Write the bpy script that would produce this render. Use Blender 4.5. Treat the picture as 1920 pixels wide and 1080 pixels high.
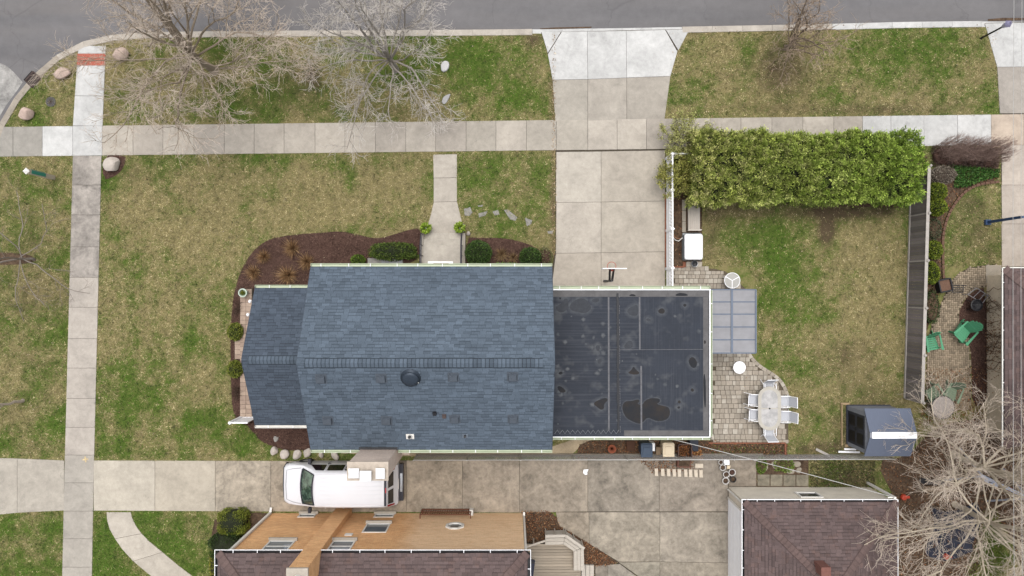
import bpy, bmesh, math, random
import numpy as np
from mathutils import Vector, Matrix
R = math.radians
rnd = random.Random(7)
rng = np.random.default_rng(11)
scene = bpy.context.scene
for _o in list(bpy.data.objects):
    bpy.data.objects.remove(_o)
COL = scene.collection

# ------------------------------------------------------------------ camera
H = 35.5            # drone height, metres
F = 1331.0          # focal length in pixels of the 1920 wide picture
cam_d = bpy.data.cameras.new('camera')
cam = bpy.data.objects.new('camera', cam_d)
COL.objects.link(cam)
cam.location = (0, 0, H)
cam.rotation_euler = (0, 0, 0)
cam_d.sensor_width = 36.0
cam_d.lens = F / 1920 * 36.0
cam_d.clip_start = 0.5
cam_d.clip_end = 2000
scene.camera = cam

# ------------------------------------------------------------------ light: bright overcast
SUN_EL, SUN_AZ = 77.0, 350.0
world = bpy.data.worlds.new('World')
scene.world = world
world.use_nodes = True
wn = world.node_tree.nodes
wl = world.node_tree.links
for n in list(wn):
    wn.remove(n)
wo = wn.new('ShaderNodeOutputWorld')
wb = wn.new('ShaderNodeBackground')
sky = wn.new('ShaderNodeTexSky')
sky.sky_type = 'NISHITA'
sky.sun_disc = False
sky.sun_elevation = R(SUN_EL)
sky.sun_rotation = R(SUN_AZ)
sky.air_density = 1.0
sky.dust_density = 4.0
sky.ozone_density = 1.0
hsv = wn.new('ShaderNodeHueSaturation')      # grey cloud cover: the sky's blue is washed out
hsv.inputs['Saturation'].default_value = 0.22
wl.new(sky.outputs['Color'], hsv.inputs['Color'])
wl.new(hsv.outputs['Color'], wb.inputs['Color'])
wb.inputs['Strength'].default_value = 0.15
wl.new(wb.outputs['Background'], wo.inputs['Surface'])

sun_d = bpy.data.lights.new('sun', 'SUN')
sun_d.energy = 0.9
sun_d.angle = R(40)
sun_d.color = (1.0, 0.965, 0.92)
sun = bpy.data.objects.new('sun', sun_d)
COL.objects.link(sun)
sun.location = (0, 0, 60)
# azimuth measured clockwise from +Y (north)
_sd = Vector((math.sin(R(SUN_AZ)) * math.cos(R(SUN_EL)), math.cos(R(SUN_AZ)) * math.cos(R(SUN_EL)), math.sin(R(SUN_EL))))
sun.rotation_euler = _sd.to_track_quat('Z', 'Y').to_euler()

vs = scene.view_settings
vs.view_transform = 'Standard'
vs.look = 'None'
vs.gamma = 1.0
vs.use_curve_mapping = False
vs.exposure = 0.76

# ------------------------------------------------------------------ pixel -> metres
def W(px, py, z=0.0):
    k = (H - z) / F
    return Vector(((px - 960) * k, (540 - py) * k, z))
def WX(px, z=0.0): return (px - 960) * (H - z) / F
def WY(py, z=0.0): return (540 - py) * (H - z) / F
def PT(lst, z=0.0): return [(WX(a, z), WY(b, z)) for a, b in lst]

# ------------------------------------------------------------------ materials
def lin(r, g, b, k=1.0):
    def f(c):
        c /= 255.0
        return c / 12.92 if c <= 0.04045 else ((c + 0.055) / 1.055) ** 2.4
    return (f(r) * k, f(g) * k, f(b) * k, 1.0)
EXPO = 0.62          # displayed value -> base colour under this light
def C(r, g, b): return lin(r, g, b, EXPO)

MATS = {}
class NT:
    def __init__(s, name):
        s.m = bpy.data.materials.new(name)
        s.m.use_nodes = True
        s.n = s.m.node_tree.nodes
        s.l = s.m.node_tree.links
        s.b = s.n['Principled BSDF']
        s.pos = None
    def new(s, t, **kw):
        n = s.n.new(t)
        for k, v in kw.items():
            setattr(n, k, v)
        return n
    def P(s):
        if s.pos is None:
            s.pos = s.new('ShaderNodeNewGeometry').outputs['Position']
        return s.pos
    def noise(s, scale, detail=4, rough=0.6, vec=None, stretch=None, dist=0.0):
        t = s.new('ShaderNodeTexNoise')
        t.inputs['Scale'].default_value = scale
        t.inputs['Detail'].default_value = detail
        t.inputs['Roughness'].default_value = rough
        t.inputs['Distortion'].default_value = dist
        v = vec or s.P()
        if stretch:
            mp = s.new('ShaderNodeMapping')
            mp.inputs['Scale'].default_value = stretch
            s.l.new(v, mp.inputs['Vector'])
            v = mp.outputs['Vector']
        s.l.new(v, t.inputs['Vector'])
        return t.outputs['Fac']
    def ramp(s, fac, a, b, va=0.0, vb=1.0):
        m = s.new('ShaderNodeMapRange')
        m.inputs['From Min'].default_value = a
        m.inputs['From Max'].default_value = b
        m.inputs['To Min'].default_value = va
        m.inputs['To Max'].default_value = vb
        s.l.new(fac, m.inputs['Value'])
        return m.outputs['Result']
    def math(s, op, a, b):
        m = s.new('ShaderNodeMath', operation=op)
        for i, v in enumerate((a, b)):
            if isinstance(v, (int, float)):
                m.inputs[i].default_value = v
            else:
                s.l.new(v, m.inputs[i])
        return m.outputs[0]
    def mix(s, fac, a, b, blend='MIX'):
        m = s.new('ShaderNodeMix', data_type='RGBA', blend_type=blend)
        for sock, v in ((m.inputs['Factor'], fac), (m.inputs[6], a), (m.inputs[7], b)):
            if isinstance(v, (int, float)):
                sock.default_value = v
            elif isinstance(v, tuple):
                sock.default_value = v
            else:
                s.l.new(v, sock)
        return m.outputs[2]
    def attr(s, name, out='Fac'):
        a = s.new('ShaderNodeAttribute')
        a.attribute_name = name
        return a.outputs[out]
    def scalecol(s, col, fac):
        """multiply a colour by a grey factor"""
        cc = s.new('ShaderNodeCombineColor')
        for i in range(3):
            s.l.new(fac, cc.inputs[i])
        return s.mix(1.0, col, cc.outputs[0], 'MULTIPLY')
    def done(s, col, rough=0.8, spec=0.3, metal=0.0, bump=None, bstr=0.3, bdist=0.02):
        if isinstance(col, tuple):
            s.b.inputs['Base Color'].default_value = col
        else:
            s.l.new(col, s.b.inputs['Base Color'])
        if isinstance(rough, (int, float)):
            s.b.inputs['Roughness'].default_value = rough
        else:
            s.l.new(rough, s.b.inputs['Roughness'])
        s.b.inputs['Specular IOR Level'].default_value = spec
        s.b.inputs['Metallic'].default_value = metal
        if bump is not None:
            bn = s.new('ShaderNodeBump')
            bn.inputs['Strength'].default_value = bstr
            bn.inputs['Distance'].default_value = bdist
            s.l.new(bump, bn.inputs['Height'])
            s.l.new(bn.outputs['Normal'], s.b.inputs['Normal'])
        return s.m

def pm(name, col, rough=0.7, var=0.14, scale=4.0, fine=40.0, spec=0.3, metal=0.0, bump=0.15, shade=False, objcol=False, stretch=None):
    """plain procedural material: two noises of wear over one colour"""
    if name in MATS:
        return MATS[name]
    t = NT(name)
    n1 = t.noise(scale, 5, 0.6, stretch=stretch)
    n2 = t.noise(fine, 3, 0.6, stretch=stretch)
    f = t.math('ADD', t.ramp(n1, 0.25, 0.75, 1 - var, 1 + var), t.ramp(n2, 0.25, 0.75, -var * 0.6, var * 0.6))
    base = col
    if objcol:
        oi = t.new('ShaderNodeObjectInfo')
        base = t.mix(1.0, col, oi.outputs['Color'], 'MULTIPLY')
    c = t.scalecol(base, f)
    if shade:
        c = t.scalecol(c, t.attr('shade'))
    t.done(c, rough, spec, metal, n2, bump, 0.01)
    MATS[name] = t.m
    return t.m

def colattr_mat(name, rough=0.75, spec=0.2, transl=0.0, fine=60.0):
    """colour read per piece from the 'tint' attribute (leaf, blade or chip colour)"""
    t = NT(name)
    c = t.attr('tint', 'Color')
    n = t.noise(fine, 2, 0.5)
    c = t.scalecol(c, t.ramp(n, 0.25, 0.75, 0.8, 1.2))
    t.done(c, rough, spec)
    MATS[name] = t.m
    return t.m

# concrete: slab colour comes from each slab object's own colour
def concrete_mat(name, wear):
    t = NT(name)
    oi = t.new('ShaderNodeObjectInfo')
    off = t.new('ShaderNodeVectorMath', operation='MULTIPLY_ADD')
    cmb = t.new('ShaderNodeCombineXYZ')
    t.l.new(oi.outputs['Random'], cmb.inputs[0])
    t.l.new(oi.outputs['Random'], cmb.inputs[1])
    t.l.new(cmb.outputs[0], off.inputs[0])
    off.inputs[1].default_value = (37, 53, 0)
    t.l.new(t.P(), off.inputs[2])
    v = off.outputs[0]
    a = t.noise(0.9, 6, 0.65, v, dist=0.6)
    b = t.noise(4.5, 5, 0.7, v)
    c = t.noise(38, 3, 0.7, v)
    s = t.noise(1.7, 7, 0.75, v, dist=1.2)
    f = t.math('ADD', t.ramp(a, 0.3, 0.7, 1 - wear, 1 + wear * 0.55), t.ramp(b, 0.3, 0.7, -wear * 0.55, wear * 0.45))
    f = t.math('ADD', f, t.ramp(c, 0.3, 0.7, -0.10, 0.10))
    col = t.scalecol(oi.outputs['Color'], f)
    st = t.ramp(s, 0.52 if wear > .3 else 0.56, 0.70, 0.0, min(0.9, wear * 2.6))
    col = t.mix(st, col, t.scalecol(col, t.ramp(c, 0.2, 0.8, 0.50, 0.80)))
    # fine pits and gravel specks
    pit = t.noise(95, 2, 0.5, v)
    col = t.mix(t.ramp(pit, 0.66, 0.72, 0.0, 0.35), col, lin(120, 108, 95, 0.5))
    t.done(col, 0.85, 0.25, 0, c, 0.35, 0.006)
    MATS[name] = t.m
concrete_mat('concrete', 0.19)
concrete_mat('old_concrete', 0.42)
CON_TAN = C(196, 187, 174)
CON_TAN2 = C(186, 177, 165)
CON_GREY = C(172, 167, 158)
CON_WHITE = C(214, 213, 210)
CON_OLD = C(172, 161, 146)

# ------------------------------------------------------------------ mesh builder
ORIG = {}
def link(o, parent=None):
    COL.objects.link(o)
    if parent is not None:
        o.parent = parent
    return o

def tag(o, label=None, cat=None, group=None, kind=None):
    if label: o['label'] = label
    if cat: o['category'] = cat
    if group: o['group'] = group
    if kind: o['kind'] = kind
    return o

def empty(name, loc=(0, 0, 0), label=None, cat=None, group=None, rz=0.0, local=False):
    o = bpy.data.objects.new(name, None)
    o.empty_display_size = 0.2
    link(o)
    o.location = loc
    o.rotation_euler = (0, 0, rz)
    ORIG[o.name] = Vector((0, 0, 0)) if local else Vector(loc)
    return tag(o, label, cat, group)

class MB:
    def __init__(s):
        s.v, s.f, s.m, s.sh = [], [], [], []
        s.cm, s.cs = 0, 1.0
    def face(s, idx):
        s.f.append(tuple(idx)); s.m.append(s.cm); s.sh.append(s.cs)
    def add(s, pts):
        i = len(s.v)
        s.v.extend([tuple(p) for p in pts])
        return i
    def quad(s, a, b, c, d):
        i = s.add((a, b, c, d)); s.face((i, i + 1, i + 2, i + 3)); return s
    def tri(s, a, b, c):
        i = s.add((a, b, c)); s.face((i, i + 1, i + 2)); return s
    def box(s, c, d, rz=0.0, M=None, taper=1.0):
        """c centre, d full sizes"""
        hx, hy, hz = d[0] / 2, d[1] / 2, d[2] / 2
        P = []
        for z in (-hz, hz):
            k = 1.0 if z < 0 else taper
            for x, y in ((-hx, -hy), (hx, -hy), (hx, hy), (-hx, hy)):
                P.append(Vector((x * k, y * k, z)))
        mm = M if M is not None else Matrix.Rotation(rz, 3, 'Z')
        i = s.add([mm @ p + Vector(c) for p in P])
        for q in ((3, 2, 1, 0), (4, 5, 6, 7), (0, 1, 5, 4), (1, 2, 6, 5), (2, 3, 7, 6), (3, 0, 4, 7)):
            s.face([i + k for k in q])
        return s
    def bbox(s, x0, x1, y0, y1, z0, z1):
        return s.box(((x0 + x1) / 2, (y0 + y1) / 2, (z0 + z1) / 2), (abs(x1 - x0), abs(y1 - y0), abs(z1 - z0)))
    def bar(s, a, b, w, h=None, up=(0, 0, 1)):
        """rectangular bar from a to b"""
        a, b = Vector(a), Vector(b)
        d = (b - a)
        L = d.length
        if L < 1e-6: return s
        d /= L
        u = Vector(up)
        if abs(d.dot(u)) > 0.97: u = Vector((1, 0, 0))
        sx = d.cross(u).normalized()
        uu = sx.cross(d)
        M = Matrix((d, sx, uu)).transposed()
        return s.box((a + b) / 2, (L, w, h or w), M=M)
    def tube(s, pts, rad, n=8, cap=True):
        pts = [Vector(p) for p in pts]
        if isinstance(rad, (int, float)): rad = [rad] * len(pts)
        rings = []
        for k, p in enumerate(pts):
            d = (pts[min(k + 1, len(pts) - 1)] - pts[max(k - 1, 0)]).normalized()
            u = Vector((0, 0, 1)) if abs(d.z) < 0.9 else Vector((1, 0, 0))
            a = d.cross(u).normalized()
            b = a.cross(d)
            rings.append(s.add([p + (a * math.cos(2 * math.pi * j / n) + b * math.sin(2 * math.pi * j / n)) * rad[k] for j in range(n)]))
        for k in range(len(pts) - 1):
            for j in range(n):
                s.face((rings[k] + j, rings[k] + (j + 1) % n, rings[k + 1] + (j + 1) % n, rings[k + 1] + j))
        if cap:
            s.face([rings[0] + j for j in range(n)][::-1])
            s.face([rings[-1] + j for j in range(n)])
        return s
    def lathe(s, c, prof, n=24, sx=1.0, sy=1.0):
        """prof: list of (radius, z); closed at radius 0"""
        c = Vector(c)
        rings = []
        for r, z in prof:
            rings.append(s.add([c + Vector((r * sx * math.cos(2 * math.pi * j / n), r * sy * math.sin(2 * math.pi * j / n), z)) for j in range(n)]))
        for k in range(len(prof) - 1):
            for j in range(n):
                s.face((rings[k] + j, rings[k] + (j + 1) % n, rings[k + 1] + (j + 1) % n, rings[k + 1] + j))
        return s
    def prism(s, poly, z0, z1, bottom=False, bevel=0.0):
        """vertical prism over a 2D polygon (x,y)"""
        p = ccw(poly)
        n = len(p)
        if bevel > 0:
            q = inset(p, bevel)
            i = s.add([(x, y, z0) for x, y in p] + [(x, y, z1 - bevel * 0.6) for x, y in p] + [(x, y, z1) for x, y in q])
            for k in range(n):
                kk = (k + 1) % n
                s.face((i + k, i + kk, i + n + kk, i + n + k))
                s.face((i + n + k, i + n + kk, i + 2 * n + kk, i + 2 * n + k))
            s.face([i + 2 * n + k for k in range(n)])
        else:
            i = s.add([(x, y, z0) for x, y in p] + [(x, y, z1) for x, y in p])
            for k in range(n):
                kk = (k + 1) % n
                s.face((i + k, i + kk, i + n + kk, i + n + k))
            s.face([i + n + k for k in range(n)])
        if bottom:
            s.face([i + k for k in range(n)][::-1])
        return s
    def sheet(s, poly, z):
        p = ccw(poly)
        i = s.add([(x, y, z) for x, y in p])
        s.face([i + k for k in range(len(p))])
        return s
    def build(s, name, mats, parent=None, smooth=False, off=None, shade=False, label=None):
        if off is None:
            off = ORIG.get(parent.name, Vector((0, 0, 0))) if parent is not None else Vector((0, 0, 0))
        me = bpy.data.meshes.new(name)
        me.from_pydata([(a - off[0], b - off[1], c - off[2]) for a, b, c in s.v], [], s.f)
        if not isinstance(mats, (list, tuple)): mats = [mats]
        for m in mats: me.materials.append(m)
        if len(mats) > 1: me.polygons.foreach_set('material_index', s.m)
        if shade:
            at = me.attributes.new('shade', 'FLOAT', 'FACE')
            at.data.foreach_set('value', s.sh)
        if smooth: me.polygons.foreach_set('use_smooth', [True] * len(s.f))
        me.update()
        o = bpy.data.objects.new(name, me)
        link(o, parent)
        ORIG[o.name] = Vector(off)
        if label: o['label'] = label
        return o

def ccw(p):
    a = sum(p[i][0] * p[(i + 1) % len(p)][1] - p[(i + 1) % len(p)][0] * p[i][1] for i in range(len(p)))
    return list(p) if a > 0 else list(p)[::-1]
def inset(p, d):
    """inward offset of a ccw polygon"""
    out = []
    n = len(p)
    for i in range(n):
        a, b, c = Vector(p[i - 1]), Vector(p[i]), Vector(p[(i + 1) % n])
        e1, e2 = (b - a).normalized(), (c - b).normalized()
        n1, n2 = Vector((-e1.y, e1.x)), Vector((-e2.y, e2.x))
        k = 1 + n1.dot(n2)
        m = (n1 + n2) / max(k, 0.35)
        out.append(tuple(b + m * d))
    return out
def inpoly(P, poly):
    x, y = P[:, 0], P[:, 1]
    r = np.zeros(len(P), bool)
    n = len(poly)
    j = n - 1
    for i in range(n):
        xi, yi = poly[i]; xj, yj = poly[j]
        c = ((yi > y) != (yj > y)) & (x < (xj - xi) * (y - yi) / ((yj - yi) or 1e-12) + xi)
        r ^= c
        j = i
    return r
def smooth_poly(p, it=2, closed=True):
    for _ in range(it):
        q = []
        n = len(p)
        for i in range(n if closed else n - 1):
            a, b = p[i], p[(i + 1) % n]
            q += [(a[0] * .75 + b[0] * .25, a[1] * .75 + b[1] * .25), (a[0] * .25 + b[0] * .75, a[1] * .25 + b[1] * .75)]
        if not closed: q = [p[0]] + q + [p[-1]]
        p = q
    return p

def copy_tree(o, parent=None):
    c = o.copy()
    COL.objects.link(c)
    c.parent = parent
    for ch in list(o.children):
        copy_tree(ch, c)
    return c

# ------------------------------------------------------------------ numpy noise and scattered geometry
_perm = rng.permutation(512)
_vals = rng.random(512)
def vnoise(x, y):
    xi, yi = np.floor(x).astype(int), np.floor(y).astype(int)
    fx, fy = x - xi, y - yi
    fx, fy = fx * fx * (3 - 2 * fx), fy * fy * (3 - 2 * fy)
    def h(a, b): return _vals[_perm[(a + _perm[b & 511]) & 511]]
    return (h(xi, yi) * (1 - fx) + h(xi + 1, yi) * fx) * (1 - fy) + (h(xi, yi + 1) * (1 - fx) + h(xi + 1, yi + 1) * fx) * fy
def fbm(x, y, o=4, g=0.55):
    r = 0; a = 1; t = 0
    for k in range(o):
        r = r + a * vnoise(x * 2 ** k + 17 * k, y * 2 ** k + 31 * k); t += a; a *= g
    return r / t

def np_mesh(name, V, faces, tint, mat, parent=None, off=None, smooth=False):
    """V (n,3) array, faces (m,k) array, tint (m,3) linear colours per face"""
    if off is None and parent is not None: off = ORIG.get(parent.name)
    if off is not None: V = V - np.array(off)
    m, k = faces.shape
    me = bpy.data.meshes.new(name)
    me.vertices.add(len(V)); me.vertices.foreach_set('co', V.astype(np.float32).ravel())
    me.loops.add(m * k); me.loops.foreach_set('vertex_index', faces.astype(np.int32).ravel())
    me.polygons.add(m)
    me.polygons.foreach_set('loop_start', np.arange(0, m * k, k, dtype=np.int32))
    me.polygons.foreach_set('loop_total', np.full(m, k, np.int32))
    me.materials.append(mat)
    if tint is not None:
        at = me.attributes.new('tint', 'FLOAT_COLOR', 'FACE')
        at.data.foreach_set('color', np.concatenate([tint, np.ones((m, 1))], 1).astype(np.float32).ravel())
    me.update(calc_edges=True)
    if smooth: me.polygons.foreach_set('use_smooth', np.ones(m, bool))
    o = bpy.data.objects.new(name, me)
    link(o, parent)
    ORIG[o.name] = Vector(off) if off is not None else Vector((0, 0, 0))
    return o

def rand_dirs(n, zmin=-1.0, zmax=1.0):
    z = rng.uniform(zmin, zmax, n); a = rng.uniform(0, 2 * np.pi, n); r = np.sqrt(np.maximum(0, 1 - z * z))
    return np.stack([r * np.cos(a), r * np.sin(a), z], 1)

def leaves(P, D, L, Wd, tint, curl=0.0):
    """diamond leaves at P along D (unit), length L, width Wd -> V, F, tint"""
    n = len(P)
    up = rand_dirs(n)
    S = np.cross(D, up); S /= np.linalg.norm(S, axis=1)[:, None] + 1e-9
    L = np.broadcast_to(L, (n,))[:, None]; Wd = np.broadcast_to(Wd, (n,))[:, None]
    V = np.empty((n, 4, 3))
    V[:, 0] = P; V[:, 1] = P + D * L * 0.5 + S * Wd * 0.5
    V[:, 2] = P + D * L; V[:, 3] = P + D * L * 0.5 - S * Wd * 0.5
    Fc = np.arange(n * 4).reshape(n, 4)
    return V.reshape(-1, 3), Fc, tint
def blades(P, D, L, Wd, tint):
    n = len(P)
    up = rand_dirs(n)
    S = np.cross(D, up); S /= np.linalg.norm(S, axis=1)[:, None] + 1e-9
    L = np.broadcast_to(L, (n,))[:, None]; Wd = np.broadcast_to(Wd, (n,))[:, None]
    V = np.empty((n, 3, 3))
    V[:, 0] = P - S * Wd * 0.5; V[:, 1] = P + S * Wd * 0.5; V[:, 2] = P + D * L
    return V.reshape(-1, 3), np.arange(n * 3).reshape(n, 3), tint
def palette(n, cols, jit=0.18):
    c = np.array([x[:3] for x in cols])
    t = c[rng.integers(0, len(c), n)]
    return np.clip(t * (1 + rng.normal(0, jit, (n, 1))), 0.003, 1)
LEAF = colattr_mat('leaf', 0.6, 0.25)
BLADE = colattr_mat('grass_blade', 0.7, 0.15)
CHIP = colattr_mat('wood_chip', 0.85, 0.1)
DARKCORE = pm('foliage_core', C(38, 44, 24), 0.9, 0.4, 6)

# ------------------------------------------------------------------ SETTING
HARD = []            # world polygons where no grass grows
SOIL = []            # (polygon, strength) bare or littered ground

# ---- street
def asphalt():
    t = NT('asphalt')
    a = t.noise(0.35, 6, 0.6, stretch=(0.35, 1.4, 1))
    b = t.noise(3.0, 5, 0.65)
    c = t.noise(60, 3, 0.7)
    tr = t.noise(0.22, 3, 0.5, stretch=(0.12, 2.2, 1), dist=0.4)
    f = t.math('ADD', t.ramp(a, 0.3, 0.7, 0.84, 1.14), t.ramp(b, 0.3, 0.7, -0.07, 0.07))
    f = t.math('ADD', f, t.ramp(c, 0.3, 0.7, -0.16, 0.16))
    col = t.scalecol(C(121, 119, 120), f)
    col = t.mix(t.ramp(tr, 0.50, 0.66, 0, 0.28), col, C(143, 136, 131))
    cr = t.new('ShaderNodeTexVoronoi', feature='DISTANCE_TO_EDGE')
    cr.inputs['Scale'].default_value = 0.16
    nz = t.noise(1.2, 4, 0.6)
    vv = t.new('ShaderNodeVectorMath', operation='ADD')
    t.l.new(t.P(), vv.inputs[0])
    cc = t.new('ShaderNodeCombineXYZ'); t.l.new(nz, cc.inputs[0]); t.l.new(nz, cc.inputs[1])
    t.l.new(cc.outputs[0], vv.inputs[1]); t.l.new(vv.outputs[0], cr.inputs['Vector'])
    col = t.mix(t.ramp(cr.outputs['Distance'], 0.0, 0.006, 0.2, 0.0), col, C(70, 68, 70))
    MATS['asphalt'] = t.done(col, 0.88, 0.25, 0, c, 0.5, 0.006)
asphalt()
# road side edge of the kerb, from the east to the corner and then south
KE = [(40000 / 10, 8), (2400, 27), (1920, 39), (1700, 41), (1560, 45), (1300, 50), (1000, 55), (700, 57), (460, 58), (300, 60), (235, 62), (180, 70), (135, 85), (100, 107), (70, 133), (42, 163), (18, 197), (-4, 236), (-20, 280), (-30, 340), (-36, 440), (-44, 900), (-50, 1400), (-60, 3500)]
kw = PT(KE)
def offline(line, d):
    out = []
    for i in range(len(line)):
        a = Vector(line[max(i - 1, 0)]); b = Vector(line[min(i + 1, len(line) - 1)])
        e = (b - a).normalized()
        out.append((line[i][0] + e.y * -d, line[i][1] + e.x * d))
    return out
kin = offline(kw, 0.30)      # lawn side
RZ = -0.10
road_poly = kw + [(-130, kw[-1][1]), (-130, 160), (kw[0][0], 160)]
HARD.append(kin + [(-130, kin[-1][1]), (-130, 160), (kin[0][0], 160)])
ROADP = road_poly
rb = MB(); 
north = [(x, max(y, 0) + 9.0 + 0 * x) for x, y in kw]
rb.sheet([p for p in kw] + [(-45, kw[-1][1]), (-45, 22.6), (kw[0][0], 23.4)], RZ)
road = tag(rb.build('road', MATS['asphalt']), 'grey asphalt street curving past the corner', None, None, 'structure')
# older concrete roadway of the side street
side = [(-700, 96), (-120, 100), (0, 118), (12, 124), (24, 135), (40, 153), (30, 168), (8, 198), (-14, 236), (-30, 280), (-40, 340), (-46, 440), (-54, 900), (-60, 1400), (-70, 3500), (-700, 3500)]
so = MB().sheet(PT(side), RZ + 0.004).build('side_street', MATS['old_concrete'])
so.color = C(178, 175, 170)
tag(so, 'pale worn concrete roadway of the side street', None, None, 'structure')
# kerb in cast lengths
kerb = tag(empty('kerb', (0, 0, 0)), 'concrete kerb along the street edge', None, None, 'structure')
def kerb_piece(a, b, a2, b2, col, ztop):
    m = MB()
    q = [a, b, b2, a2]
    m.prism(q, -0.16, ztop, bevel=0.018)
    o = m.build('kerb_stone', MATS['concrete'], kerb)
    o.color = col
def resample(line, step):
    L = [Vector(p) for p in line]
    out = [L[0]]; acc = 0.0
    for i in range(len(L) - 1):
        seg = (L[i + 1] - L[i]).length
        d = step - acc
        while d <= seg:
            out.append(L[i].lerp(L[i + 1], d / seg)); d += step
        acc = (acc + seg) % step if seg >= step - acc else acc + seg
    return out
mid = [(x, y) for x, y in kw if x < 34 and y > -22]
mid = [(34.0, 13.05)] + mid
rs = resample(smooth_poly(mid, 1, closed=False), 1.5)
ra = [tuple(p) for p in rs]
rb2 = offline(ra, 0.30)
for i in range(len(ra) - 1):
    px = ra[i][0] / (H / F) + 960
    py = 540 - ra[i][1] / (H / F)
    col = C(199, 190, 178); zt = 0.035
    if py < 70 and (1000 < px < 1310 or px > 1590):
        col = CON_WHITE
    if py < 70 and (1010 < px < 1320 or px > 1850):
        zt = -0.02
    if py > 66 and px < 130: col = C(176, 166, 152)
    a, b = Vector(ra[i]), Vector(ra[i + 1]); e = (b - a).normalized() * 0.004
    kerb_piece(tuple(a + e), tuple(b - e), rb2[i], rb2[i + 1], col, zt + rnd.uniform(-.004, .004))
gp = MB()
for i in range(len(ra) - 1):      # gutter pan: thin concrete strip at the road edge
    pass
# storm drain grate in the corner kerb
GR = [(62, 134), (76, 146), (60, 164), (47, 151)]
g0 = W(61, 149, RZ)
gr = empty('storm_drain', g0, 'rusty iron storm drain grate set in the corner kerb', 'drain')
IRON = pm('rusty_iron', C(84, 70, 66), 0.7, 0.3, 12, metal=0.3)
DARK = pm('dark_void', C(26, 25, 25), 0.9, 0.2)
MB().prism(PT(GR, RZ), RZ - 0.02, 0.02).build('drain_pit', DARK, gr)
gpt = [Vector((*p, 0.04)) for p in PT(GR, 0.04)]
for k in range(6):
    t0 = (k + 0.5) / 6
    MB().bar(gpt[0].lerp(gpt[1], t0), gpt[3].lerp(gpt[2], t0), 0.045, 0.03).build('grate_bar', IRON, gr)
fr = MB()
for k in range(4): fr.bar(gpt[k], gpt[(k + 1) % 4], 0.05, 0.04)
fr.build('grate_frame', IRON, gr)

# ---- slabs
JOINT = pm('joint_soil', C(84, 76, 64), 0.95, 0.35, 8)
def slab(parent, pts, col, mat='concrete', z=0.03, gap=0.007, jit=0.003, name='slab', world=False):
    p = pts if world else PT(pts)
    q = inset(ccw(p), gap)
    m = MB()
    dz = rnd.uniform(-jit, jit)
    m.prism(q, -0.04, z + dz, bevel=0.008)
    o = m.build(name, MATS[mat], parent)
    k = 1 + rnd.uniform(-0.045, 0.045)
    o.color = (col[0] * k, col[1] * k, col[2] * k, 1)
    return o
def paving(name, label, outline):
    """soil filled joints below, slabs as children"""
    p = PT(outline)
    o = MB().sheet(inset(ccw(p), 0.01), 0.006).build(name, JOINT)
    HARD.append(p)
    return tag(o, label, None, None, 'structure')

def st(x): return 238 - 0.0125 * x
def sb(x): return 294 - 0.0115 * x
xj = [-520, -463, -406, -349, -292, -235, -178, -121, -84, -32, 25, 80, 137, 192, 250, 306, 364, 421, 477, 533, 591, 647, 704, 761, 817, 874, 930, 987, 1043, 1102, 1157, 1212, 1270, 1331, 1389, 1447, 1505, 1563, 1617, 1670, 1732, 1795, 1858, 1919, 1980, 2040, 2100, 2160, 2220]
sw = paving('sidewalk', 'long concrete public sidewalk between the verge and the front lawn', [(-10, st(-10)), (2220, st(2220)), (2220, sb(2220)), (-10, sb(-10))])
for a, b in zip(xj[:-1], xj[1:]):
    if a < -40: continue
    col = CON_TAN if rnd.random() < .6 else CON_TAN2
    if a in (80, 137) or 1617 <= a < 1858: col = CON_WHITE
    if a in (1858,): col = C(203, 186, 168)
    if a in (25, -32): col = CON_GREY
    if a in (874, 987, 1043): col = C(186, 178, 165)
    slab(sw, [(a, st(a)), (b, st(b)), (b, sb(b)), (a, sb(a))], col)
# corner ramp with the brick red warning panel
rm = paving('corner_ramp', 'white concrete crossing ramp down to the corner', [(147, 86), (199, 86), (193, 236), (137, 237)])
def xr(y, l): return (147 - (y - 86) * 10 / 150) if l else (199 - (y - 86) * 6 / 150)
for a, b in ((86, 101), (123, 180), (180, 236)):
    slab(rm, [(xr(a, 1), a), (xr(a, 0), a), (xr(b, 0), b), (xr(b, 1), b)], CON_WHITE)
REDP = NT('red_panel'); 
_n = REDP.noise(9, 4, 0.6, stretch=(0.6, 3, 1)); 
MATS['red_panel'] = REDP.done(REDP.mix(REDP.ramp(_n, 0.3, 0.7), C(176, 92, 76), C(196, 116, 96)), 0.8)
wp = MB().prism(PT([(xr(101, 1), 101), (xr(101, 0), 101), (xr(123, 0), 123), (xr(123, 1), 123)]), -0.03, 0.033, bevel=0.004)
pa = inset(ccw(PT([(146, 102), (198, 102), (197, 122), (145, 122)])), 0.05)
for i in range(16):
    for j in range(6):
        u, v = (i + .5) / 16, (j + .5) / 6
        x = min(q[0] for q in pa) + u * (max(q[0] for q in pa) - min(q[0] for q in pa)); y = min(q[1] for q in pa) + v * (max(q[1] for q in pa) - min(q[1] for q in pa))
        wp.box((x, y, 0.036), (0.03, 0.03, 0.008), taper=0.6)
wpo = wp.build('warning_panel', MATS['red_panel'], rm)
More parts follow.
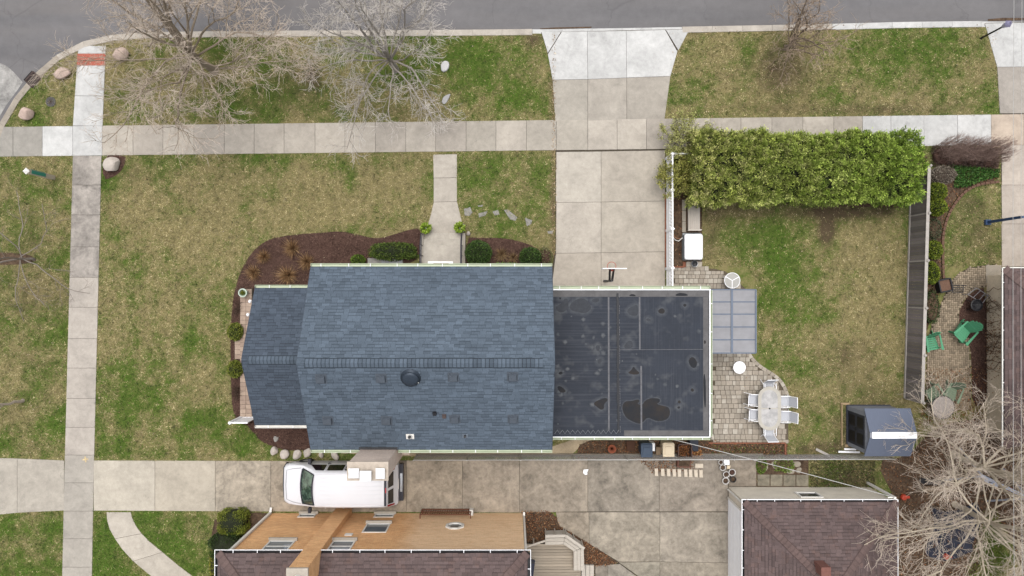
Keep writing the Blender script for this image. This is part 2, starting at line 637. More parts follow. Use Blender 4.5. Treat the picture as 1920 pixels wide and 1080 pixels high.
# side walk running south
def L_(y): return 137 - (y - 292) * 0.0268 if y < 860 else 121.8 - (y - 860) * 0.022
def R_(y): return 191 - (y - 292) * 0.0245 if y < 860 else 177 - (y - 860) * 0.018
yj = [292, 347, 403, 463, 520, 576, 635, 690, 747, 801, 853, 905, 958, 1010, 1063, 1118, 1172, 1226, 1280]
sw2 = paving('side_walk', 'concrete walk running down the left lawn to the lower drive', [(L_(292), 292), (R_(292), 292), (R_(860), 860), (R_(1280), 1280), (L_(1280), 1280), (L_(860), 860)])
for i, (a, b) in enumerate(zip(yj[:-1], yj[1:])):
    col = C(178, 170, 161) if a < 500 else C(194, 185, 174)
    if a >= 853: col = C(184, 177, 166)
    slab(sw2, [(L_(a), a), (R_(a), a), (R_(b), b), (L_(b), b)], col, 'old_concrete' if a < 500 else 'concrete')

# ---- main driveway
dw = paving('driveway', 'wide concrete driveway from the street to the garage', [(1014, 60), (1294, 54), (1272, 92), (1257, 143), (1246, 222), (1248, 545), (1032, 548), (1034, 505), (1041, 470), (1041, 228), (1036, 150), (1026, 100)])
def lx(y): return np.interp(y, [60, 100, 150, 228], [1014, 1026, 1036, 1041])
def rx(y): return np.interp(y, [54, 92, 143, 225], [1294, 1272, 1257, 1246])
y0a, y1a = 59, 148
W3 = CON_WHITE
slab(dw, [(1015, 60), (1052, 60), (1027, 100)], W3)
slab(dw, [(1053, 60), (1101, 59), (1102, 149), (1036, 150), (1027, 102)], W3)
slab(dw, [(1101, 59), (1174, 58), (1175, 146), (1102, 149)], W3)
slab(dw, [(1174, 58), (1247, 56), (1270, 97), (1257, 143), (1175, 146)], W3)
slab(dw, [(1248, 56), (1293, 55), (1272, 95)], W3)
G3 = C(181, 174, 162)
slab(dw, [(1036, 150), (1102, 149), (1102, 227), (1041, 228)], G3)
slab(dw, [(1102, 149), (1175, 146), (1175, 225), (1102, 227)], C(186, 178, 166))
slab(dw, [(1175, 146), (1257, 143), (1246, 224), (1175, 225)], C(184, 176, 164))
for (a, b), cl in zip(((285, 380), (380, 475), (475, 548)), (C(198, 190, 177), C(200, 191, 178), C(196, 186, 172))):
    l = 1042 if b < 500 else 1038
    ll = 1043 if a < 400 else 1042
    slab(dw, [(ll, a), (1127, a - 1), (1127, b - 1), (l if b < 500 else 1033, b)], cl)
    slab(dw, [(1127, a - 1), (1247, a - 3), (1247, b - 3), (1127, b - 1)], C(190, 181, 167) if a < 400 else cl)

# ---- front walk and stoop
fw = paving('front_walk', 'narrow concrete walk widening to the front steps', [(812, 291), (857, 288), (857, 378), (864, 408), (870, 437), (798, 437), (808, 400), (813, 378)])
for pts in ([(812, 290), (857, 289), (857, 333), (813, 334)], [(813, 334), (857, 333), (857, 378), (813, 379)], [(813, 379), (857, 378), (865, 410), (870, 437), (798, 437), (808, 402)]):
    slab(fw, pts, C(201, 192, 179))
# ---- lower drive shared with the brick house
def dt(x): return np.interp(x, [-60, 0, 120, 180, 530, 760, 1365], [857, 858, 863, 863, 864, 863, 862])
def db(x): return np.interp(x, [-60, 0, 60, 120, 520, 980], [972, 964, 959, 957, 959, 961])
ld = paving('lower_drive', 'long stained concrete drive past the brick house', [(-30, 857), (121, 863), (121, 957), (60, 959), (0, 964), (-30, 968)])
ld2 = paving('back_drive', 'stained concrete parking apron behind the brick house', [(176, 863), (530, 864), (760, 863), (1365, 862), (1418, 862), (1418, 1230), (1225, 1230), (1225, 1100), (1045, 985), (1042, 961), (520, 959), (176, 958)])
jx = [-30, 33, 121]
for a, b in zip(jx[:-1], jx[1:]): slab(ld, [(a, dt(a)), (b, dt(b)), (b, db(b)), (a, db(a))], C(190, 182, 169))
cols = [C(203, 194, 178), C(196, 186, 169), C(190, 178, 160), C(186, 172, 153), C(184, 170, 151), C(182, 168, 149), C(178, 165, 148), C(170, 158, 142), C(166, 156, 142), C(166, 155, 141)]
jx = [176, 291, 404, 508, 640, 762, 867, 974, 1102, 1236, 1365]
for i, (a, b) in enumerate(zip(jx[:-1], jx[1:])):
    yb = 960 if a < 900 else 960
    slab(ld2, [(a, dt(a)), (b, dt(b)), (b, db(b) if b < 980 else 959), (a, db(a) if a < 980 else 959)], cols[i], 'old_concrete' if i > 1 else 'concrete')
slab(ld2, [(1366, 862), (1418, 862), (1418, 912), (1366, 912)], C(160, 148, 133), 'old_concrete')
slab(ld2, [(1042, 960), (1104, 960), (1105, 1020), (1047, 985)], C(176, 163, 145), 'old_concrete')
slab(ld2, [(1104, 960), (1237, 960), (1237, 1053), (1160, 1053), (1105, 1020)], C(172, 162, 146), 'old_concrete')
slab(ld2, [(1237, 960), (1366, 960), (1366, 1055), (1237, 1053)], C(172, 162, 147), 'old_concrete')
slab(ld2, [(1160, 1054), (1237, 1053), (1237, 1150), (1225, 1100)], C(168, 160, 144), 'old_concrete')
slab(ld2, [(1237, 1053), (1366, 1055), (1366, 1150), (1237, 1150)], C(170, 160, 144), 'old_concrete')
slab(ld2, [(1225, 1150), (1366, 1150), (1366, 1228), (1225, 1228)], C(170, 160, 144), 'old_concrete')
bs = paving('deck_pad', 'small grey concrete pad beside the wooden deck', [(1113, 1058), (1160, 1056), (1222, 1100), (1222, 1230), (1113, 1230)])
slab(bs, [(1116, 1059), (1140, 1058), (1140, 1228), (1116, 1228)], C(166, 156, 142), 'old_concrete')
slab(bs, [(1140, 1058), (1162, 1057), (1222, 1101), (1222, 1228), (1140, 1228)], C(168, 160, 147), 'old_concrete')
# curving walk at the bottom left
ca = [(200, 960), (201, 975), (206, 992), (216, 1010), (230, 1030), (250, 1052), (276, 1074), (310, 1100), (360, 1135)]
cb = [(246, 960), (248, 970), (256, 987), (266, 1000), (282, 1016), (305, 1035), (335, 1060), (372, 1088), (400, 1110)]
cw = paving('curved_walk', 'curving pale concrete walk at the lower left', ca + cb[::-1])
for i, j in ((0, 3), (3, 5), (5, 7), (7, 8)):
    slab(cw, ca[i:j + 1] + cb[i:j + 1][::-1], C(203, 194, 180))
# ---- east neighbour's drive
ed = paving('east_driveway', 'concrete driveway along the right edge', [(1846, 43), (2120, 36), (2080, 126), (2060, 213), (2060, 272), (2060, 505), (1878, 500), (1876, 272), (1874, 213), (1869, 126)])
slab(ed, [(1846, 44), (1960, 42), (1960, 125), (1869, 126)], CON_WHITE)
slab(ed, [(1960, 42), (2110, 40), (2075, 124), (1960, 125)], CON_WHITE)
slab(ed, [(1869, 126), (1960, 125), (1960, 213), (1874, 213)], C(180, 172, 162))
slab(ed, [(1960, 125), (2075, 124), (2060, 212), (1960, 213)], C(180, 172, 162))
for a, b in ((272, 347), (347, 420), (420, 500)):
    slab(ed, [(1877, a), (1960, a), (1960, b), (1878, b)], C(199, 187, 174))
    slab(ed, [(1960, a), (2056, a), (2056, b), (1960, b)], C(199, 187, 174))

# ---- planting beds
def bed_mat(name, c1, c2, sc=14):
    t = NT(name)
    n = t.noise(sc, 5, 0.75); n2 = t.noise(1.3, 4, 0.6)
    col = t.mix(t.ramp(n, 0.35, 0.65), c1, c2)
    col = t.scalecol(col, t.ramp(n2, 0.3, 0.7, 0.75, 1.25))
    MATS[name] = t.done(col, 0.95, 0.1, 0, n, 0.8, 0.03)
bed_mat('mulch', C(72, 53, 47), C(108, 84, 74))
bed_mat('soil', C(72, 58, 48), C(116, 96, 78), 7)
bed_mat('gravel_sand', C(176, 158, 130), C(203, 186, 158), 30)
BEDS = {}
def bed(name, label, px, mat='mulch', z=0.035, sm=2, edge=True, world=False):
    p = px if world else PT(px)
    if sm: p = smooth_poly(p, sm)
    m = MB()
    q = inset(ccw(p), 0.10)
    pc = ccw(p); n = len(pc)
    i = m.add([(x, y, 0.004) for x, y in pc] + [(x, y, z) for x, y in q])
    for k in range(n):
        kk = (k + 1) % n
        m.face((i + k, i + kk, i + n + kk, i + n + k))
    m.face([i + n + k for k in range(n)])
    o = m.build(name, MATS[mat])
    HARD.append(p)
    BEDS[label] = p
    return tag(o, label, None, None, 'structure')
FB = [(792, 426), (765, 431), (735, 441), (705, 448), (680, 442), (645, 433), (600, 436), (550, 440), (510, 446), (482, 462), (460, 490), (445, 525), (437, 560), (433, 600), (432, 650), (433, 720), (436, 770), (445, 790), (470, 800), (500, 780), (500, 600), (600, 560), (600, 520), (792, 500)]
bed('mulch_bed', 'large dark mulch bed wrapping the front left corner of the house', FB)
bed('mulch_bed', 'brown mulch bed right of the front steps', [(873, 444), (900, 446), (940, 446), (970, 451), (1000, 461), (1022, 475), (1036, 500), (1036, 520), (873, 520)], sm=1)
bed('mulch_bed', 'small mulch bed at the lower left corner of the house', [(455, 788), (476, 812), (490, 828), (512, 838), (545, 846), (600, 842), (600, 790), (500, 785)], sm=1)
bed('soil_bed', 'round mulch ring under the boulder beside the walk', [(193, 291), (236, 291), (236, 304), (228, 320), (214, 332), (193, 338)], sm=1)
bed('soil_bed', 'dark soil strip behind the white picket fence', [(1262, 292), (1330, 292), (1330, 378), (1316, 380), (1316, 500), (1262, 500)], 'soil', sm=0)
bed('soil_bed', 'bare brown soil under the tall evergreen hedge', [(1320, 270), (1745, 262), (1722, 390), (1600, 388), (1480, 384), (1400, 378), (1340, 382), (1318, 378)], 'soil', sm=1)
bed('soil_bed', 'garden bed of shrubs east of the wooden fence', [(1746, 276), (1874, 276), (1872, 342), (1830, 345), (1800, 362), (1778, 392), (1766, 425), (1765, 470), (1766, 520), (1758, 560), (1738, 620), (1734, 620)], 'soil', sm=1)
bed('soil_bed', 'dark mulch around the fire pit on the right', [(1850, 537), (1826, 545), (1808, 562), (1796, 590), (1800, 615), (1818, 640), (1822, 700), (1822, 760), (1850, 760), (1850, 700)], 'mulch', sm=1)
bed('soil_bed', 'leafy soil strip along the chain link fence', [(1085, 832), (1105, 826), (1160, 824), (1333, 826), (1476, 832), (1476, 852), (1590, 856), (1590, 862), (1080, 860)], 'soil', sm=0, z=0.03)
bed('gravel_path', 'sandy strip between the house and the lower drive', [(640, 838), (1033, 838), (1100, 815), (1330, 820), (1330, 825), (1110, 824), (1090, 836), (1072, 852), (1040, 855), (780, 856), (640, 850)], 'gravel_sand', sm=0, z=0.02)
bed('soil_bed', 'reddish leaf bed at the corner of the brick house', [(978, 957), (1030, 958), (1046, 972), (1056, 992), (1060, 1006), (1000, 1024), (978, 1040)], 'soil', sm=0)
bed('soil_bed', 'reddish leaf bed between the deck and the parking apron', [(1046, 984), (1108, 1021), (1130, 1035), (1158, 1055), (1140, 1060), (1085, 1062), (1085, 1020)], 'soil', sm=0)
bed('soil_bed', 'clipped shrub bed beside the brick house', [(405, 962), (520, 960), (520, 985), (440, 1040), (395, 1090), (395, 1010)], 'soil', sm=1)
bed('soil_bed', 'mulch around the shrub bed behind the lower drive', [(1418, 862), (1516, 862), (1516, 915), (1418, 915)], 'soil', sm=0, z=0.02)
bed('soil_bed', 'leaf strewn back yard under the bare trees on the right', [(1640, 862), (1700, 858), (1750, 800), (1850, 780), (1920, 800), (2050, 810), (2050, 1200), (1960, 1200), (1900, 1010), (1850, 950), (1830, 1100), (1690, 1230), (1680, 940)], 'soil', sm=1, z=0.02)
bed('soil_bed', 'bare earth around the tree at the left edge', [(-40, 472), (40, 474), (66, 482), (64, 492), (30, 497), (-40, 496)], 'soil', sm=1, z=0.015)

# footprints with no grass
for q in ([(475, 540), (1330, 545), (1330, 818), (1035, 822), (1035, 843), (475, 800)], [(505, 962), (980, 962), (1100, 1040), (1100, 1080), (1120, 1200), (430, 1300), (430, 1040)],
          [(1366, 912), (1640, 918), (1640, 1200), (1366, 1200)], [(1258, 500), (1400, 500), (1420, 545), (1420, 660), (1480, 740), (1480, 835), (1330, 830), (1330, 545), (1258, 545)], [(1735, 500), (1850, 500), (1850, 770), (1735, 770)], [(1880, 500), (2200, 500), (2200, 830), (1880, 830)]):
    HARD.append(PT(q))

# ---- ground
GB = [  # px, py, rx, ry, green, soil
    (930, 140, 110, 70, .40, 0), (870, 90, 70, 40, .15, 0), (320, 150, 120, 60, -.04, .16), (560, 150, 80, 70, -.02, .22), (585, 150, 18, 26, 0, .6), (700, 200, 90, 40, -.1, .2), (780, 215, 60, 25, -.25, .1),
    (1460, 130, 45, 60, -.25, .6), (1560, 130, 40, 40, .12, 0), (1770, 90, 90, 40, .22, 0), (1560, 205, 320, 14, -.1, .35), (1290, 130, 30, 90, .12, 0), (1380, 130, 60, 60, 0, .1), (1700, 140, 120, 60, .05, .1), (1290, 60, 40, 12, -.1, .5), (1000, 75, 18, 18, -.2, .6), (1036, 170, 6, 60, -.2, .7), (1036, 390, 6, 100, -.2, .7),
    (330, 420, 110, 110, -.30, 0), (480, 340, 220, 60, -.06, 0), (600, 400, 140, 40, -.28, 0), (730, 350, 70, 50, -.12, 0), (440, 300, 200, 14, .12, 0), (240, 330, 30, 22, -.1, .45), (200, 350, 14, 50, .2, 0), (300, 640, 120, 160, .06, 0), (220, 620, 25, 200, .05, 0), (380, 730, 50, 110, .10, 0), (470, 830, 60, 30, .4, 0), (300, 800, 120, 40, .10, 0), (400, 560, 60, 60, -.1, 0), (245, 520, 40, 40, .14, 0), (520, 300, 60, 20, .15, 0), (640, 310, 40, 15, .2, 0), (270, 850, 120, 14, .1, 0),
    (70, 345, 60, 30, .1, .1), (60, 430, 70, 60, -.05, .25), (60, 560, 70, 60, -.05, .35), (100, 610, 40, 40, .2, 0), (50, 730, 60, 70, -.15, .18), (80, 800, 60, 30, .25, 0), (60, 670, 60, 40, -.1, .1), (60, 840, 60, 12, 0, .2),
    (60, 1020, 90, 60, .32, 0), (300, 1000, 70, 60, .38, 0), (200, 1030, 40, 60, .45, 0), (350, 1040, 40, 50, .25, .1), (50, 1010, 40, 40, -.12, .1), (70, 200, 60, 50, .18, 0),
    (920, 315, 60, 26, .32, 0), (1010, 310, 30, 30, .3, 0), (950, 380, 70, 40, .05, 0), (880, 430, 30, 15, 0, .1), (950, 425, 70, 18, .12, 0),
    (1440, 460, 90, 60, .28, 0), (1400, 440, 40, 40, .1, 0), (1550, 430, 17, 32, -.2, .9), (1640, 470, 70, 60, -.28, .08), (1480, 600, 80, 70, .05, 0), (1600, 660, 70, 60, -.1, .35), (1640, 540, 50, 40, -.2, .1), (1450, 620, 30, 14, -.25, 0), (1520, 720, 60, 60, .02, .14), (1550, 400, 170, 12, -.1, .55), (1340, 410, 18, 40, -.1, .55), (1330, 470, 14, 30, 0, .4), (1580, 800, 60, 50, -.05, .28), (1540, 840, 60, 14, 0, .6), (1660, 760, 60, 40, -.05, .4), (1620, 395, 90, 14, -.1, .4),
    (1820, 420, 50, 70, -.12, .32), (1830, 380, 30, 20, 0, .3), (1860, 480, 20, 30, 0, .3),
    (1560, 890, 90, 28, .25, .25), (1600, 900, 40, 20, 0, .45), (1870, 1000, 30, 60, .4, 0), (1845, 890, 14, 14, .3, 0)]
def ground_masks(x, y):
    px = x * (F / H) + 960; py = 540 - y * (F / H)
    big = fbm(x * 0.16 + 3, y * 0.16 + 9, 3)
    med = fbm(x * 0.75 + 50, y * 0.75, 4, 0.6)
    fin = fbm(x * 3.2, y * 3.2 + 80, 3, 0.6)
    g = 0.54 + (big - .5) * 0.6 + (med - .5) * 1.15 + (fin - .5) * 0.8
    d = 0.02 + (fbm(x * 0.9 + 200, y * 0.9, 4) - .56) * 0.6
    # faint mowing tracks on the left lawn
    lane = ((px > 200) & (px < 440) & (py > 540) & (py < 860))
    g = g + np.where(lane, 0.10 * np.sin(px / 9.0 + 0.4 * np.sin(py / 60)), 0)
    for a, b, rx_, ry_, gg, dd in GB:
        w = np.exp(-(((px - a) / rx_) ** 2 + ((py - b) / ry_) ** 2))
        g = g + w * gg * 1.1; d = d + w * dd * 1.25 * (0.6 + 0.8 * fin)
    return np.clip(g, 0, 1), np.clip(d, 0, 1)
gx = np.concatenate([[-900, -300, -120, -60, -40], np.arange(-32, 32.01, 0.16), [40, 60, 120, 300, 900]])
gy = np.concatenate([[-900, -300, -120, -60, -34, -24], np.arange(-18, 18.01, 0.16), [24, 34, 60, 120, 300, 900]])
XX, YY = np.meshgrid(gx, gy)
fx_, fy_ = XX.ravel(), YY.ravel()
gm, dm = ground_masks(fx_, fy_)
inr = inpoly(np.stack([fx_, fy_], 1), offline(kw, 0.15) + [(-130, -80), (-130, 160), (kw[0][0], 160)])
gz = np.where(inr & (np.abs(fx_) < 130) & (fy_ < 23), -0.2, -0.004 + 0.012 * (fbm(fx_ * 0.6, fy_ * 0.6, 3) - 0.5))
nx, ny = len(gx), len(gy)
idx = np.arange(nx * ny).reshape(ny, nx)
GF = np.stack([idx[:-1, :-1], idx[:-1, 1:], idx[1:, 1:], idx[1:, :-1]], -1).reshape(-1, 4)
def grass_ground():
    t = NT('lawn')
    g = t.attr('green'); d = t.attr('soil')
    n = t.noise(9, 5, 0.7); n2 = t.noise(40, 3, 0.7); n3 = t.noise(2.2, 4, 0.6)
    gg = t.math('ADD', g, t.ramp(n, 0.25, 0.75, -0.38, 0.38))
    col = t.mix(t.ramp(gg, 0.25, 0.8), C(152, 141, 98), C(102, 117, 56))
    col = t.mix(t.ramp(gg, 0.85, 1.25, 0, 0.9), col, C(78, 106, 36))
    col = t.mix(t.ramp(t.math('ADD', d, t.ramp(n3, .3, .7, -.12, .12)), 0.12, 0.85, 0, 0.9), col, C(92, 77, 62))
    col = t.scalecol(col, t.ramp(n2, 0.25, 0.75, 0.62, 1.38))
    MATS['lawn'] = t.done(col, 0.95, 0.1, 0, n2, 0.7, 0.03)
grass_ground()
ground = np_mesh('ground', np.stack([fx_, fy_, gz], 1), GF, None, MATS['lawn'])
for nm, arr in (('green', gm), ('soil', dm)):
    at = ground.data.attributes.new(nm, 'FLOAT', 'POINT')
    at.data.foreach_set('value', arr.astype(np.float32))
tag(ground, 'patchy early spring lawn and bare earth', None, None, 'structure')

# ---- grass blades
N = 1050000
GPx = rng.uniform(-27.0, 27.0, N); GPy = rng.uniform(-15.6, 14.6, N)
GP = np.stack([GPx, GPy], 1)
keep = np.ones(N, bool)
GJ = np.column_stack([fbm(GPx * 4 + 9, GPy * 4, 2) - .5, fbm(GPx * 4 + 77, GPy * 4, 2) - .5]) * .22
for poly in HARD:
    pa = np.array(poly)
    bbm = (GPx > pa[:, 0].min()) & (GPx < pa[:, 0].max()) & (GPy > pa[:, 1].min()) & (GPy < pa[:, 1].max()) & keep
    ii = np.nonzero(bbm)[0]
    if len(ii):
        keep[ii[inpoly(GP[ii] + GJ[ii], poly)]] = False
GP = GP[keep]
g_, d_ = ground_masks(GP[:, 0], GP[:, 1])
kk = rng.random(len(GP)) > d_ * 0.85
GP, g_, d_ = GP[kk], g_[kk], d_[kk]
n = len(GP)
isg = rng.random(n) < np.clip((g_ - 0.12) * 1.15, 0.04, 0.96)
straw = palette(n, [C(168, 154, 112), C(186, 172, 130), C(140, 128, 90), C(200, 186, 146), C(118, 108, 72)], 0.14)
grn = palette(n, [C(98, 119, 50), C(114, 130, 62), C(84, 108, 40), C(126, 138, 74), C(74, 102, 34)], 0.16)
lush = palette(n, [C(82, 118, 36), C(70, 106, 28), C(96, 130, 46)], 0.15)
tint = np.where(isg[:, None], grn, straw)
clump = fbm(GP[:, 0] * 5.5 + 40, GP[:, 1] * 5.5, 3, .7)
isg = rng.random(n) < np.clip((g_ - 0.10) * 1.2 + (.5 - clump) * 1.5, 0.03, 0.97)
tint = np.where(isg[:, None], grn, straw)
tint = np.where((isg & (rng.random(n) < (g_ - 0.55) * 1.9))[:, None], lush, tint)
tint = np.clip(tint * (1.22 + (clump - .5) * 2.8)[:, None], .01, 1)
D = rand_dirs(n, 0.12, 0.75)
V_, F_, T_ = blades(np.column_stack([GP, np.full(n, .012)]), D, rng.uniform(.05, .12, n), rng.uniform(.012, .026, n), tint)
tag(np_mesh('lawn_grass', V_, F_, T_, BLADE), 'short straw and green grass blades of the lawns', None, None, 'stuff')

# ---- mulch chips and fallen leaves
def scatter_in(poly, n):
    pa = np.array(poly)
    out = np.empty((0, 2))
    while len(out) < n:
        q = np.column_stack([rng.uniform(pa[:, 0].min(), pa[:, 0].max(), n), rng.uniform(pa[:, 1].min(), pa[:, 1].max(), n)])
        out = np.concatenate([out, q[inpoly(q, poly)]])
    return out[:n]
def chips(name, label, items, cols, L, Wd, zmax=0.7, parent=None, z0=0.03):
    P = np.concatenate([scatter_in(p, k) for p, k in items])
    n = len(P)
    V, F2, T = leaves(np.column_stack([P, z0 + rng.uniform(0, .03, n)]), rand_dirs(n, -0.1, zmax), rng.uniform(*L, n), rng.uniform(*Wd, n), palette(n, cols, .2))
    return tag(np_mesh(name, V, F2, T, CHIP), label, None, None, 'stuff')
B_ = BEDS
chips('mulch_chips', 'dark shredded bark mulch chips in the planting beds', [(B_['large dark mulch bed wrapping the front left corner of the house'], 14000), (B_['brown mulch bed right of the front steps'], 3600), (B_['small mulch bed at the lower left corner of the house'], 3000), (B_['round mulch ring under the boulder beside the walk'], 500), (B_['dark mulch around the fire pit on the right'], 3000)],
      [C(92, 68, 60), C(112, 86, 76), C(74, 54, 48), C(138, 112, 98), C(102, 78, 70)], (.04, .11), (.012, .03))
chips('fallen_leaves', 'rust brown fallen leaves drifted along the beds', [(B_['reddish leaf bed at the corner of the brick house'], 1500), (B_['reddish leaf bed between the deck and the parking apron'], 1300), (B_['leafy soil strip along the chain link fence'], 2600), (B_['leaf strewn back yard under the bare trees on the right'], 9000), (B_['bare brown soil under the tall evergreen hedge'], 1500), (B_['dark soil strip behind the white picket fence'], 600), (PT([(1196, 862), (1300, 862), (1300, 880), (1225, 888)]), 700), (PT([(1180, 828), (1210, 828), (1210, 860), (1085, 860)]), 300), (PT([(1735, 690), (1850, 690), (1850, 790), (1720, 800)]), 1800), (B_['garden bed of shrubs east of the wooden fence'], 1500)],
      [C(132, 88, 60), C(160, 108, 74), C(110, 72, 50), C(176, 136, 100), C(90, 64, 48), C(146, 120, 96)], (.05, .10), (.03, .06), 0.5)
chips('leaf_litter', 'scattered pale dead leaves on lawns and edges', [(PT([(190, 60), (1030, 60), (1030, 232), (190, 236)]), 500), (PT([(1260, 50), (1870, 45), (1870, 218), (1250, 222)]), 500), (PT([(1320, 390), (1700, 390), (1700, 850), (1420, 850)]), 600), (PT([(1036, 60), (1041, 60), (1043, 480), (1034, 480)]), 500), (PT([(190, 295), (810, 292), (790, 430), (430, 860), (180, 860)]), 350), (PT([(0, 300), (130, 300), (120, 860), (0, 860)]), 250)],
      [C(190, 166, 132), C(168, 140, 108), C(206, 188, 160), C(150, 122, 92)], (.05, .09), (.03, .055), 0.4, z0=0.02)

# ---- grit washed along the gutter and a survey mark on the walk
for lb, pts in (('dark grit in the gutter at the main driveway', [(1012, 53.5), (1040, 51.5), (1075, 51), (1110, 50), (1108, 52.4), (1060, 54), (1013, 55.6)]), ('dark grit in the gutter by the right hand driveway', [(1852, 36), (1880, 33.5), (1930, 33.8), (1990, 34), (1990, 36.5), (1920, 37.8), (1852, 39.6)])):
    tag(MB().sheet(PT(pts, RZ), RZ + .009).build('gutter_grit', MATS['soil']), lb, None, None, 'structure')
ym_ = MB()
for ang in (0, math.pi / 2):
    c_ = W(161, 861); ym_.box((c_.x, c_.y, .036 + .003 * (ang > 0)), (.28, .07, .003), rz=ang + .12)
ymo = ym_.build('paint_mark', pm('yellow_paint', C(222, 198, 150), .7, .3, 14), sw2)

# ------------------------------------------------------------------ BUILDINGS
def roof_mat(name, base, hue=None):
    t = NT(name)
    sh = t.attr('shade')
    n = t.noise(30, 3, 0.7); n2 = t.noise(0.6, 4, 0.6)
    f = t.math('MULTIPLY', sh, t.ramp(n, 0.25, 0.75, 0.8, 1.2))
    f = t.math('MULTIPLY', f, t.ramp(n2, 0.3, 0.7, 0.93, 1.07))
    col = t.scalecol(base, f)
    if hue:
        n3 = t.noise(2.6, 3, 0.6)
        col = t.mix(t.ramp(n3, 0.52, 0.7, 0, 0.55), col, t.scalecol(hue, f))
    MATS[name] = t.done(col, 0.9, 0.2, 0, n, 0.5, 0.006)
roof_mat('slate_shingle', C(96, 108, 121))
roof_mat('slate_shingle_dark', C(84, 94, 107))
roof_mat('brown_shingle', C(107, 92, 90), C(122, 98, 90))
SLED = pm('slate_edge', C(74, 82, 94), .8, .15, 5)
ROOFBASE = pm('roof_felt', C(40, 42, 46), 0.9, 0.2)
GUTTER = pm('gutter_cream', C(206, 216, 186), 0.45, 0.06, 2, spec=0.4, bump=0.02)
WHITE = pm('white_vinyl', (.80, .80, .815, 1), 0.45, 0.04, 3, spec=0.4, bump=0.03)
OFFW = pm('offwhite_paint', (.62, .60, .56, 1), 0.6, 0.08, 3, bump=0.05)
SIDING = pm('pale_siding', C(206, 204, 192), 0.7, 0.08, 2, stretch=(1, 1, 12))
GLASS = pm('window_glass', C(58, 66, 74), 0.06, 0.1, 2, spec=0.8, bump=0.0)
BRICKTAN = pm('tan_brick', C(190, 170, 150), 0.9, 0.18, 5, 30, shade=False)
BLACK = pm('black_metal', C(36, 36, 40), 0.5, 0.15, 6, spec=0.4)
VENT = pm('vent_grey', C(94, 102, 112), 0.6, 0.12, 8, metal=0.2)

def shingles(mb, o, eu, ev, uL, uR, vmax, exp=0.145, tw=(0.20, 0.36), base=1.0, lo=0.88, hi=1.12, thick=0.010):
    """courses of raised tabs on a plane. o eave corner, eu along the eave, ev up the slope (unit)"""
    o, eu, ev = Vector(o), Vector(eu), Vector(ev)
    nrm = eu.cross(ev).normalized()
    if nrm.z < 0: nrm = -nrm
    rows = int(vmax / exp) + 1
    for r in range(rows):
        v0, v1 = r * exp, min(vmax, (r + 1) * exp + 0.02)
        if v0 >= vmax - 0.01: break
        a, b = uL(v0), uR(v0)
        a1, b1 = uL(v1), uR(v1)
        u = a - rnd.uniform(0, tw[1])
        while u < b:
            w = rnd.uniform(*tw)
            s0, s1 = max(u, a), min(u + w - 0.006, b)
            t0, t1 = min(max(u, a1), b1), max(min(u + w - 0.006, b1), a1)
            if s1 - s0 > 0.02 and t1 >= t0:
                h = thick + rnd.uniform(0, 0.010)
                p0 = o + eu * s0 + ev * v0 + nrm * h; p1 = o + eu * s1 + ev * v0 + nrm * h
                p2 = o + eu * t1 + ev * v1 + nrm * 0.003; p3 = o + eu * t0 + ev * v1 + nrm * 0.003
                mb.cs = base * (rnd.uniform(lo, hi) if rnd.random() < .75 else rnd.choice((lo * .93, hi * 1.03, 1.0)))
                if rnd.random() < .62:      # row shadow line painted as a darker band, as printed on laminated shingles
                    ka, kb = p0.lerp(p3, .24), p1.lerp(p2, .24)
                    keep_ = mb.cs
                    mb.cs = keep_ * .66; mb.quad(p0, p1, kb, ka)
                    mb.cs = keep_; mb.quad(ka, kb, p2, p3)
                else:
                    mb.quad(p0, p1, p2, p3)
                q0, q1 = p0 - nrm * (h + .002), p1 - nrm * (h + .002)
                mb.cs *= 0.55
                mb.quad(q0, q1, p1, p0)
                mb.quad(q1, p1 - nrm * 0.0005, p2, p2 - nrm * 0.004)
            u += w
    mb.cs = 1.0
def ridge_caps(parent, a, b, w, exp, mat, drop, lo=.8, hi=1.15, dark=.55):
    """overlapping bent caps from a to b; drop = vertical fall per side width"""
    a, b = Vector(a), Vector(b)
    d = b - a; L = d.length; d /= L
    side = d.cross(Vector((0, 0, 1))).normalized()
    k = int(L / exp)
    for i in range(k):
        p = a + d * (i * exp); q = a + d * min(L, (i + 1) * exp + 0.02)
        z0, z1 = 0.034 + rnd.uniform(0, .004), 0.02
        m = MB(); m.cs = rnd.uniform(lo, hi)
        l0 = [p + side * w + Vector((0, 0, z0 - drop)), p + Vector((0, 0, z0)), p - side * w + Vector((0, 0, z0 - drop))]
        l1 = [q + side * w + Vector((0, 0, z1 - drop)), q + Vector((0, 0, z1)), q - side * w + Vector((0, 0, z1 - drop))]
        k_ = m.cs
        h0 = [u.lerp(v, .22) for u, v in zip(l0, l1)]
        m.cs = k_ * dark; m.quad(l0[0], l0[1], h0[1], h0[0]); m.quad(l0[1], l0[2], h0[2], h0[1])  # front band darkened to paint a shadow line, like the shingles
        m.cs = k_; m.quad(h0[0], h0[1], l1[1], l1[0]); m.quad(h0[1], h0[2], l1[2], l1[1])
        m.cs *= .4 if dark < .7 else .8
        for e_, sg_ in ((0, 1), (2, -1)):      # shadow lines along both cap edges, painted as dark strips
            m.quad(l0[e_], l1[e_], l1[e_] + side * sg_ * .03 - Vector((0, 0, .03)), l0[e_] + side * sg_ * .03 - Vector((0, 0, .03)))
        e = Vector((0, 0, -0.02))
        m.quad(l0[0] + e, l0[1] + e, l0[1], l0[0]); m.quad(l0[1] + e, l0[2] + e, l0[2], l0[1])
        m.quad(l0[0] + e, l0[0], l1[0], l1[0] + e); m.quad(l0[2] + e, l0[2], l1[2], l1[2] + e)
        m.build('ridge_cap', mat, parent, shade=True)
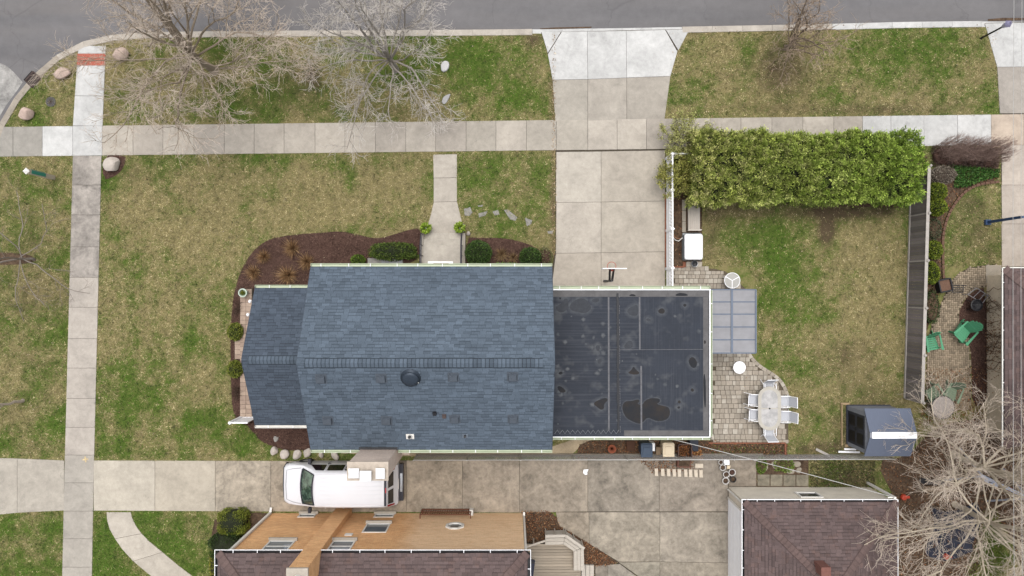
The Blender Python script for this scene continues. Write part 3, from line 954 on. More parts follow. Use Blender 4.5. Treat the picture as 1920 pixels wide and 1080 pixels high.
def gutter(parent, a, b, out, mat=GUTTER, strap=None, w=0.115, step=0.95, hang=WHITE):
    """open trough from a to b (eave edge), out = outward unit vector; straps as sub-parts"""
    a, b, out = Vector(a), Vector(b), Vector(out)
    u = Vector((0, 0, 1))
    m = MB()
    P = [(0.0, 0.0), (0.0, -0.10), (w * .75, -0.10), (w, -0.01), (w + .018, -0.005), (w + .018, -0.03), (w * .78, -0.115), (-0.004, -0.115)]
    ia = m.add([a + out * p + u * q for p, q in P]); ib = m.add([b + out * p + u * q for p, q in P])
    for k in range(len(P)):
        kk = (k + 1) % len(P)
        m.face((ia + k, ib + k, ib + kk, ia + kk))
    d = (b - a).normalized()
    for e_, s_ in ((a, 1), (b, -1)):
        m.bar(e_ + u * -0.05 + d * s_ * .008, e_ + out * w + u * -0.05 + d * s_ * .008, 0.012, 0.1)
    g = m.build('gutter', mat, parent)
    L = (b - a).length
    n = max(2, int(L / step))
    for k in range(n):
        p = a + d * ((k + .5) / n * L + rnd.uniform(-.12, .12)) + u * 0.004
        MB().bar(p - out * .01, p + out * (w + .012), 0.026, 0.012).build('gutter_strap', hang, g)
    return g

# ======================================================= main house
mh = empty('house', (-3.3, -3.0, 0), 'grey shingled house with flat roofed garage wing at the centre', 'house')
ZE, ZR = 4.9, 6.97
x0, x1 = -8.67, 1.72
yn, ys = 0.92, -6.966
ym = (yn + ys) / 2
# walls: main block, west room, garage wing
w = MB()
w.prism([(x0 + .25, ys + .35), (x1 - .22, ys + .35), (x1 - .22, yn - .35), (x0 + .25, yn - .35)], 0, ZE - 0.02)
for xx in (x0 + .25, x1 - .22):
    w.tri((xx, ys + .35, ZE - .02), (xx, yn - .35, ZE - .02), (xx, ym, ZR - 0.22))
w.build('wall', SIDING, mh)
def gable(parent, xa, xb, yN, yS, ze, zr, mat, base=1.0, nm='roof'):
    yM = (yN + yS) / 2
    r = MB()
    t = 0.16
    for s_, ye in ((1, yN), (-1, yS)):
        r.quad((xa, ye, ze - .01), (xb, ye, ze - .01), (xb, yM, zr - .01), (xa, yM, zr - .01))
        r.quad((xa, ye, ze - t), (xb, ye, ze - t), (xb, ye, ze - .01), (xa, ye, ze - .01))
        r.quad((xa, ye, ze - t), (xb, ye, ze - t), (xb, yM, zr - t), (xa, yM, zr - t))
        for xx in (xa, xb):
            r.quad((xx, ye, ze - t), (xx, ye, ze - .01), (xx, yM, zr - .01), (xx, yM, zr - t))
    ro = r.build(nm, ROOFBASE, parent)
    sm = MB()
    L = xb - xa; S = math.hypot(yN - yM, zr - ze)
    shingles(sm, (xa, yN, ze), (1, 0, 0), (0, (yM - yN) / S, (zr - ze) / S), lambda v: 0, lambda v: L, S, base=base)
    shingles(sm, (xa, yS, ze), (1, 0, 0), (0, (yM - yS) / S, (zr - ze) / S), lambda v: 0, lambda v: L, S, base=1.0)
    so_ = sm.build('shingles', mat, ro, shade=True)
    so_['kind'] = 'stuff'
    return ro, yM, S
mr, yM, S_ = gable(mh, x0, x1, yn, ys, ZE, ZR, MATS['slate_shingle'])
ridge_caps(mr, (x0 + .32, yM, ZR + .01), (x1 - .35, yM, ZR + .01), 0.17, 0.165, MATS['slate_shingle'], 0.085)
gutter(mh, (x0 - .02, yn + .01, ZE - .02), (x1 + .02, yn + .01, ZE - .02), (0, 1, 0))
gutter(mh, (x0 - .02, ys - .01, ZE - .02), (-6.55, ys - .01, ZE - .02), (0, -1, 0))
gutter(mh, (-4.92, ys - .01, ZE - .02), (x1 + .02, ys - .01, ZE - .02), (0, -1, 0))
# fascia along the rakes
for xx in (x0 - .012, x1 + .012):
    f_ = MB()
    f_.bar((xx, yn, ZE - .09), (xx, yM, ZR - .09), 0.02, 0.15); f_.bar((xx, ys, ZE - .09), (xx, yM, ZR - .09), 0.02, 0.15)
    f_.build('rake_board', SLED, mr)
# front door, windows and the things on the front wall
fd = MB().bbox(WX(838) - .45, WX(838) + .45, yn - .36, yn - .32, 0.5, 2.55).build('door', pm('red_door', C(120, 52, 42), 0.5), mh)
MB().box((WX(838) + .36, yn - .29, 1.5), (.05, .05, .05)).build('handle', BLACK, fd)
th = MB().bbox(WX(805), WX(851), WY(499), WY(491), 0.50, 0.56).build('threshold', WHITE, mh)
MB().bbox(WX(815), WX(843), WY(497), WY(494), 0.562, 0.58).build('door_mat', pm('rust_mat', C(142, 76, 58), 0.9), th)
def wall_window(parent, xc, y, zc, w_, h_, n=1, out=1, fm=WHITE):
    f_ = MB()
    t = 0.05
    for sx in (-1, 1): f_.box((xc + sx * w_ / 2, y, zc), (t, .08, h_ + t))
    for sz in (-1, 1): f_.box((xc, y, zc + sz * h_ / 2), (w_ - t, .08, t))
    f_.box((xc, y + .001, zc), (w_ - t, .07, .035))
    o = f_.build('window', fm, parent)
    MB().box((xc, y - out * .01, zc), (w_ - t, .02, h_ - t)).build('pane', GLASS, o)
    MB().box((xc, y + out * .06, zc - h_ / 2 - .05), (w_ + .16, .14, .05)).build('sill', fm, o)
    return o
for xc, zc in ((-7.3, 3.6), (-5.2, 3.6), (-2.9, 3.6), (-.2, 3.6), (-6.6, 1.6), (.3, 1.6)):
    wall_window(mh, xc, yn - .34, zc, 1.1, 1.25)
for xc, zc in ((-7.6, 3.5), (-3.2, 3.5), (-1.0, 3.5), (-2.4, 1.5), (.6, 1.5)):
    wall_window(mh, xc, ys + .34, zc, 1.0, 1.2, out=-1)
# roof vents on the south slope
def on_roof(px, py):
    """point of the south slope seen at a pixel"""
    z = 6.0
    for _ in range(30):
        y = WY(py, z)
        z = ZE + (y - ys) / (yM - ys) * (ZR - ZE)
    return Vector((WX(px, z), WY(py, z), z))
slope = math.atan2(ZR - ZE, yM - ys)
def sloped(c, M2=None): return Matrix.Rotation(slope, 3, 'X')
RM = Matrix.Rotation(slope, 3, 'X')
for i, (px, py) in enumerate(((602, 710), (715, 709), (850, 707), (961, 706), (615, 788), (725, 788), (853, 785), (962, 785))):
    c = on_roof(px, py)
    dk = MB(); nrm = RM @ Vector((0, 0, 1))
    dk.box(c + nrm * .012, (.46, .46, .014), M=RM)
    dk.box(c + nrm * .075, (.36, .32, .12), M=RM, taper=.86)
    v = dk.build('roof_vent', VENT, mr)
    MB().box(c + nrm * .075 + RM @ Vector((0, -.167, -.01)), (.30, .012, .07), M=RM).build('louvre', BLACK, v)
c = on_roof(770, 708); nrm = RM @ Vector((0, 0, 1))
rv = MB(); 
rv.lathe((0, 0, 0), [(.42, .0), (.42, .015), (.27, .02), (.27, .10), (.33, .10), (.345, .13), (.33, .17), (.24, .205), (.10, .22), (0.001, .224)], 28)
rv.v = [tuple(c + RM @ Vector(p)) for p in rv.v]
rvo = rv.build('round_vent', pm('vent_dark', C(62, 72, 84), 0.45, 0.1, metal=0.4), mr, smooth=True)
for px in (759, 783):
    cc = on_roof(px, 717); MB().box(cc + nrm * .02, (.10, .05, .02), M=RM).build('bracket', OFFW, rvo)
c = on_roof(769, 818)
pb = MB(); pb.box(c + nrm * .018, (.34, .26, .012), M=RM)
pv = pb.build('pipe_flashing', OFFW, mr)
MB().tube([c, c + Vector((0, 0, .28))], .055, 12).build('vent_pipe', BLACK, pv)
MB().lathe(c + Vector((0, 0, .0)), [(.12, .03), (.07, .16)], 16).build('flashing_cone', OFFW, pv)
c = on_roof(872, 817)
pb = MB(); pb.box(c + nrm * .014, (.22, .2, .012), M=RM); pv = pb.build('pipe_flashing', pm('lead_grey', C(120, 130, 142), .5), mr)
MB().tube([c, c + Vector((0, 0, .25))], .05, 12).build('vent_pipe', BLACK, pv)
for px, py, mt in ((815, 774, BLACK), (833, 779, pm('brown_vent', C(92, 78, 74), .7))):
    c = on_roof(px, py)
    m_ = MB(); m_.box(c + nrm * .06, (.17, .17, .12), M=RM, taper=.8); m_.build('small_vent', mt, mr)
# stain of soot by the chimney comes from the flashing itself
# chimney
BR = NT('chimney_brick')
def brick_mat(name, c1, c2, mortar, wall='Y', scale=1.0, stain=0.15):
    t = NT(name)
    sep = t.new('ShaderNodeSeparateXYZ'); t.l.new(t.P(), sep.inputs[0])
    cmb = t.new('ShaderNodeCombineXYZ')
    s_ = t.math('ADD', sep.outputs[0], sep.outputs[1])
    t.l.new(s_, cmb.inputs[0]); t.l.new(sep.outputs[2], cmb.inputs[1])
    b = t.new('ShaderNodeTexBrick')
    b.inputs['Scale'].default_value = 1.0
    b.inputs['Brick Width'].default_value = 0.215; b.inputs['Row Height'].default_value = 0.075
    b.inputs['Mortar Size'].default_value = 0.008; b.inputs['Bias'].default_value = 0.0
    b.inputs['Color1'].default_value = c1; b.inputs['Color2'].default_value = c2; b.inputs['Mortar'].default_value = mortar
    t.l.new(cmb.outputs[0], b.inputs['Vector'])
    n = t.noise(0.7, 5, 0.6); n2 = t.noise(25, 3, 0.6); n4 = t.noise(5.0, 4, 0.75, stretch=(0.35, 0.35, 4.0))
    c = t.scalecol(b.outputs['Color'], t.ramp(n, 0.3, 0.7, 1 - stain, 1 + stain))
    c = t.scalecol(c, t.ramp(n2, 0.3, 0.7, .85, 1.15))
    if name == 'orange_brick':      # the rear part of the wall was cleaned and is paler
        px_ = t.math('ADD', sep.outputs[0], t.ramp(n, .3, .7, -.35, .35))
        c = t.mix(t.ramp(px_, -5.3, -4.3, 0, .62), c, t.scalecol((.74, .57, .39, 1), t.ramp(n2, .3, .7, .9, 1.1)))
    c = t.mix(t.ramp(n4, 0.5, 0.66, 0, 0.6), c, t.scalecol(c1, t.ramp(n2, .2, .8, .5, .9)))
    MATS[name] = t.done(c, 0.9, 0.15, 0, b.outputs['Fac'], 0.4, 0.01)
brick_mat('pale_brick', C(246, 222, 204), C(234, 212, 196), C(230, 218, 206))
ch = MB()
cy0, cy1, cx0, cx1, cz = -7.62, ys - .012, -6.52, -4.97, 7.15
ch.bbox(cx0, cx1, cy0, cy1 + .03, 0, cz)
ch.bbox(cx0 - .35, cx1 + .3, cy0 + .03, cy1 - .03, 0, 3.2)
cho = ch.build('chimney', MATS['pale_brick'], mh)
cap = MB(); cap.bbox(cx0 - .05, cx1 + .05, cy0 - .05, cy1 + .06, cz, cz + .10)
cap.build('chimney_cap', pm('cap_concrete', C(206, 192, 176), .9, .2, 5), cho)
for xa, xb, ya, yb, zt in ((-6.48, -6.06, -7.54, -7.15, .16), (-6.0, -5.54, -7.62, -7.2, .34), (-5.40, -5.04, -7.56, -7.14, .18)):
    zt += cz + .10
    f_ = MB(); f_.bbox(xa + .08, xb - .08, ya + .08, yb - .08, cz + .1, zt - .05); fl = f_.build('flue', BLACK, cho)
    MB().prism([(xa, ya), (xb, ya), (xb, yb), (xa, yb)], zt - .06, zt, bevel=.05, bottom=True).build('flue_cover', pm('flue_white', (.66, .66, .66, 1), .5, .1, 5), fl)
fl_ = MB(); fl_.bbox(cx0 - .06, cx1 + .04, ys + .0, ys + .12, ZE + .02, ZE + .10); fl_.build('chimney_flashing', BLACK, mr)

# ---- west room
WE, WR = 2.9, 4.55
wx0, wyn, wys = -11.8, 0.0, -6.295
wm = (wyn + wys) / 2
w = MB(); w.prism([(wx0 + .3, wys + .3), (x0 + .25, wys + .3), (x0 + .25, wyn - .3), (wx0 + .3, wyn - .3)], 0, WE - .02)
w.tri((wx0 + .3, wys + .3, WE - .02), (wx0 + .3, wyn - .3, WE - .02), (wx0 + .3, wm, WR - .2))
w.build('wall', SIDING, mh)
wr, wM, _ = gable(mh, wx0, x0 + .24, wyn, wys, WE, WR, MATS['slate_shingle_dark'], nm='side_roof')
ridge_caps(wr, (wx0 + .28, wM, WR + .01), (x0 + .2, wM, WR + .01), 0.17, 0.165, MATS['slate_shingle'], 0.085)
gutter(mh, (wx0 - .02, wyn + .01, WE - .02), (x0 + .22, wyn + .01, WE - .02), (0, 1, 0))
gutter(mh, (wx0 - .02, wys - .01, WE - .02), (x0 + .22, wys - .01, WE - .02), (0, -1, 0), mat=OFFW)
f_ = MB(); f_.bar((wx0 - .012, wyn, WE - .09), (wx0 - .012, wM, WR - .09), 0.02, 0.15); f_.bar((wx0 - .012, wys, WE - .09), (wx0 - .012, wM, WR - .09), 0.02, 0.15)
f_.build('rake_board', SLED, wr)
# ---- garage wing with flat roof
GZ = 3.0
gx0, gx1, gyn, gys = x1 - .22, 9.03, -.10, -6.80
w = MB(); w.prism([(gx0, gys + .15), (gx1 - .15, gys + .15), (gx1 - .15, gyn - .15), (gx0, gyn - .15)], 0, GZ - .12)
w.build('wall', SIDING, mh)
gd = MB()
for i in range(4):
    gd.bbox(WX(1060), WX(1235), gyn - .16, gyn - .12, .05 + i * .52, .05 + i * .52 + .5)
gd.build('garage_door', OFFW, mh)
def flatroof(name, silt):
    t = NT(name)
    a = t.noise(1.1, 5, 0.65, dist=.5); b = t.noise(7, 5, .7); c = t.noise(50, 3, .6)
    s1 = t.noise(2.0, 4, .6, stretch=(.12, 6, 1)); s2 = t.noise(2.0, 4, .6, stretch=(9, .15, 1))
    f = t.math('ADD', t.ramp(a, .3, .7, .86, 1.12), t.ramp(b, .3, .7, -.08, .08))
    f = t.math('ADD', f, t.ramp(c, .3, .7, -.07, .07))
    col = t.scalecol(C(53, 58, 68), f)
    sx_ = t.new('ShaderNodeSeparateXYZ'); t.l.new(t.P(), sx_.inputs[0])
    rt = t.ramp(sx_.outputs[0], 5.6, 6.1, 0, 1); lf = t.ramp(sx_.outputs[0], 5.6, 6.1, 1, .15)
    col = t.mix(t.math('MULTIPLY', lf, t.ramp(s1, .48, .72, 0, .42)), col, C(92, 95, 102))
    col = t.mix(t.math('MULTIPLY', rt, t.ramp(s2, .5, .74, 0, .34)), col, C(92, 95, 102))
    d = t.noise(1.9, 2, .5)
    col = t.mix(t.ramp(d, .56, .74, 0, .38), col, C(112, 113, 114))
    if silt:
        fd = t.math('MULTIPLY', t.attr('fade'), t.ramp(b, .3, .7, .45, 1.15))
        col = t.mix(fd, col, C(*silt))
    MATS[name] = t.done(col, .82, .3, 0, c, .2, .004)
flatroof('membrane', None)
flatroof('membrane_silt', (118, 120, 122))
r = MB(); r.prism([(gx0 + .02, gys), (gx1, gys), (gx1, gyn), (gx0 + .02, gyn)], GZ - .14, GZ)
fr_ = r.build('flat_roof', MATS['membrane'], mh)
# grey worn margin and metal edge
EDGE = pm('edge_strip', C(106, 104, 104), .8, .25, 3)
e = MB(); e.bbox(gx0 + .02, gx1 - .02, gyn - .30, gyn - .03, GZ + .004, GZ + .010); e.bbox(gx1 - .28, gx1 - .03, gys + .29, gyn - .31, GZ + .004, GZ + .010); e.bbox(WX(1170, GZ), gx1 - .02, gys + .03, gys + .28, GZ + .004, GZ + .010)
e.build('margin_strip', EDGE, fr_)
for nm_, (xa, xb, ya, yb) in (('edge_trim', (gx0 + .02, gx1 + .06, gyn, gyn + .05)), ('edge_trim', (gx1, gx1 + .04, gys, gyn - .002)), ('edge_trim', (gx0 + .02, gx1 + .04, gys - .035, gys))):
    MB().bbox(xa, xb, ya, yb, GZ - .16, GZ + .045).build(nm_, WHITE, fr_)
gutter(mh, (gx0 + .25, gyn + .065, GZ), (gx1 + .05, gyn + .065, GZ), (0, 1, 0), step=.9)
gutter(mh, (gx1 + .045, gys, GZ), (gx1 + .045, gyn, GZ), (1, 0, 0), step=1.2, w=.085)
gutter(mh, (gx0 + .25, gys - .04, GZ), (gx1 + .05, gys - .04, GZ), (0, -1, 0), step=.75, w=.095)
# raised and patched seams
SEAM = pm('seam_tape', C(112, 112, 116), .8, .25, 5)
TAR = pm('tar_seam', C(36, 38, 44), .5, .3, 9)
def fl(px, py): return WX(px, GZ), WY(py, GZ)
for xp, ya, yb in ((1141, 557, 806), (1199, 557, 656), (1202, 686, 806)):
    a, b = fl(xp, ya), fl(xp + .6, yb)
    MB().bar((a[0], a[1], GZ + .012), (b[0], b[1], GZ + .012), .075, .008).build('seam', SEAM, fr_)
a, b = fl(1158, 550), fl(1160, 812)
m = MB()
yy = np.linspace(a[1], b[1], 60)
for k in range(59):
    j = rnd.uniform(-.015, .015)
    m.bar((a[0] + j + .02 * k / 59 * 2, yy[k], GZ + .02), (a[0] + j + .02 * k / 59 * 2, yy[k + 1], GZ + .02), .10 + rnd.uniform(-.03, .02), .03)
m.build('tarred_seam', TAR, fr_)
m = MB()
for k in range(59):
    if rnd.random() < .7:
        m.bar((a[0] + .075 + .04 * k / 59, yy[k], GZ + .03), (a[0] + .075 + .04 * k / 59, yy[k + 1] + .03, GZ + .03), rnd.uniform(.015, .03), .012)
tag(m.build('seam_edge', SEAM, fr_), kind='stuff')
for yp in (655, 657):
    pass
a, b = fl(1141, 656), fl(1318, 655)
MB().bar((a[0], a[1], GZ + .008), (b[0], b[1], GZ + .008), .02, .004).build('seam', SEAM, fr_)
# ponding rings and puddles: pale dried silt with a darker wet middle
WET = NT('wet_membrane'); _w = WET.noise(1.4, 4, .6)
MATS['wet'] = WET.done(WET.mix(WET.ramp(_w, .45, .7), C(40, 42, 47), C(56, 50, 46)), .6, .15)
DRYP = pm('dry_patch', C(66, 69, 75), .85, .18, 6)
PUD = [([(1166, 762), (1172, 752), (1184, 752), (1196, 748), (1200, 752), (1194, 757), (1204, 760), (1210, 750), (1222, 746), (1236, 747), (1238, 753), (1230, 758), (1248, 762), (1254, 764), (1257, 774), (1252, 786), (1238, 790), (1226, 788), (1214, 782), (1205, 792), (1198, 795), (1180, 788), (1170, 778)], 1),
       ([(1112, 756), (1122, 750), (1136, 745), (1141, 750), (1132, 757), (1133, 766), (1127, 769), (1119, 763)], 1),
       ([(1176, 699), (1184, 694), (1188, 686), (1192, 693), (1201, 700), (1190, 703)], 1),
       ([(1290, 676), (1296, 669), (1303, 671), (1308, 682), (1303, 691), (1295, 688)], 1),
       ([(1044, 724), (1052, 724), (1062, 733), (1056, 737), (1048, 734)], 1),
       ([(1040, 576), (1052, 570), (1060, 558), (1066, 563), (1065, 578), (1058, 585), (1048, 586)], 0),
       ([(1067, 575), (1075, 564), (1092, 558), (1103, 565), (1109, 575), (1106, 582), (1096, 588), (1084, 585), (1072, 583)], 0),
       ([(1175, 582), (1186, 574), (1196, 570), (1197, 592), (1184, 592), (1178, 588)], 0),
       ([(1109, 562), (1120, 558), (1125, 562), (1120, 567), (1112, 567)], 0), ([(1168, 652), (1176, 640), (1184, 638), (1188, 648), (1180, 655)], 0), ([(1115, 650), (1122, 646), (1126, 652), (1121, 660)], 0), ([(1120, 676), (1126, 671), (1129, 677), (1125, 683), (1121, 681)], 0),
       ([(1233, 583), (1240, 577), (1247, 581), (1245, 588), (1237, 588)], 1), ([(1280, 572), (1284, 569), (1288, 572), (1284, 576)], 1), ([(1210, 600), (1215, 596), (1221, 600), (1219, 603)], 0), ([(1294, 731), (1298, 727), (1302, 732), (1298, 735)], 1), ([(1270, 753), (1274, 750), (1277, 754), (1273, 757)], 1), ([(1269, 764), (1273, 761), (1276, 764), (1272, 767)], 1), ([(1048, 559), (1050, 557), (1053, 559), (1050, 562)], 1), ([(1046, 699), (1052, 696), (1056, 700), (1050, 703)], 1),
       ([(1263, 555), (1272, 549), (1286, 550), (1292, 555)], 1), ([(1178, 555), (1184, 551), (1190, 552), (1193, 556)], 1), ([(1319, 640), (1322, 637), (1324, 642), (1321, 646)], 1), ([(1318, 700), (1323, 703), (1324, 762), (1320, 765)], 1)]
def faded(name, inner, outer, fi, fo, z, fill):
    """soft ring or disc: 'fade' runs from the inner to the outer outline"""
    m = MB(); n = len(inner); i = m.add([(x, y, z) for x, y in inner] + [(x, y, z) for x, y in outer])
    for k in range(n): m.face((i + k, i + n + k, i + n + (k + 1) % n, i + (k + 1) % n))
    if fill: m.face([i + k for k in range(n)])
    o = m.build(name, MATS['membrane_silt'], fr_)
    at = o.data.attributes.new('fade', 'FLOAT', 'POINT'); at.data.foreach_set('value', [fi] * n + [fo] * n)
for ip, (pts, wet) in enumerate(PUD):
    p = ccw(smooth_poly(PT(pts, GZ), 1 if len(pts) > 14 else 2))
    p = [(x + rnd.uniform(-.004, .004), y + rnd.uniform(-.004, .004)) for x, y in p]
    if pts[0][1] > 557 and pts[0][0] < 1316: faded('silt_ring', p, inset(p, -.18 if len(pts) < 14 else -.07), .36, 0.0, GZ + .0085 + ip * .00008, False)
    MB().sheet(p, GZ + .014 + ip * .00008).build('puddle' if wet else 'patch', MATS['wet'] if wet else DRYP, fr_)
for k in range(54):
    px, py = rnd.uniform(1042, 1312), rnd.uniform(592, 800)
    if rnd.random() < .5: px = rnd.uniform(1042, 1135)
    x, y = fl(px, py)
    rr = rnd.uniform(.05, .15)
    th = np.linspace(0, 2 * math.pi, 13)[:-1]; jj = [rnd.uniform(.75, 1.2) for _ in th]
    faded('stain_spot', [(x + rr * .3 * a * math.cos(t), y + rr * .3 * a * math.sin(t)) for t, a in zip(th, jj)], [(x + rr * a * math.cos(t), y + rr * a * math.sin(t)) for t, a in zip(th, jj)], rnd.uniform(.3, .9), 0, GZ + .0108 + k * .00004, True)
# a rake / ladder of cable ties along the south edge: heat cable zigzag
m = MB(); zz = []
for k in range(26):
    px = 1040 + k * 4.8
    zz.append((*fl(px, 806 if k % 2 else 813), GZ + .03))
m.tube(zz, .012, 5); m.build('heat_cable', pm('cable_grey', C(150, 152, 156), .6), fr_)

# ---- stoop, steps, railings
stp = empty('front_stoop', W(832, 470, 0), 'concrete front steps with two black handrails at the door', 'steps')
for ya, yb, z in ((437, 449, .17), (449, 461, .34), (461, 500, .5)):
    o = MB().prism([(WX(796), WY(yb)), (WX(866), WY(yb)), (WX(866), WY(ya)), (WX(796), WY(ya))], 0.0, z, bevel=.012).build('step', MATS['concrete'], stp)
    o.color = C(202, 194, 181)
for xa, xb in ((790, 795.6), (866.4, 873)):
    o = MB().prism([(WX(xa), WY(500)), (WX(xb), WY(500)), (WX(xb), WY(438)), (WX(xa), WY(438))], 0, .3, bevel=.012).build('side_wall', MATS['concrete'], stp)
    o.color = C(180, 172, 160)
RAILM = pm('rail_black', C(58, 56, 66), .5, .15, 6, spec=.4)
for xp in (794, 867.5):
    m = MB()
    pts = [(WX(xp), WY(440), .95), (WX(xp), WY(461), 1.3), (WX(xp), WY(499), 1.36)]
    m.tube(pts, .028, 8); 
    m.tube([(p[0], p[1], p[2] - .45) for p in pts], .018, 6)
    ro = m.build('handrail', RAILM, stp)
    for (yy_, zt, zb) in ((440, .95, .1), (461, 1.3, .3), (480, 1.33, .3), (498, 1.36, .3)):
        MB().tube([(WX(xp), WY(yy_), zb), (WX(xp), WY(yy_), zt)], .018, 6).build('baluster', RAILM, ro)

# window well grille left of the steps
ww = empty('window_well', W(722, 491), 'grey window well cover under the front gutter', 'window well')
MB().bbox(WX(690), WX(756), WY(500), WY(484), 0, .10).build('well_wall', pm('block_grey', C(160, 156, 150), .9, .2), ww)
for k in range(5):
    MB().bbox(WX(716 + k * 8), WX(722.5 + k * 8), WY(499), WY(487), .101, .115).build('cover_pane', pm('clear_cover', C(150, 152, 154), .4), ww)

# ---- brick porch floor on the west side
pf = empty('brick_porch', W(463, 660), 'tan brick porch floor along the west end of the house', 'porch')
PB = pm('porch_brick', C(188, 166, 148), .9, .16, 7, objcol=False)
PB2 = pm('porch_brick_dark', C(172, 150, 134), .9, .16, 7)
ub = MB(); ub.prism([(-.5, -.5), (.5, -.5), (.5, .5), (-.5, .5)], -.5, .5, bevel=.04); UB = []
for mt in (PB, PB2):
    me_ = ub.build('porch_brick', mt); UB.append(me_.data); bpy.data.objects.remove(me_)
def brick_obj(parent, name, me, c, d, rz=0.0):
    o = bpy.data.objects.new(name, me)
    link(o, parent)
    o.location = Vector(c) - ORIG[parent.name]
    o.scale = d; o.rotation_euler = (0, 0, rz)
    return o
def fill_bricks(px0, px1, py0, py1, nx_, zt):
    n_ = int((py1 - py0) / 8.2)
    for j in range(n_):
        for i in range(nx_):
            xa, xb = WX(px0 + (px1 - px0) * i / nx_), WX(px0 + (px1 - px0) * (i + 1) / nx_)
            ya, yb = WY(py0 + (py1 - py0) * j / n_), WY(py0 + (py1 - py0) * (j + 1) / n_)
            brick_obj(pf, 'brick', rnd.choice(UB), ((xa + xb) / 2, (ya + yb) / 2, zt / 2), (xb - xa - .012, ya - yb - .012, zt))
fill_bricks(453, 475, 542, 782, 2, .22)
fill_bricks(442, 452.5, 637, 673, 1, .14)
MB().prism(PT([(453, 541), (476, 541), (476, 783), (453, 783)]), 0, .18).build('bed_course', JOINT, pf)
# white screen panel at the corner of the porch
sp = empty('screen_panel', W(456, 781), 'white vinyl screen panel with a post at the porch corner', 'fence panel')
ya = WY(781.5)
xa, xb = WX(455), WX(486)
MB().bbox(xa - .06, xa + .06, ya - .06, ya + .06, 0, 1.62).build('post', WHITE, sp)
MB().bbox(xa + .061, xb, ya - .035, ya + .035, 1.5, 1.58).build('rail', WHITE, sp)
MB().bbox(xa + .061, xb, ya - .035, ya + .035, .12, .22).build('rail', WHITE, sp)
for k in range(6):
    t0 = xa + .07 + k * (xb - xa - .08) / 6
    MB().bbox(t0, t0 + (xb - xa - .08) / 6 - .008, ya - .015, ya + .015, .22, 1.5).build('board', WHITE, sp)
MB().lathe((xa, ya, 1.62), [(.085, 0), (.085, .03), (.03, .07), (.001, .075)], 4).build('post_cap', WHITE, sp)

# ======================================================= patio cover on the garage wing
pcv = empty('patio_cover', W(1372, 603), 'patio roof of ten frosted panels in a blue frame', 'patio cover')
BLUEF = pm('blue_frame', C(108, 120, 138), .5, .1, 5, spec=.4)
PANEL = NT('frosted_panel')
_n = PANEL.noise(1.6, 4, .6); _n2 = PANEL.noise(3, 3, .5, stretch=(.3, 2, 1))
_c = PANEL.scalecol(C(163, 162, 165), PANEL.ramp(_n, .3, .7, .88, 1.12))
_c = PANEL.scalecol(_c, PANEL.ramp(_n2, .3, .7, .95, 1.06))
PANEL.done(_c, .35, .4); PANEL.b.inputs['Transmission Weight'].default_value = 0.12
pa_, pb_ = (1332, 2.75), (1417, 2.55)
PXc = [1332, 1372, 1417]; PZ = [2.78, 2.68, 2.56]
PYr = [543, 566, 589, 613, 637, 662]
for i in range(2):
    for j in range(5):
        m = MB()
        q = []
        for xx, zz_, yy_ in ((PXc[i] + 1, PZ[i], PYr[j] + 1), (PXc[i + 1] - 1, PZ[i + 1], PYr[j] + 1), (PXc[i + 1] - 1, PZ[i + 1], PYr[j + 1] - 1), (PXc[i] + 1, PZ[i], PYr[j + 1] - 1)):
            q.append(Vector((WX(xx, zz_), WY(yy_, zz_), zz_)))
        m.quad(*q); m.quad(*[p - Vector((0, 0, .02)) for p in q])
        for k in range(4): m.quad(q[k], q[(k + 1) % 4], q[(k + 1) % 4] - Vector((0, 0, .02)), q[k] - Vector((0, 0, .02)))
        m.build('roof_panel', PANEL.m, pcv)
for y_ in PYr:
    m = MB()
    for i in range(2): m.bar((WX(PXc[i], PZ[i]), WY(y_, PZ[i]), PZ[i] - .01), (WX(PXc[i + 1], PZ[i + 1]), WY(y_, PZ[i + 1]), PZ[i + 1] - .01), .05, .07)
    m.build('rafter', BLUEF, pcv)
for i in range(3):
    MB().bar((WX(PXc[i], PZ[i]), WY(543, PZ[i]), PZ[i] + .005), (WX(PXc[i], PZ[i]), WY(662, PZ[i]), PZ[i] + .005), .06 if i != 1 else .09, .09).build('beam', BLUEF, pcv)
for y_ in (547, 602, 657):
    MB().bbox(WX(1417, 2.56) - .16, WX(1417, 2.56) - .08, WY(y_, 2.56) - .04, WY(y_, 2.56) + .04, 0, 2.5).build('post', BLUEF, pcv)

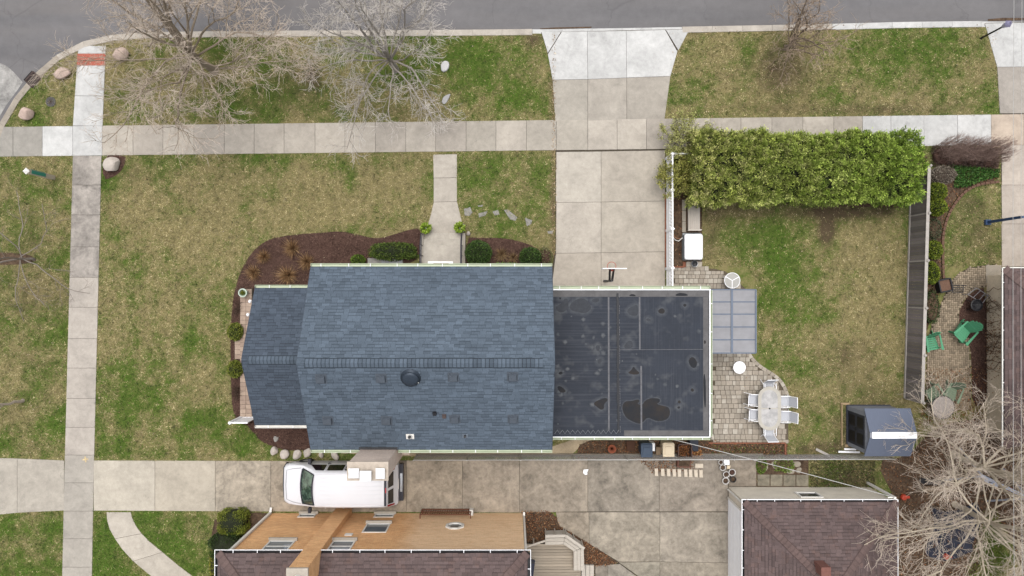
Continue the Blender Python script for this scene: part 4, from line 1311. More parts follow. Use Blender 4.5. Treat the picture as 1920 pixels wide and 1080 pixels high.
# ======================================================= brick house to the south
brick_mat('orange_brick', (.60, .30, .125, 1), (.72, .41, .19, 1), (.66, .46, .28, 1), stain=.12)
bh = empty('brick_house', (-5.8, -17, 0), 'orange brick house with brown hipped roof at the bottom edge', 'house')
bx0, bx1, byn, bys = -12.13, 0.53, -11.255, -23.0
BE = 5.8
MB().prism([(bx0, bys), (bx1, bys), (bx1, byn), (bx0, byn)], 0, BE - .05).build('wall', MATS['orange_brick'], bh)
def hip_roof(parent, xa, xb, ya, yb, ze, pitch, mat, capw=.16, exp=.15, tw=(.2, .3), nm='roof', lo=.88, hi=1.14, hipcap=None):
    """hipped roof over a rectangle; xa<xb, ya<yb"""
    wx, wy = xb - xa, yb - ya
    hw = min(wx, wy) / 2
    zr = ze + hw * math.tan(pitch)
    if wx >= wy: ra_, rb_ = Vector((xa + hw, (ya + yb) / 2, zr)), Vector((xb - hw, (ya + yb) / 2, zr))
    else: ra_, rb_ = Vector(((xa + xb) / 2, ya + hw, zr)), Vector(((xa + xb) / 2, yb - hw, zr))
    A, B, Cc, D_ = Vector((xa, ya, ze)), Vector((xb, ya, ze)), Vector((xb, yb, ze)), Vector((xa, yb, ze))
    m = MB()
    if wx >= wy: fs = ((A, B, rb_, ra_), (Cc, D_, ra_, rb_), (B, Cc, rb_), (D_, A, ra_))
    else: fs = ((B, Cc, rb_, ra_), (D_, A, ra_, rb_), (A, B, ra_), (Cc, D_, rb_))
    for f in fs:
        i = m.add([p - Vector((0, 0, .012)) for p in f]); m.face(range(i, i + len(f)))
    for p, q in ((A, B), (B, Cc), (Cc, D_), (D_, A)):
        m.quad(p - Vector((0, 0, .16)), q - Vector((0, 0, .16)), q - Vector((0, 0, .012)), p - Vector((0, 0, .012)))
    m.quad(*[p - Vector((0, 0, .16)) for p in (A, B, Cc, D_)])
    ro = m.build(nm, ROOFBASE, parent)
    sm = MB()
    cp, sp_ = math.cos(pitch), math.sin(pitch)
    for o_, q_, inw in ((A, B, (0, 1)), (B, Cc, (-1, 0)), (Cc, D_, (0, -1)), (D_, A, (1, 0))):
        eu = (q_ - o_); L = eu.length; eu /= L
        S = hw / cp
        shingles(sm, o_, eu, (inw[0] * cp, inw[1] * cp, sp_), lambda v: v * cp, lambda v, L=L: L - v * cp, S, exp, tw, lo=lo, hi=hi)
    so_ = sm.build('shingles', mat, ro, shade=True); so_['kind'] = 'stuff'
    hc = hipcap or mat
    for p, q in ((A, ra_), (B, rb_ if wx >= wy else ra_), (Cc, rb_), (D_, ra_ if wx >= wy else rb_)):
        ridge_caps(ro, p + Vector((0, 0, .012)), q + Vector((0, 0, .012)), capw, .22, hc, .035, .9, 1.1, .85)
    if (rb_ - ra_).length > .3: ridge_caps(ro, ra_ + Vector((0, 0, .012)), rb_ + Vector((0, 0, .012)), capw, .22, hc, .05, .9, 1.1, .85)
    return ro
roof_mat('brown_cap', C(112, 94, 90))
hr = hip_roof(bh, bx0 - .18, bx1 + .12, bys - .15, byn + .17, BE, R(24), MATS['brown_shingle'], hipcap=MATS['brown_cap'])
gutter(bh, (bx0 - .20, byn + .18, BE - .01), (bx1 + .14, byn + .18, BE - .01), (0, 1, 0), mat=BLACK, step=1.05, w=.10)
m = MB(); m.bar((bx0 - .32, byn + .29, BE - .02), (bx1 + .26, byn + .29, BE - .02), .022, .03)
m.bar((bx0 - .31, byn + .28, BE - .02), (bx0 - .31, bys, BE - .02), .022, .03); m.bar((bx1 + .25, byn + .28, BE - .02), (bx1 + .25, bys, BE - .02), .022, .03); m.build('gutter_lip', WHITE, bh)
gutter(bh, (bx0 - .19, bys, BE - .01), (bx0 - .19, byn + .16, BE - .01), (-1, 0, 0), mat=BLACK, step=1.05, w=.10)
gutter(bh, (bx1 + .13, bys, BE - .01), (bx1 + .13, byn + .16, BE - .01), (1, 0, 0), mat=BLACK, step=1.05, w=.10)
# downspouts
m = MB(); m.bar((bx0 + .12, byn + .07, .15), (bx0 + .12, byn + .07, BE - .1), .11, .10, up=(0, 1, 0)); m.bar((bx0 + .12, byn + .07, .2), (bx0 + .12, byn + .30, .10), .11, .09)
m.build('downspout', OFFW, bh)
m = MB(); m.bar((bx1 + .07, byn - .12, .1), (bx1 + .07, byn - .12, BE - .1), .09, .09, up=(0, 1, 0)); m.bar((bx1 + .07, byn - .12, .12), (bx1 + .07, byn + .06, .06), .10, .09)
m.build('downspout', OFFW, bh)
STONE = pm('sill_stone', C(196, 186, 172), .85, .12, 6)
def bw(px, py): # point of the north brick wall seen at a pixel
    z = H - (-byn) * F / (py - 540)
    return WX(px, z), z
def brick_window(xa, xb, za, zb, parts=1):
    f_ = MB(); y = byn + .012; t = .06
    f_.bbox(xa - t, xa, y - .03, y + .02, za - t, zb + t); f_.bbox(xb, xb + t, y - .03, y + .02, za - t, zb + t)
    f_.bbox(xa, xb, y - .03, y + .02, za - t, za); f_.bbox(xa, xb, y - .03, y + .02, zb, zb + t)
    if parts == 2: f_.bbox(xa, xb, y - .03, y + .018, (za + zb) / 2 - .025, (za + zb) / 2 + .025)
    o = f_.build('window', OFFW, bh)
    MB().bbox(xa, xb, y - .05, y - .008, za, zb).build('pane', pm('sky_glass', C(120, 130, 138), .05, .15, 1.5, spec=.9, bump=0), o)
    MB().bbox(xa - .12, xb + .12, y - .02, y + .13, za - .16, za - .061).build('sill', STONE, o)
x_, z_ = bw(503, 1016); x2, _ = bw(555, 1016); brick_window(x_ + .1, x2 - .1, 4.0, 5.2, 2)
x_, z_ = bw(622, 1016); x2, _ = bw(668, 1016); brick_window(x_ + .1, x2 - .1, 4.0, 5.2, 2)
x_, za = bw(690, 983); x2, zb = bw(722, 998); brick_window(x_, x2, za, zb, 1)
x_, za = bw(565, 964); x2, _ = bw(592, 964); brick_window(x_, x2, .25, .62)
x_, za = bw(706, 964); x2, _ = bw(738, 964); brick_window(x_, x2, .25, .62)
# octagonal window
xc, zc = bw(853, 987)
m = MB(); ring = [(xc + .40 * math.cos(R(22.5 + 45 * k)), byn + .03, zc + .40 * math.sin(R(22.5 + 45 * k))) for k in range(8)]
for k in range(8): m.bar(ring[k], ring[(k + 1) % 8], .12, .07, up=(0, 1, 0))
ow = m.build('octagon_window', OFFW, bh)
m = MB(); i = m.add([(xc + .35 * math.cos(R(22.5 + 45 * k)), byn + .008, zc + .35 * math.sin(R(22.5 + 45 * k))) for k in range(8)]); m.face(range(i, i + 8)); m.build('pane', GLASS, ow)
xc, zc = bw(654, 1003); MB().box((xc, byn + .02, zc), (.34, .04, .26)).build('wall_vent', OFFW, bh)
# chimney of the brick house
m = MB(); m.bbox(-8.75, -8.0, byn - .6, -10.95, 0, 7.75)
bc = m.build('chimney', MATS['orange_brick'], bh)
MB().prism([(-8.80, -11.75), (-7.95, -11.75), (-7.95, -10.92), (-8.80, -10.92)], 7.75, 7.86, bevel=.02).build('chimney_cap', STONE, bc)
MB().lathe((-8.36, -11.3, 7.86), [(.15, 0), (.15, .28), (.19, .28), (.19, .34), (.001, .36)], 14).build('flue', OFFW, bc)
# rust brown railing over the area way at the wall foot
rl = empty('area_railing', (WX(838), WY(960), 0), 'rust brown iron railing at the foot of the brick wall', 'railing')
RUST = pm('rust_paint', C(120, 74, 52), .7, .25, 8)
xa, xb = WX(792), WX(884)
for z in (.12, .52, .9):
    MB().bar((xa, byn + .22, z), (xb, byn + .22, z), .05, .05).build('rail', RUST, rl)
for k in range(22):
    x_ = xa + (xb - xa) * k / 21
    MB().bar((x_, byn + .22, .02), (x_, byn + .22, .95), .028).build('baluster', RUST, rl)
for x_ in (xa, xb):
    m = MB(); m.bar((x_, byn + .02, .9), (x_, byn + .22, .9), .05); m.bar((x_, byn + .02, .12), (x_, byn + .22, .12), .05); m.build('end_rail', RUST, rl)
tag(MB().prism([(WX(881), WY(962)), (WX(888), WY(962)), (WX(888), WY(952)), (WX(881), WY(952))], .03, .42, bevel=.02).build('utility_post', OFFW), 'short cream post at the end of the rust railing', 'post')

# ======================================================= wooden deck
dk = empty('wooden_deck', (WX(1040), WY(1050), 0), 'weathered wooden deck beside the brick house', 'deck')
DW = pm('deck_wood', C(178, 166, 150), .85, .18, 4, 50, stretch=(.6, 12, 1), objcol=True)
DW2 = pm('bench_wood', C(204, 196, 184), .85, .14, 4, 50, stretch=(1, 6, 1))
DZ = .35
yt = WY(1020, DZ); nb = 32; bwid = .142
def deck_left(y): return bx1 + .14
def deck_right(y): return WX(1092, DZ)
for k in range(nb):
    y_ = yt - k * bwid
    xl = deck_left(y_); 
    py_ = 540 - y_ * F / (H - DZ)
    xr_ = WX(np.interp(py_, [1018, 1030, 1060], [1062, 1078, 1084]) if py_ < 1060 else 1089, DZ)
    o = MB().prism([(xl, y_ - bwid + .012), (xr_, y_ - bwid + .012), (xr_, y_), (xl, y_)], DZ - .03, DZ + rnd.uniform(-.003, .003), bevel=.006).build('deck_board', DW, dk)
    g_k = rnd.uniform(.85, 1.1); o.color = (g_k, g_k, g_k * .98, 1)
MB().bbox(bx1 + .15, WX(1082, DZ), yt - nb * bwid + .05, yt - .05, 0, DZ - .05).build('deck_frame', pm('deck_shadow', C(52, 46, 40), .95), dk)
for k in range(3):
    x_ = WX(1091 + k * 8, DZ)
    MB().bbox(x_, x_ + .19, -16.5, WY(1060, .2), .02, .2).build('step_board', DW2, dk)
# built in bench in three straight runs
bn = empty('deck_bench', (WX(1070), WY(1020), DZ), 'pale wooden corner bench along the edge of the deck', 'bench')
BZ = DZ + .45
runs = [((1020, 1010), (1058, 1010)), ((1058, 1010), (1086, 1034)), ((1086, 1034), (1086, 1071))]
A_ = [W(1022, 1003, BZ), W(1060, 1002, BZ), W(1094, 1026, BZ), W(1095, 1070, BZ)]       # outer edge
I_ = [W(1022, 1022, BZ), W(1057, 1021, BZ), W(1076, 1034, BZ), W(1076, 1070, BZ)]       # inner edge
for r_ in range(3):
    a0, a1, i0, i1 = A_[r_], A_[r_ + 1], I_[r_], I_[r_ + 1]
    nbd = 3
    for k in range(nbd):
        t0, t1 = k / nbd + .01, (k + 1) / nbd - .012
        e_ = .008
        q = [a0.lerp(i0, t0).lerp(a1.lerp(i1, t0), e_), a0.lerp(i0, t0).lerp(a1.lerp(i1, t0), 1 - e_), a0.lerp(i0, t1).lerp(a1.lerp(i1, t1), 1 - e_), a0.lerp(i0, t1).lerp(a1.lerp(i1, t1), e_)]
        MB().prism([(p.x, p.y) for p in q], BZ - .035, BZ, bevel=.005, bottom=True).build('seat_board', DW2, bn)
    # front and back skirts
    MB().bar(i0 - Vector((0, 0, .24)), i1 - Vector((0, 0, .24)), .03, .36).build('skirt', DW2, bn)
    MB().bar(a0 - Vector((0, 0, .30)), a1 - Vector((0, 0, .30)), .03, .56).build('skirt', DW2, bn)
    if r_ != 2:
        o_ = (a0 - i0).normalized() * .05
        MB().bar(a0 + o_ + Vector((0, 0, .28)), a1 + o_ + Vector((0, 0, .28)), .03, .12).build('back_rail', DW2, bn)
        MB().bar(a0 + o_ * 1.2 + Vector((0, 0, .36)), a1 + o_ * 1.2 + Vector((0, 0, .36)), .12, .03).build('back_cap', DW2, bn)
        for t0 in (.05, .5, .95):
            p = a0.lerp(a1, t0) + o_
            MB().bar(p - Vector((0, 0, .7)), p + Vector((0, 0, .34)), .07, .05).build('back_post', DW2, bn)
# low rail from the house to the bench
m = MB(); m.bar(W(982, 1027, .9), W(1022, 1014, .9), .09, .05); m.bar(W(1001, 1021, .9) - Vector((0, 0, .8)), W(1001, 1021, .9), .07); m.bar(W(984, 1026, .9) - Vector((0, 0, .8)), W(984, 1026, .9), .07)
m.build('end_rail', DW2, bn)
nv = empty('patio_box', (WX(996), WY(1062), DZ), 'dark navy lidded storage box against the brick house', 'storage box')
NAVY = pm('navy_plastic', C(44, 50, 70), .5, .1, 5)
MB().prism(PT([(983, 1053), (1003, 1057), (996, 1100), (983, 1100)], DZ + .5), DZ + .003, DZ + .5).build('box_body', NAVY, nv)
MB().prism(PT([(982, 1048), (1003.5, 1052), (997, 1101), (982, 1101)], DZ + .58), DZ + .5, DZ + .58, bevel=.02).build('lid', NAVY, nv)
MB().prism(PT([(984, 1050), (1002.5, 1053), (1002, 1057), (984, 1054)], DZ + .58), DZ + .581, DZ + .60).build('lid_edge', BLACK, nv)

# ======================================================= neighbour garage
ga = empty('garage', (14.5, -14, 0), 'cream walled garage with brown hipped roof at the bottom right', 'garage')
gxa, gya = WX(1366), WY(913)
gxb, gyb = WX(1629), -18.6
CRM = pm('cream_stucco', C(250, 240, 222), .9, .12, 1.6, 20)
GE = 2.45
MB().prism([(gxa, gyb), (gxb, gyb), (gxb, gya), (gxa, gya)], 0, GE - .03).build('wall', CRM, ga)
hip_roof(ga, gxa - .02, gxb + .1, gyb - .1, gya - .0, GE, R(24), MATS['brown_shingle'], capw=.15, hipcap=MATS['brown_cap'])
gutter(ga, (gxa - .03, gya + .01, GE - .01), (gxb + .1, gya + .01, GE - .01), (0, 1, 0), mat=BLACK, step=1.0, w=.08)
gutter(ga, (gxa - .03, gyb, GE - .01), (gxa - .03, gya, GE - .01), (-1, 0, 0), mat=BLACK, step=.85, w=.08)
m = MB(); m.bar((gxa - .14, gya + .10, GE - .01), (gxb + .1, gya + .10, GE - .01), .03, .04); m.bar((gxa - .12, gya + .09, GE - .01), (gxa - .12, gyb, GE - .01), .03, .04); m.bar((gxb + .12, gya + .09, GE - .01), (gxb + .12, gyb, GE - .01), .04, .04); m.build('gutter_lip', WHITE, ga)
m = MB()
dy0 = WY(935)
for i in range(4):
    m.bbox(gxa - .035, gxa - .004, gyb + .6, dy0, .04 + i * .54, .04 + i * .54 + .52)
gdo = m.build('garage_door', pm('door_white', (.8, .81, .84, 1), .5, .05), ga)
m = MB(); m.bbox(gxa - .05, gxa - .002, dy0 + .001, dy0 + .10, 0, 2.3); m.build('door_frame', OFFW, ga)
m = MB(); m.bar((gxa - .06, gya - .1, .06), (gxa - .06, gya - .1, GE - .2), .07); m.bar((gxa - .06, gya - .1, GE - .2), (gxa - .10, gya - .05, GE - .05), .07); m.build('downspout', OFFW, ga)
xw = WX(1512, 1.2)
f_ = MB(); 
for sx in (-1, 1): f_.box((xw + sx * .5, gya + .02, 1.45), (.08, .08, .7))
for sz in (-1, 1): f_.box((xw, gya + .02, 1.45 + sz * .39), (1.08, .08, .08))
wo_ = f_.build('window', OFFW, ga); MB().box((xw, gya + .006, 1.45), (.92, .02, .7)).build('pane', GLASS, wo_)
cb_ = W(1551, 1066, 4.4)
MB().box((cb_.x, cb_.y - .2, 3.7), (.42, .42, 1.2)).build('roof_stack', pm('stack_brick', C(134, 92, 82), .9, .2, 9), ga)
# service mast on the garage corner
sm_ = empty('service_mast', (WX(1626), WY(905), 0), 'white timber post carrying the service cable behind the garage', 'post')
MB().bar((WX(1626), WY(905), 0), (WX(1626), WY(905), 2.6), .10).build('post', OFFW, sm_)
MB().bar((WX(1626) - .3, WY(905), 2.5), (WX(1626) + .05, WY(905), 2.5), .05).build('arm', OFFW, sm_)

# ======================================================= east house
eh = empty('east_house', (28, -5, 0), 'house with low brown shingled roof at the right edge', 'house')
EE = 2.28
ex0 = WX(1883, EE); eyn = WY(503, EE); eys = WY(838, EE)
MB().prism([(ex0 + .70, eys + .3), (ex0 + 12, eys + .3), (ex0 + 12, eyn - .3), (ex0 + .70, eyn - .3)], 0, EE - .05).build('wall', pm('tan_stucco', C(240, 222, 194), .9, .2, 1.5, 14), eh)
hip_roof(eh, ex0, ex0 + 12.3, eys, eyn, EE, R(20), MATS['brown_shingle'], capw=.18, hipcap=MATS['brown_cap'])
gutter(eh, (ex0 - .01, eys, EE - .01), (ex0 - .01, eyn, EE - .01), (-1, 0, 0), mat=BLACK, step=1.1, w=.06)
m = MB(); m.bar((ex0 - .09, eys, EE), (ex0 - .09, eyn + .02, EE), .045, .05); m.bar((ex0 - .09, eyn + .03, EE), (ex0 + 12, eyn + .03, EE), .045, .05); m.build('gutter_lip', OFFW, eh)

# ======================================================= shed
SHG = pm('shed_grey', C(146, 149, 158), .6, .1, 5)
SHR = pm('shed_roof', C(106, 114, 132), .75, .10, 4, 60, stretch=(10, 1, 1))
SHD = pm('shed_door', C(58, 60, 70), .6, .12, 5)
sx0, sx1, sy0, sy1 = 16.80, 18.85, -7.85, -5.88
sh = empty('garden_shed', ((sx0 + sx1) / 2, (sy0 + sy1) / 2, 0), 'blue grey resin shed with a white ridge in the back yard', 'shed')
symid, sze, szr = -6.88, 1.80, 2.30
m = MB(); m.prism([(sx0, sy0), (sx1, sy0), (sx1, sy1), (sx0, sy1)], 0.06, sze)
for xx in (sx0, sx1): m.tri((xx, sy0, sze), (xx, sy1, sze), (xx, symid, szr - .03))
m.build('wall', SHG, sh)
for s_, ye in ((1, sy1 + .16), (-1, sy0 - .14)):
    ze_ = sze - .06
    m = MB(); a0, a1 = Vector((sx0 - .07, ye, ze_)), Vector((sx1 + .08, ye, ze_)); b0, b1 = Vector((sx0 - .07, symid + s_ * .10, szr - .03)), Vector((sx1 + .08, symid + s_ * .10, szr - .03))
    t = Vector((0, 0, .05))
    m.quad(a0 + t, a1 + t, b1 + t, b0 + t); m.quad(a0, a1, b1, b0); m.quad(a0, a1, a1 + t, a0 + t); m.quad(a0, a0 + t, b0 + t, b0); m.quad(a1, a1 + t, b1 + t, b1); m.quad(b0, b1, b1 + t, b0 + t)
    ro_ = m.build('roof_panel', SHR, sh)
m = MB(); m.bar((sx0 + .02, symid, szr + .045), (sx1 + .06, symid, szr + .045), .30, .03); m.build('ridge', WHITE, sh)
m = MB(); m.bar((sx0 - .08, symid, szr + .03), (sx0 + .02, symid, szr + .03), .24, .05); m.build('ridge_end', SHG, sh)
m = MB()
dw_ = .78
for s_ in (-1, 1):
    yc = symid + s_ * (dw_ / 2 + .004)
    m = MB(); m.bbox(sx0 - .035, sx0 - .002, yc - dw_ / 2, yc + dw_ / 2, .1, 1.78)
    do_ = m.build('door', SHD, sh)
    for z in (.52, 1.32):
        MB().bbox(sx0 - .045, sx0 - .03, yc - .26, yc + .26, z - .3, z + .3).build('door_panel', pm('door_black', C(30, 28, 34), .5), do_)
    MB().bar((sx0 - .06, symid + s_ * .07, .85), (sx0 - .06, symid + s_ * .07, 1.05), .03).build('handle', BLACK, do_)
for ya_, yb_ in ((sy0, symid - dw_ - .01), (symid + dw_ + .01, sy1)):
    MB().bbox(sx0 - .05, sx0 - .001, ya_, yb_, .06, sze).build('corner_post', SHG, sh)
MB().bbox(sx0 - .05, sx0 - .001, symid - dw_, symid + dw_, 1.79, 1.9).build('lintel', SHG, sh)
MB().bbox(sx0 - .1, sx1 + .05, sy0 - .05, sy1 + .05, 0, .06).build('base', SHD, sh)
PLK = pm('plank_wood', C(176, 152, 118), .85, .15, 3, 40, stretch=(1, 8, 1))
for nm_, a_, b_, w_, lb in (('timber', (1578, 757), (1578, 835), .05, 'weathered timber edging board left of the shed door'), ('timber', (1576, 757), (1592, 756.5), .09, 'short timber edging board at the upper left of the shed')):
    tag(MB().bar(W(*a_, .06), W(*b_, .06), w_, .11).build(nm_, PLK), lb, 'timber')
for i, (a_, b_, lb) in enumerate((((1583, 842), (1605, 842.5), 'shorter upper white board lying by the shed door'), ((1572, 847), (1612, 848), 'longer lower white board lying by the shed door'))):
    tag(MB().bar(W(*a_, .05), W(*b_, .05), .09, .04).build('board', WHITE), lb, 'board')
tag(MB().bar(W(1584, 835.5, .05), W(1590, 835.5, .05), .11, .08).build('block', PLK), 'small tan wood block at the shed corner', 'block')

# ------------------------------------------------------------------ OBJECTS
# ======================================================= van (nose towards -x), built at the origin
VANW = pm('van_white', C(246, 246, 250), .25, .02, 2, spec=.5, bump=0.0)
VTRIM = pm('van_trim', C(48, 48, 58), .5, .08, 8)
VGLASS = pm('van_glass', C(20, 22, 28), .06, .1, 3, spec=.7, bump=0)
VWIND = NT('windshield'); _n = VWIND.noise(2.2, 4, .6)
VWIND.done(VWIND.mix(VWIND.ramp(_n, .45, .6), C(58, 78, 70), C(112, 138, 120)), .05, .8)
TYRE = pm('tyre', C(30, 30, 31), .85, .1)
CHROME = pm('chrome', C(190, 192, 196), .25, .05, metal=.8)
TAILR = pm('tail_red', C(176, 26, 34), .25, .08, spec=.6)
van = empty('van', (0, 0, 0), 'white full size van parked on the lower drive under the chimney', 'van', local=True)
# sections: x, bottom z, belt z, top z, half widths: bottom, belt, top
VS = [(-2.80, .45, .78, .92, .72, .80, .62), (-2.72, .38, .85, 1.02, .88, .93, .74), (-2.50, .34, .95, 1.12, .96, .985, .84), (-2.10, .32, 1.05, 1.19, .985, 1.0, .89), (-1.78, .32, 1.12, 1.26, .99, 1.0, .90),
      (-1.05, .32, 1.15, 1.98, .99, 1.0, .78), (-.85, .32, 1.15, 2.05, .99, 1.0, .78), (0.0, .32, 1.15, 2.09, .99, 1.0, .79), (1.5, .32, 1.15, 2.08, .99, 1.0, .79), (2.25, .34, 1.15, 2.05, .985, .995, .78), (2.40, .36, 1.12, 2.00, .98, .99, .76), (2.70, .40, 1.05, 1.10, .96, .97, .90), (2.76, .46, .95, 1.0, .90, .92, .86)]
def van_at(x):
    for a, b in zip(VS[:-1], VS[1:]):
        if a[0] <= x <= b[0]:
            t = (x - a[0]) / (b[0] - a[0]); return [a[i] + (b[i] - a[i]) * t for i in range(7)]
    return VS[0] if x < VS[0][0] else VS[-1]
def vsec(s):
    x, zb, zl, zt, hb, hl, ht = s
    P = [(hb * .8, zb), (hb, zb + .06), (hl, zl * .72 + zb * .28), (hl, zl), (hl * .35 + ht * .65 + .0, zl + (zt - zl) * .72), (ht + (hl - ht) * .12, zt - (zt - zl) * .13), (ht * .90, zt - .012), (ht * .55, zt + .006), (0, zt + .016)]
    # window band is straight from belt to cant rail
    P[4] = (hl + (ht + .06 - hl) * .80, zl + (zt - zl) * .78)
    P[5] = (ht + .015, zt - min(.06, (zt - zl) * .12))
    full = [(x, -y, z) for y, z in P] + [(x, y, z) for y, z in P[:-1][::-1]]
    return full
m = MB(); rings = [m.add(vsec(s)) for s in VS]; nn = len(vsec(VS[0]))
for a, b in zip(rings[:-1], rings[1:]):
    for k in range(nn): m.face((a + k, a + (k + 1) % nn, b + (k + 1) % nn, b + k))
m.face([rings[0] + k for k in range(nn)]); m.face([rings[-1] + k for k in range(nn)][::-1])
body = m.build('body', VANW, van, smooth=True)
bpy.context.view_layer.objects.active = body
try:
    body.data.set_sharp_from_angle(angle=R(38))
except Exception: pass
# roof ribs
for k in range(7):
    y = -.6 + k * .2
    MB().bar((-.75, y, 2.106 - abs(y) * .012), (2.15, y, 2.098 - abs(y) * .012), .035, .012).build('roof_rib', VANW, van)
def side_pt(x, t, s, off=.008):
    sv = van_at(x)
    zl, zt, hl, ht = sv[2], sv[3], sv[5], sv[6]
    z1, y1 = zl + (zt - zl) * .78, hl + (ht + .06 - hl) * .80
    return Vector((x, s * (hl + (y1 - hl) * t + off), zl + (z1 - zl) * t + off * .4))
def panel(name, pts, mat, par):
    m = MB(); i = m.add(pts); m.face(range(i, i + len(pts))); return m.build(name, mat, par)
for s in (-1, 1):
    for xa, xb, xt in ((-1.42, -.62, -1.02), (-.50, .28, -.48), (.36, 1.15, .38), (1.22, 2.10, 1.24)):
        wdw = panel('side_window', [side_pt(xa, .06, s), side_pt(xb, .06, s), side_pt(xb, .97, s), side_pt(xt, .97, s)], VGLASS, van)
        if xa < -1:
            for q, w in ((xt, 1),): pass
    panel('trim_strip', [Vector((-2.3, s * 1.009, .62)), Vector((2.3, s * 1.004, .62)), Vector((2.3, s * 1.006, .72)), Vector((-2.3, s * 1.010, .72))], VTRIM, van)
    m = MB(); m.box((-1.45, s * 1.18, 1.22), (.13, .24, .24)); m.bar((-1.45, s * 1.0, 1.15), (-1.45, s * 1.1, 1.18), .05); m.build('mirror', VTRIM, van)
    for x_ in (-.56, .32):
        m = MB(); m.bar(side_pt(x_, .1, s, .012), side_pt(x_, .95, s, .012), .06, .012); m.build('window_pillar', VANW, van)
    m = MB(); m.box((-.55, s * 1.012, 1.0), (.16, .03, .04)); m.box((.42, s * 1.012, 1.0), (.16, .03, .04)); m.build('door_handle', VTRIM, van)
def top_y(x, f): sv = van_at(x); return sv[6] * f, sv[3]
# windshield
m = MB(); g = []
for x_, yf in ((-1.74, 1.0), (-1.5, .99), (-1.25, .985), (-1.07, .97)):
    sv = van_at(x_); z = sv[3] + .022
    hw_ = sv[6] * .94 * yf
    g.append([(x_ - .10 * (1 - (k / 5 - 1) ** 2) , -hw_ + 2 * hw_ * k / 10, z - .0 + .006 * (1 - (k / 5 - 1) ** 2)) for k in range(11)])
for a, b in zip(g[:-1], g[1:]):
    i = m.add(a); j = m.add(b)
    for k in range(10): m.face((i + k, i + k + 1, j + k + 1, j + k))
ws = m.build('windshield', VWIND.m, van, smooth=True)
m = MB(); m.tube([Vector(p) + Vector((-.03, 0, .01)) for p in g[0]], .03, 6); m.tube([Vector(p) + Vector((.02, 0, .005)) for p in g[-1]], .03, 6)
m.tube([r_[0] for r_ in g], .028, 6); m.tube([r_[-1] for r_ in g], .028, 6); m.build('windshield_seal', VTRIM, ws)
for y_ in (-.35, .3):
    m = MB(); m.bar((-1.82, y_, 1.30), (-1.72, y_ + .45, 1.36), .025, .02); m.build('wiper', BLACK, ws)
# rear: dark end band, two rear windows, tail lamps, bumper
def rear_pt(t, yf, off=.012):
    x_ = 2.40 + .28 * t; sv = van_at(x_); return Vector((x_ + off, sv[6] * yf, sv[3] + off))
for s in (-1, 1):
    q = [rear_pt(.12, s * .08), rear_pt(.12, s * .88), rear_pt(.72, s * .88), rear_pt(.72, s * .08)]
    panel('rear_window', q, VGLASS, van)
    panel('tail_lamp', [rear_pt(.05, s * .93, .014), rear_pt(.05, s * 1.04, .014), rear_pt(.85, s * 1.02, .014), rear_pt(.85, s * .93, .014)], TAILR, van)
m = MB(); sv = van_at(2.33)
m.bar((2.33, -.74, 2.052), (2.33, .74, 2.052), .11, .02); m.build('rear_band', VTRIM, van)
MB().box((2.36, 0, 2.062), (.06, .24, .03)).build('brake_lamp', TAILR, van)
m = MB(); m.box((2.86, 0, .55), (.20, 1.80, .22)); m.build('rear_bumper', VTRIM, van)
MB().box((2.87, 0, .67), (.12, .9, .02)).build('bumper_step', CHROME, van)
m = MB(); m.box((2.775, 0, .88), (.02, .5, .14)); m.build('licence_plate_panel', OFFW, van)
m = MB(); m.tube([(-2.70, -.93, .58), (-2.84, -.72, .58), (-2.88, 0, .58), (-2.84, .72, .58), (-2.70, .93, .58)], .09, 8); m.build('front_bumper', VTRIM, van)
MB().box((-2.80, 0, .80), (.05, 1.05, .18)).build('grille', VTRIM, van)
for s in (-1, 1):
    MB().box((-2.74, s * .68, .82), (.10, .26, .18)).build('headlight', pm('lamp_clear', C(210, 214, 220), .1, .05, spec=.8), van)
for xw_ in (-1.85, 1.55):
    for s in (-1, 1):
        m = MB(); m.lathe((0, 0, 0), [(.20, -.11), (.34, -.11), (.36, -.08), (.36, .08), (.34, .11), (.20, .11)], 24)
        m.v = [(xw_ + p[0], s * .90 + p[2], .36 + p[1]) for p in m.v]
        wh = m.build('wheel', TYRE, van, smooth=True)
        m = MB(); m.lathe((0, 0, 0), [(.001, .07), (.08, .09), (.19, .06), (.21, .10)], 20)
        m.v = [(xw_ + p[0], s * (.90 + p[2]), .36 + p[1]) for p in m.v]
        m.build('rim', CHROME, wh, smooth=True)
SEAMV = pm('panel_gap', C(110, 110, 118), .6)
for x_ in (-.60, .30, 1.18):
    for s_ in (-1, 1): MB().bar((x_, s_ * 1.004, .42), (x_, s_ * 1.008, 1.13), .012, .014, up=(0, 1, 0)).build('door_gap', SEAMV, van)
m = MB(); m.tube([(-1.86, -.86, 1.268), (-2.3, -.80, 1.185), (-2.62, -.70, 1.075), (-2.66, 0, 1.085), (-2.62, .70, 1.075), (-2.3, .80, 1.185), (-1.86, .86, 1.268)], .008, 4); m.build('hood_gap', SEAMV, van)
for s_ in (-1, 1): MB().tube([(-.95, s_ * .74, 2.075), (2.2, s_ * .745, 2.055)], .014, 5).build('drip_rail', VANW, van)
van.location = (-8.30, -9.53, .03)

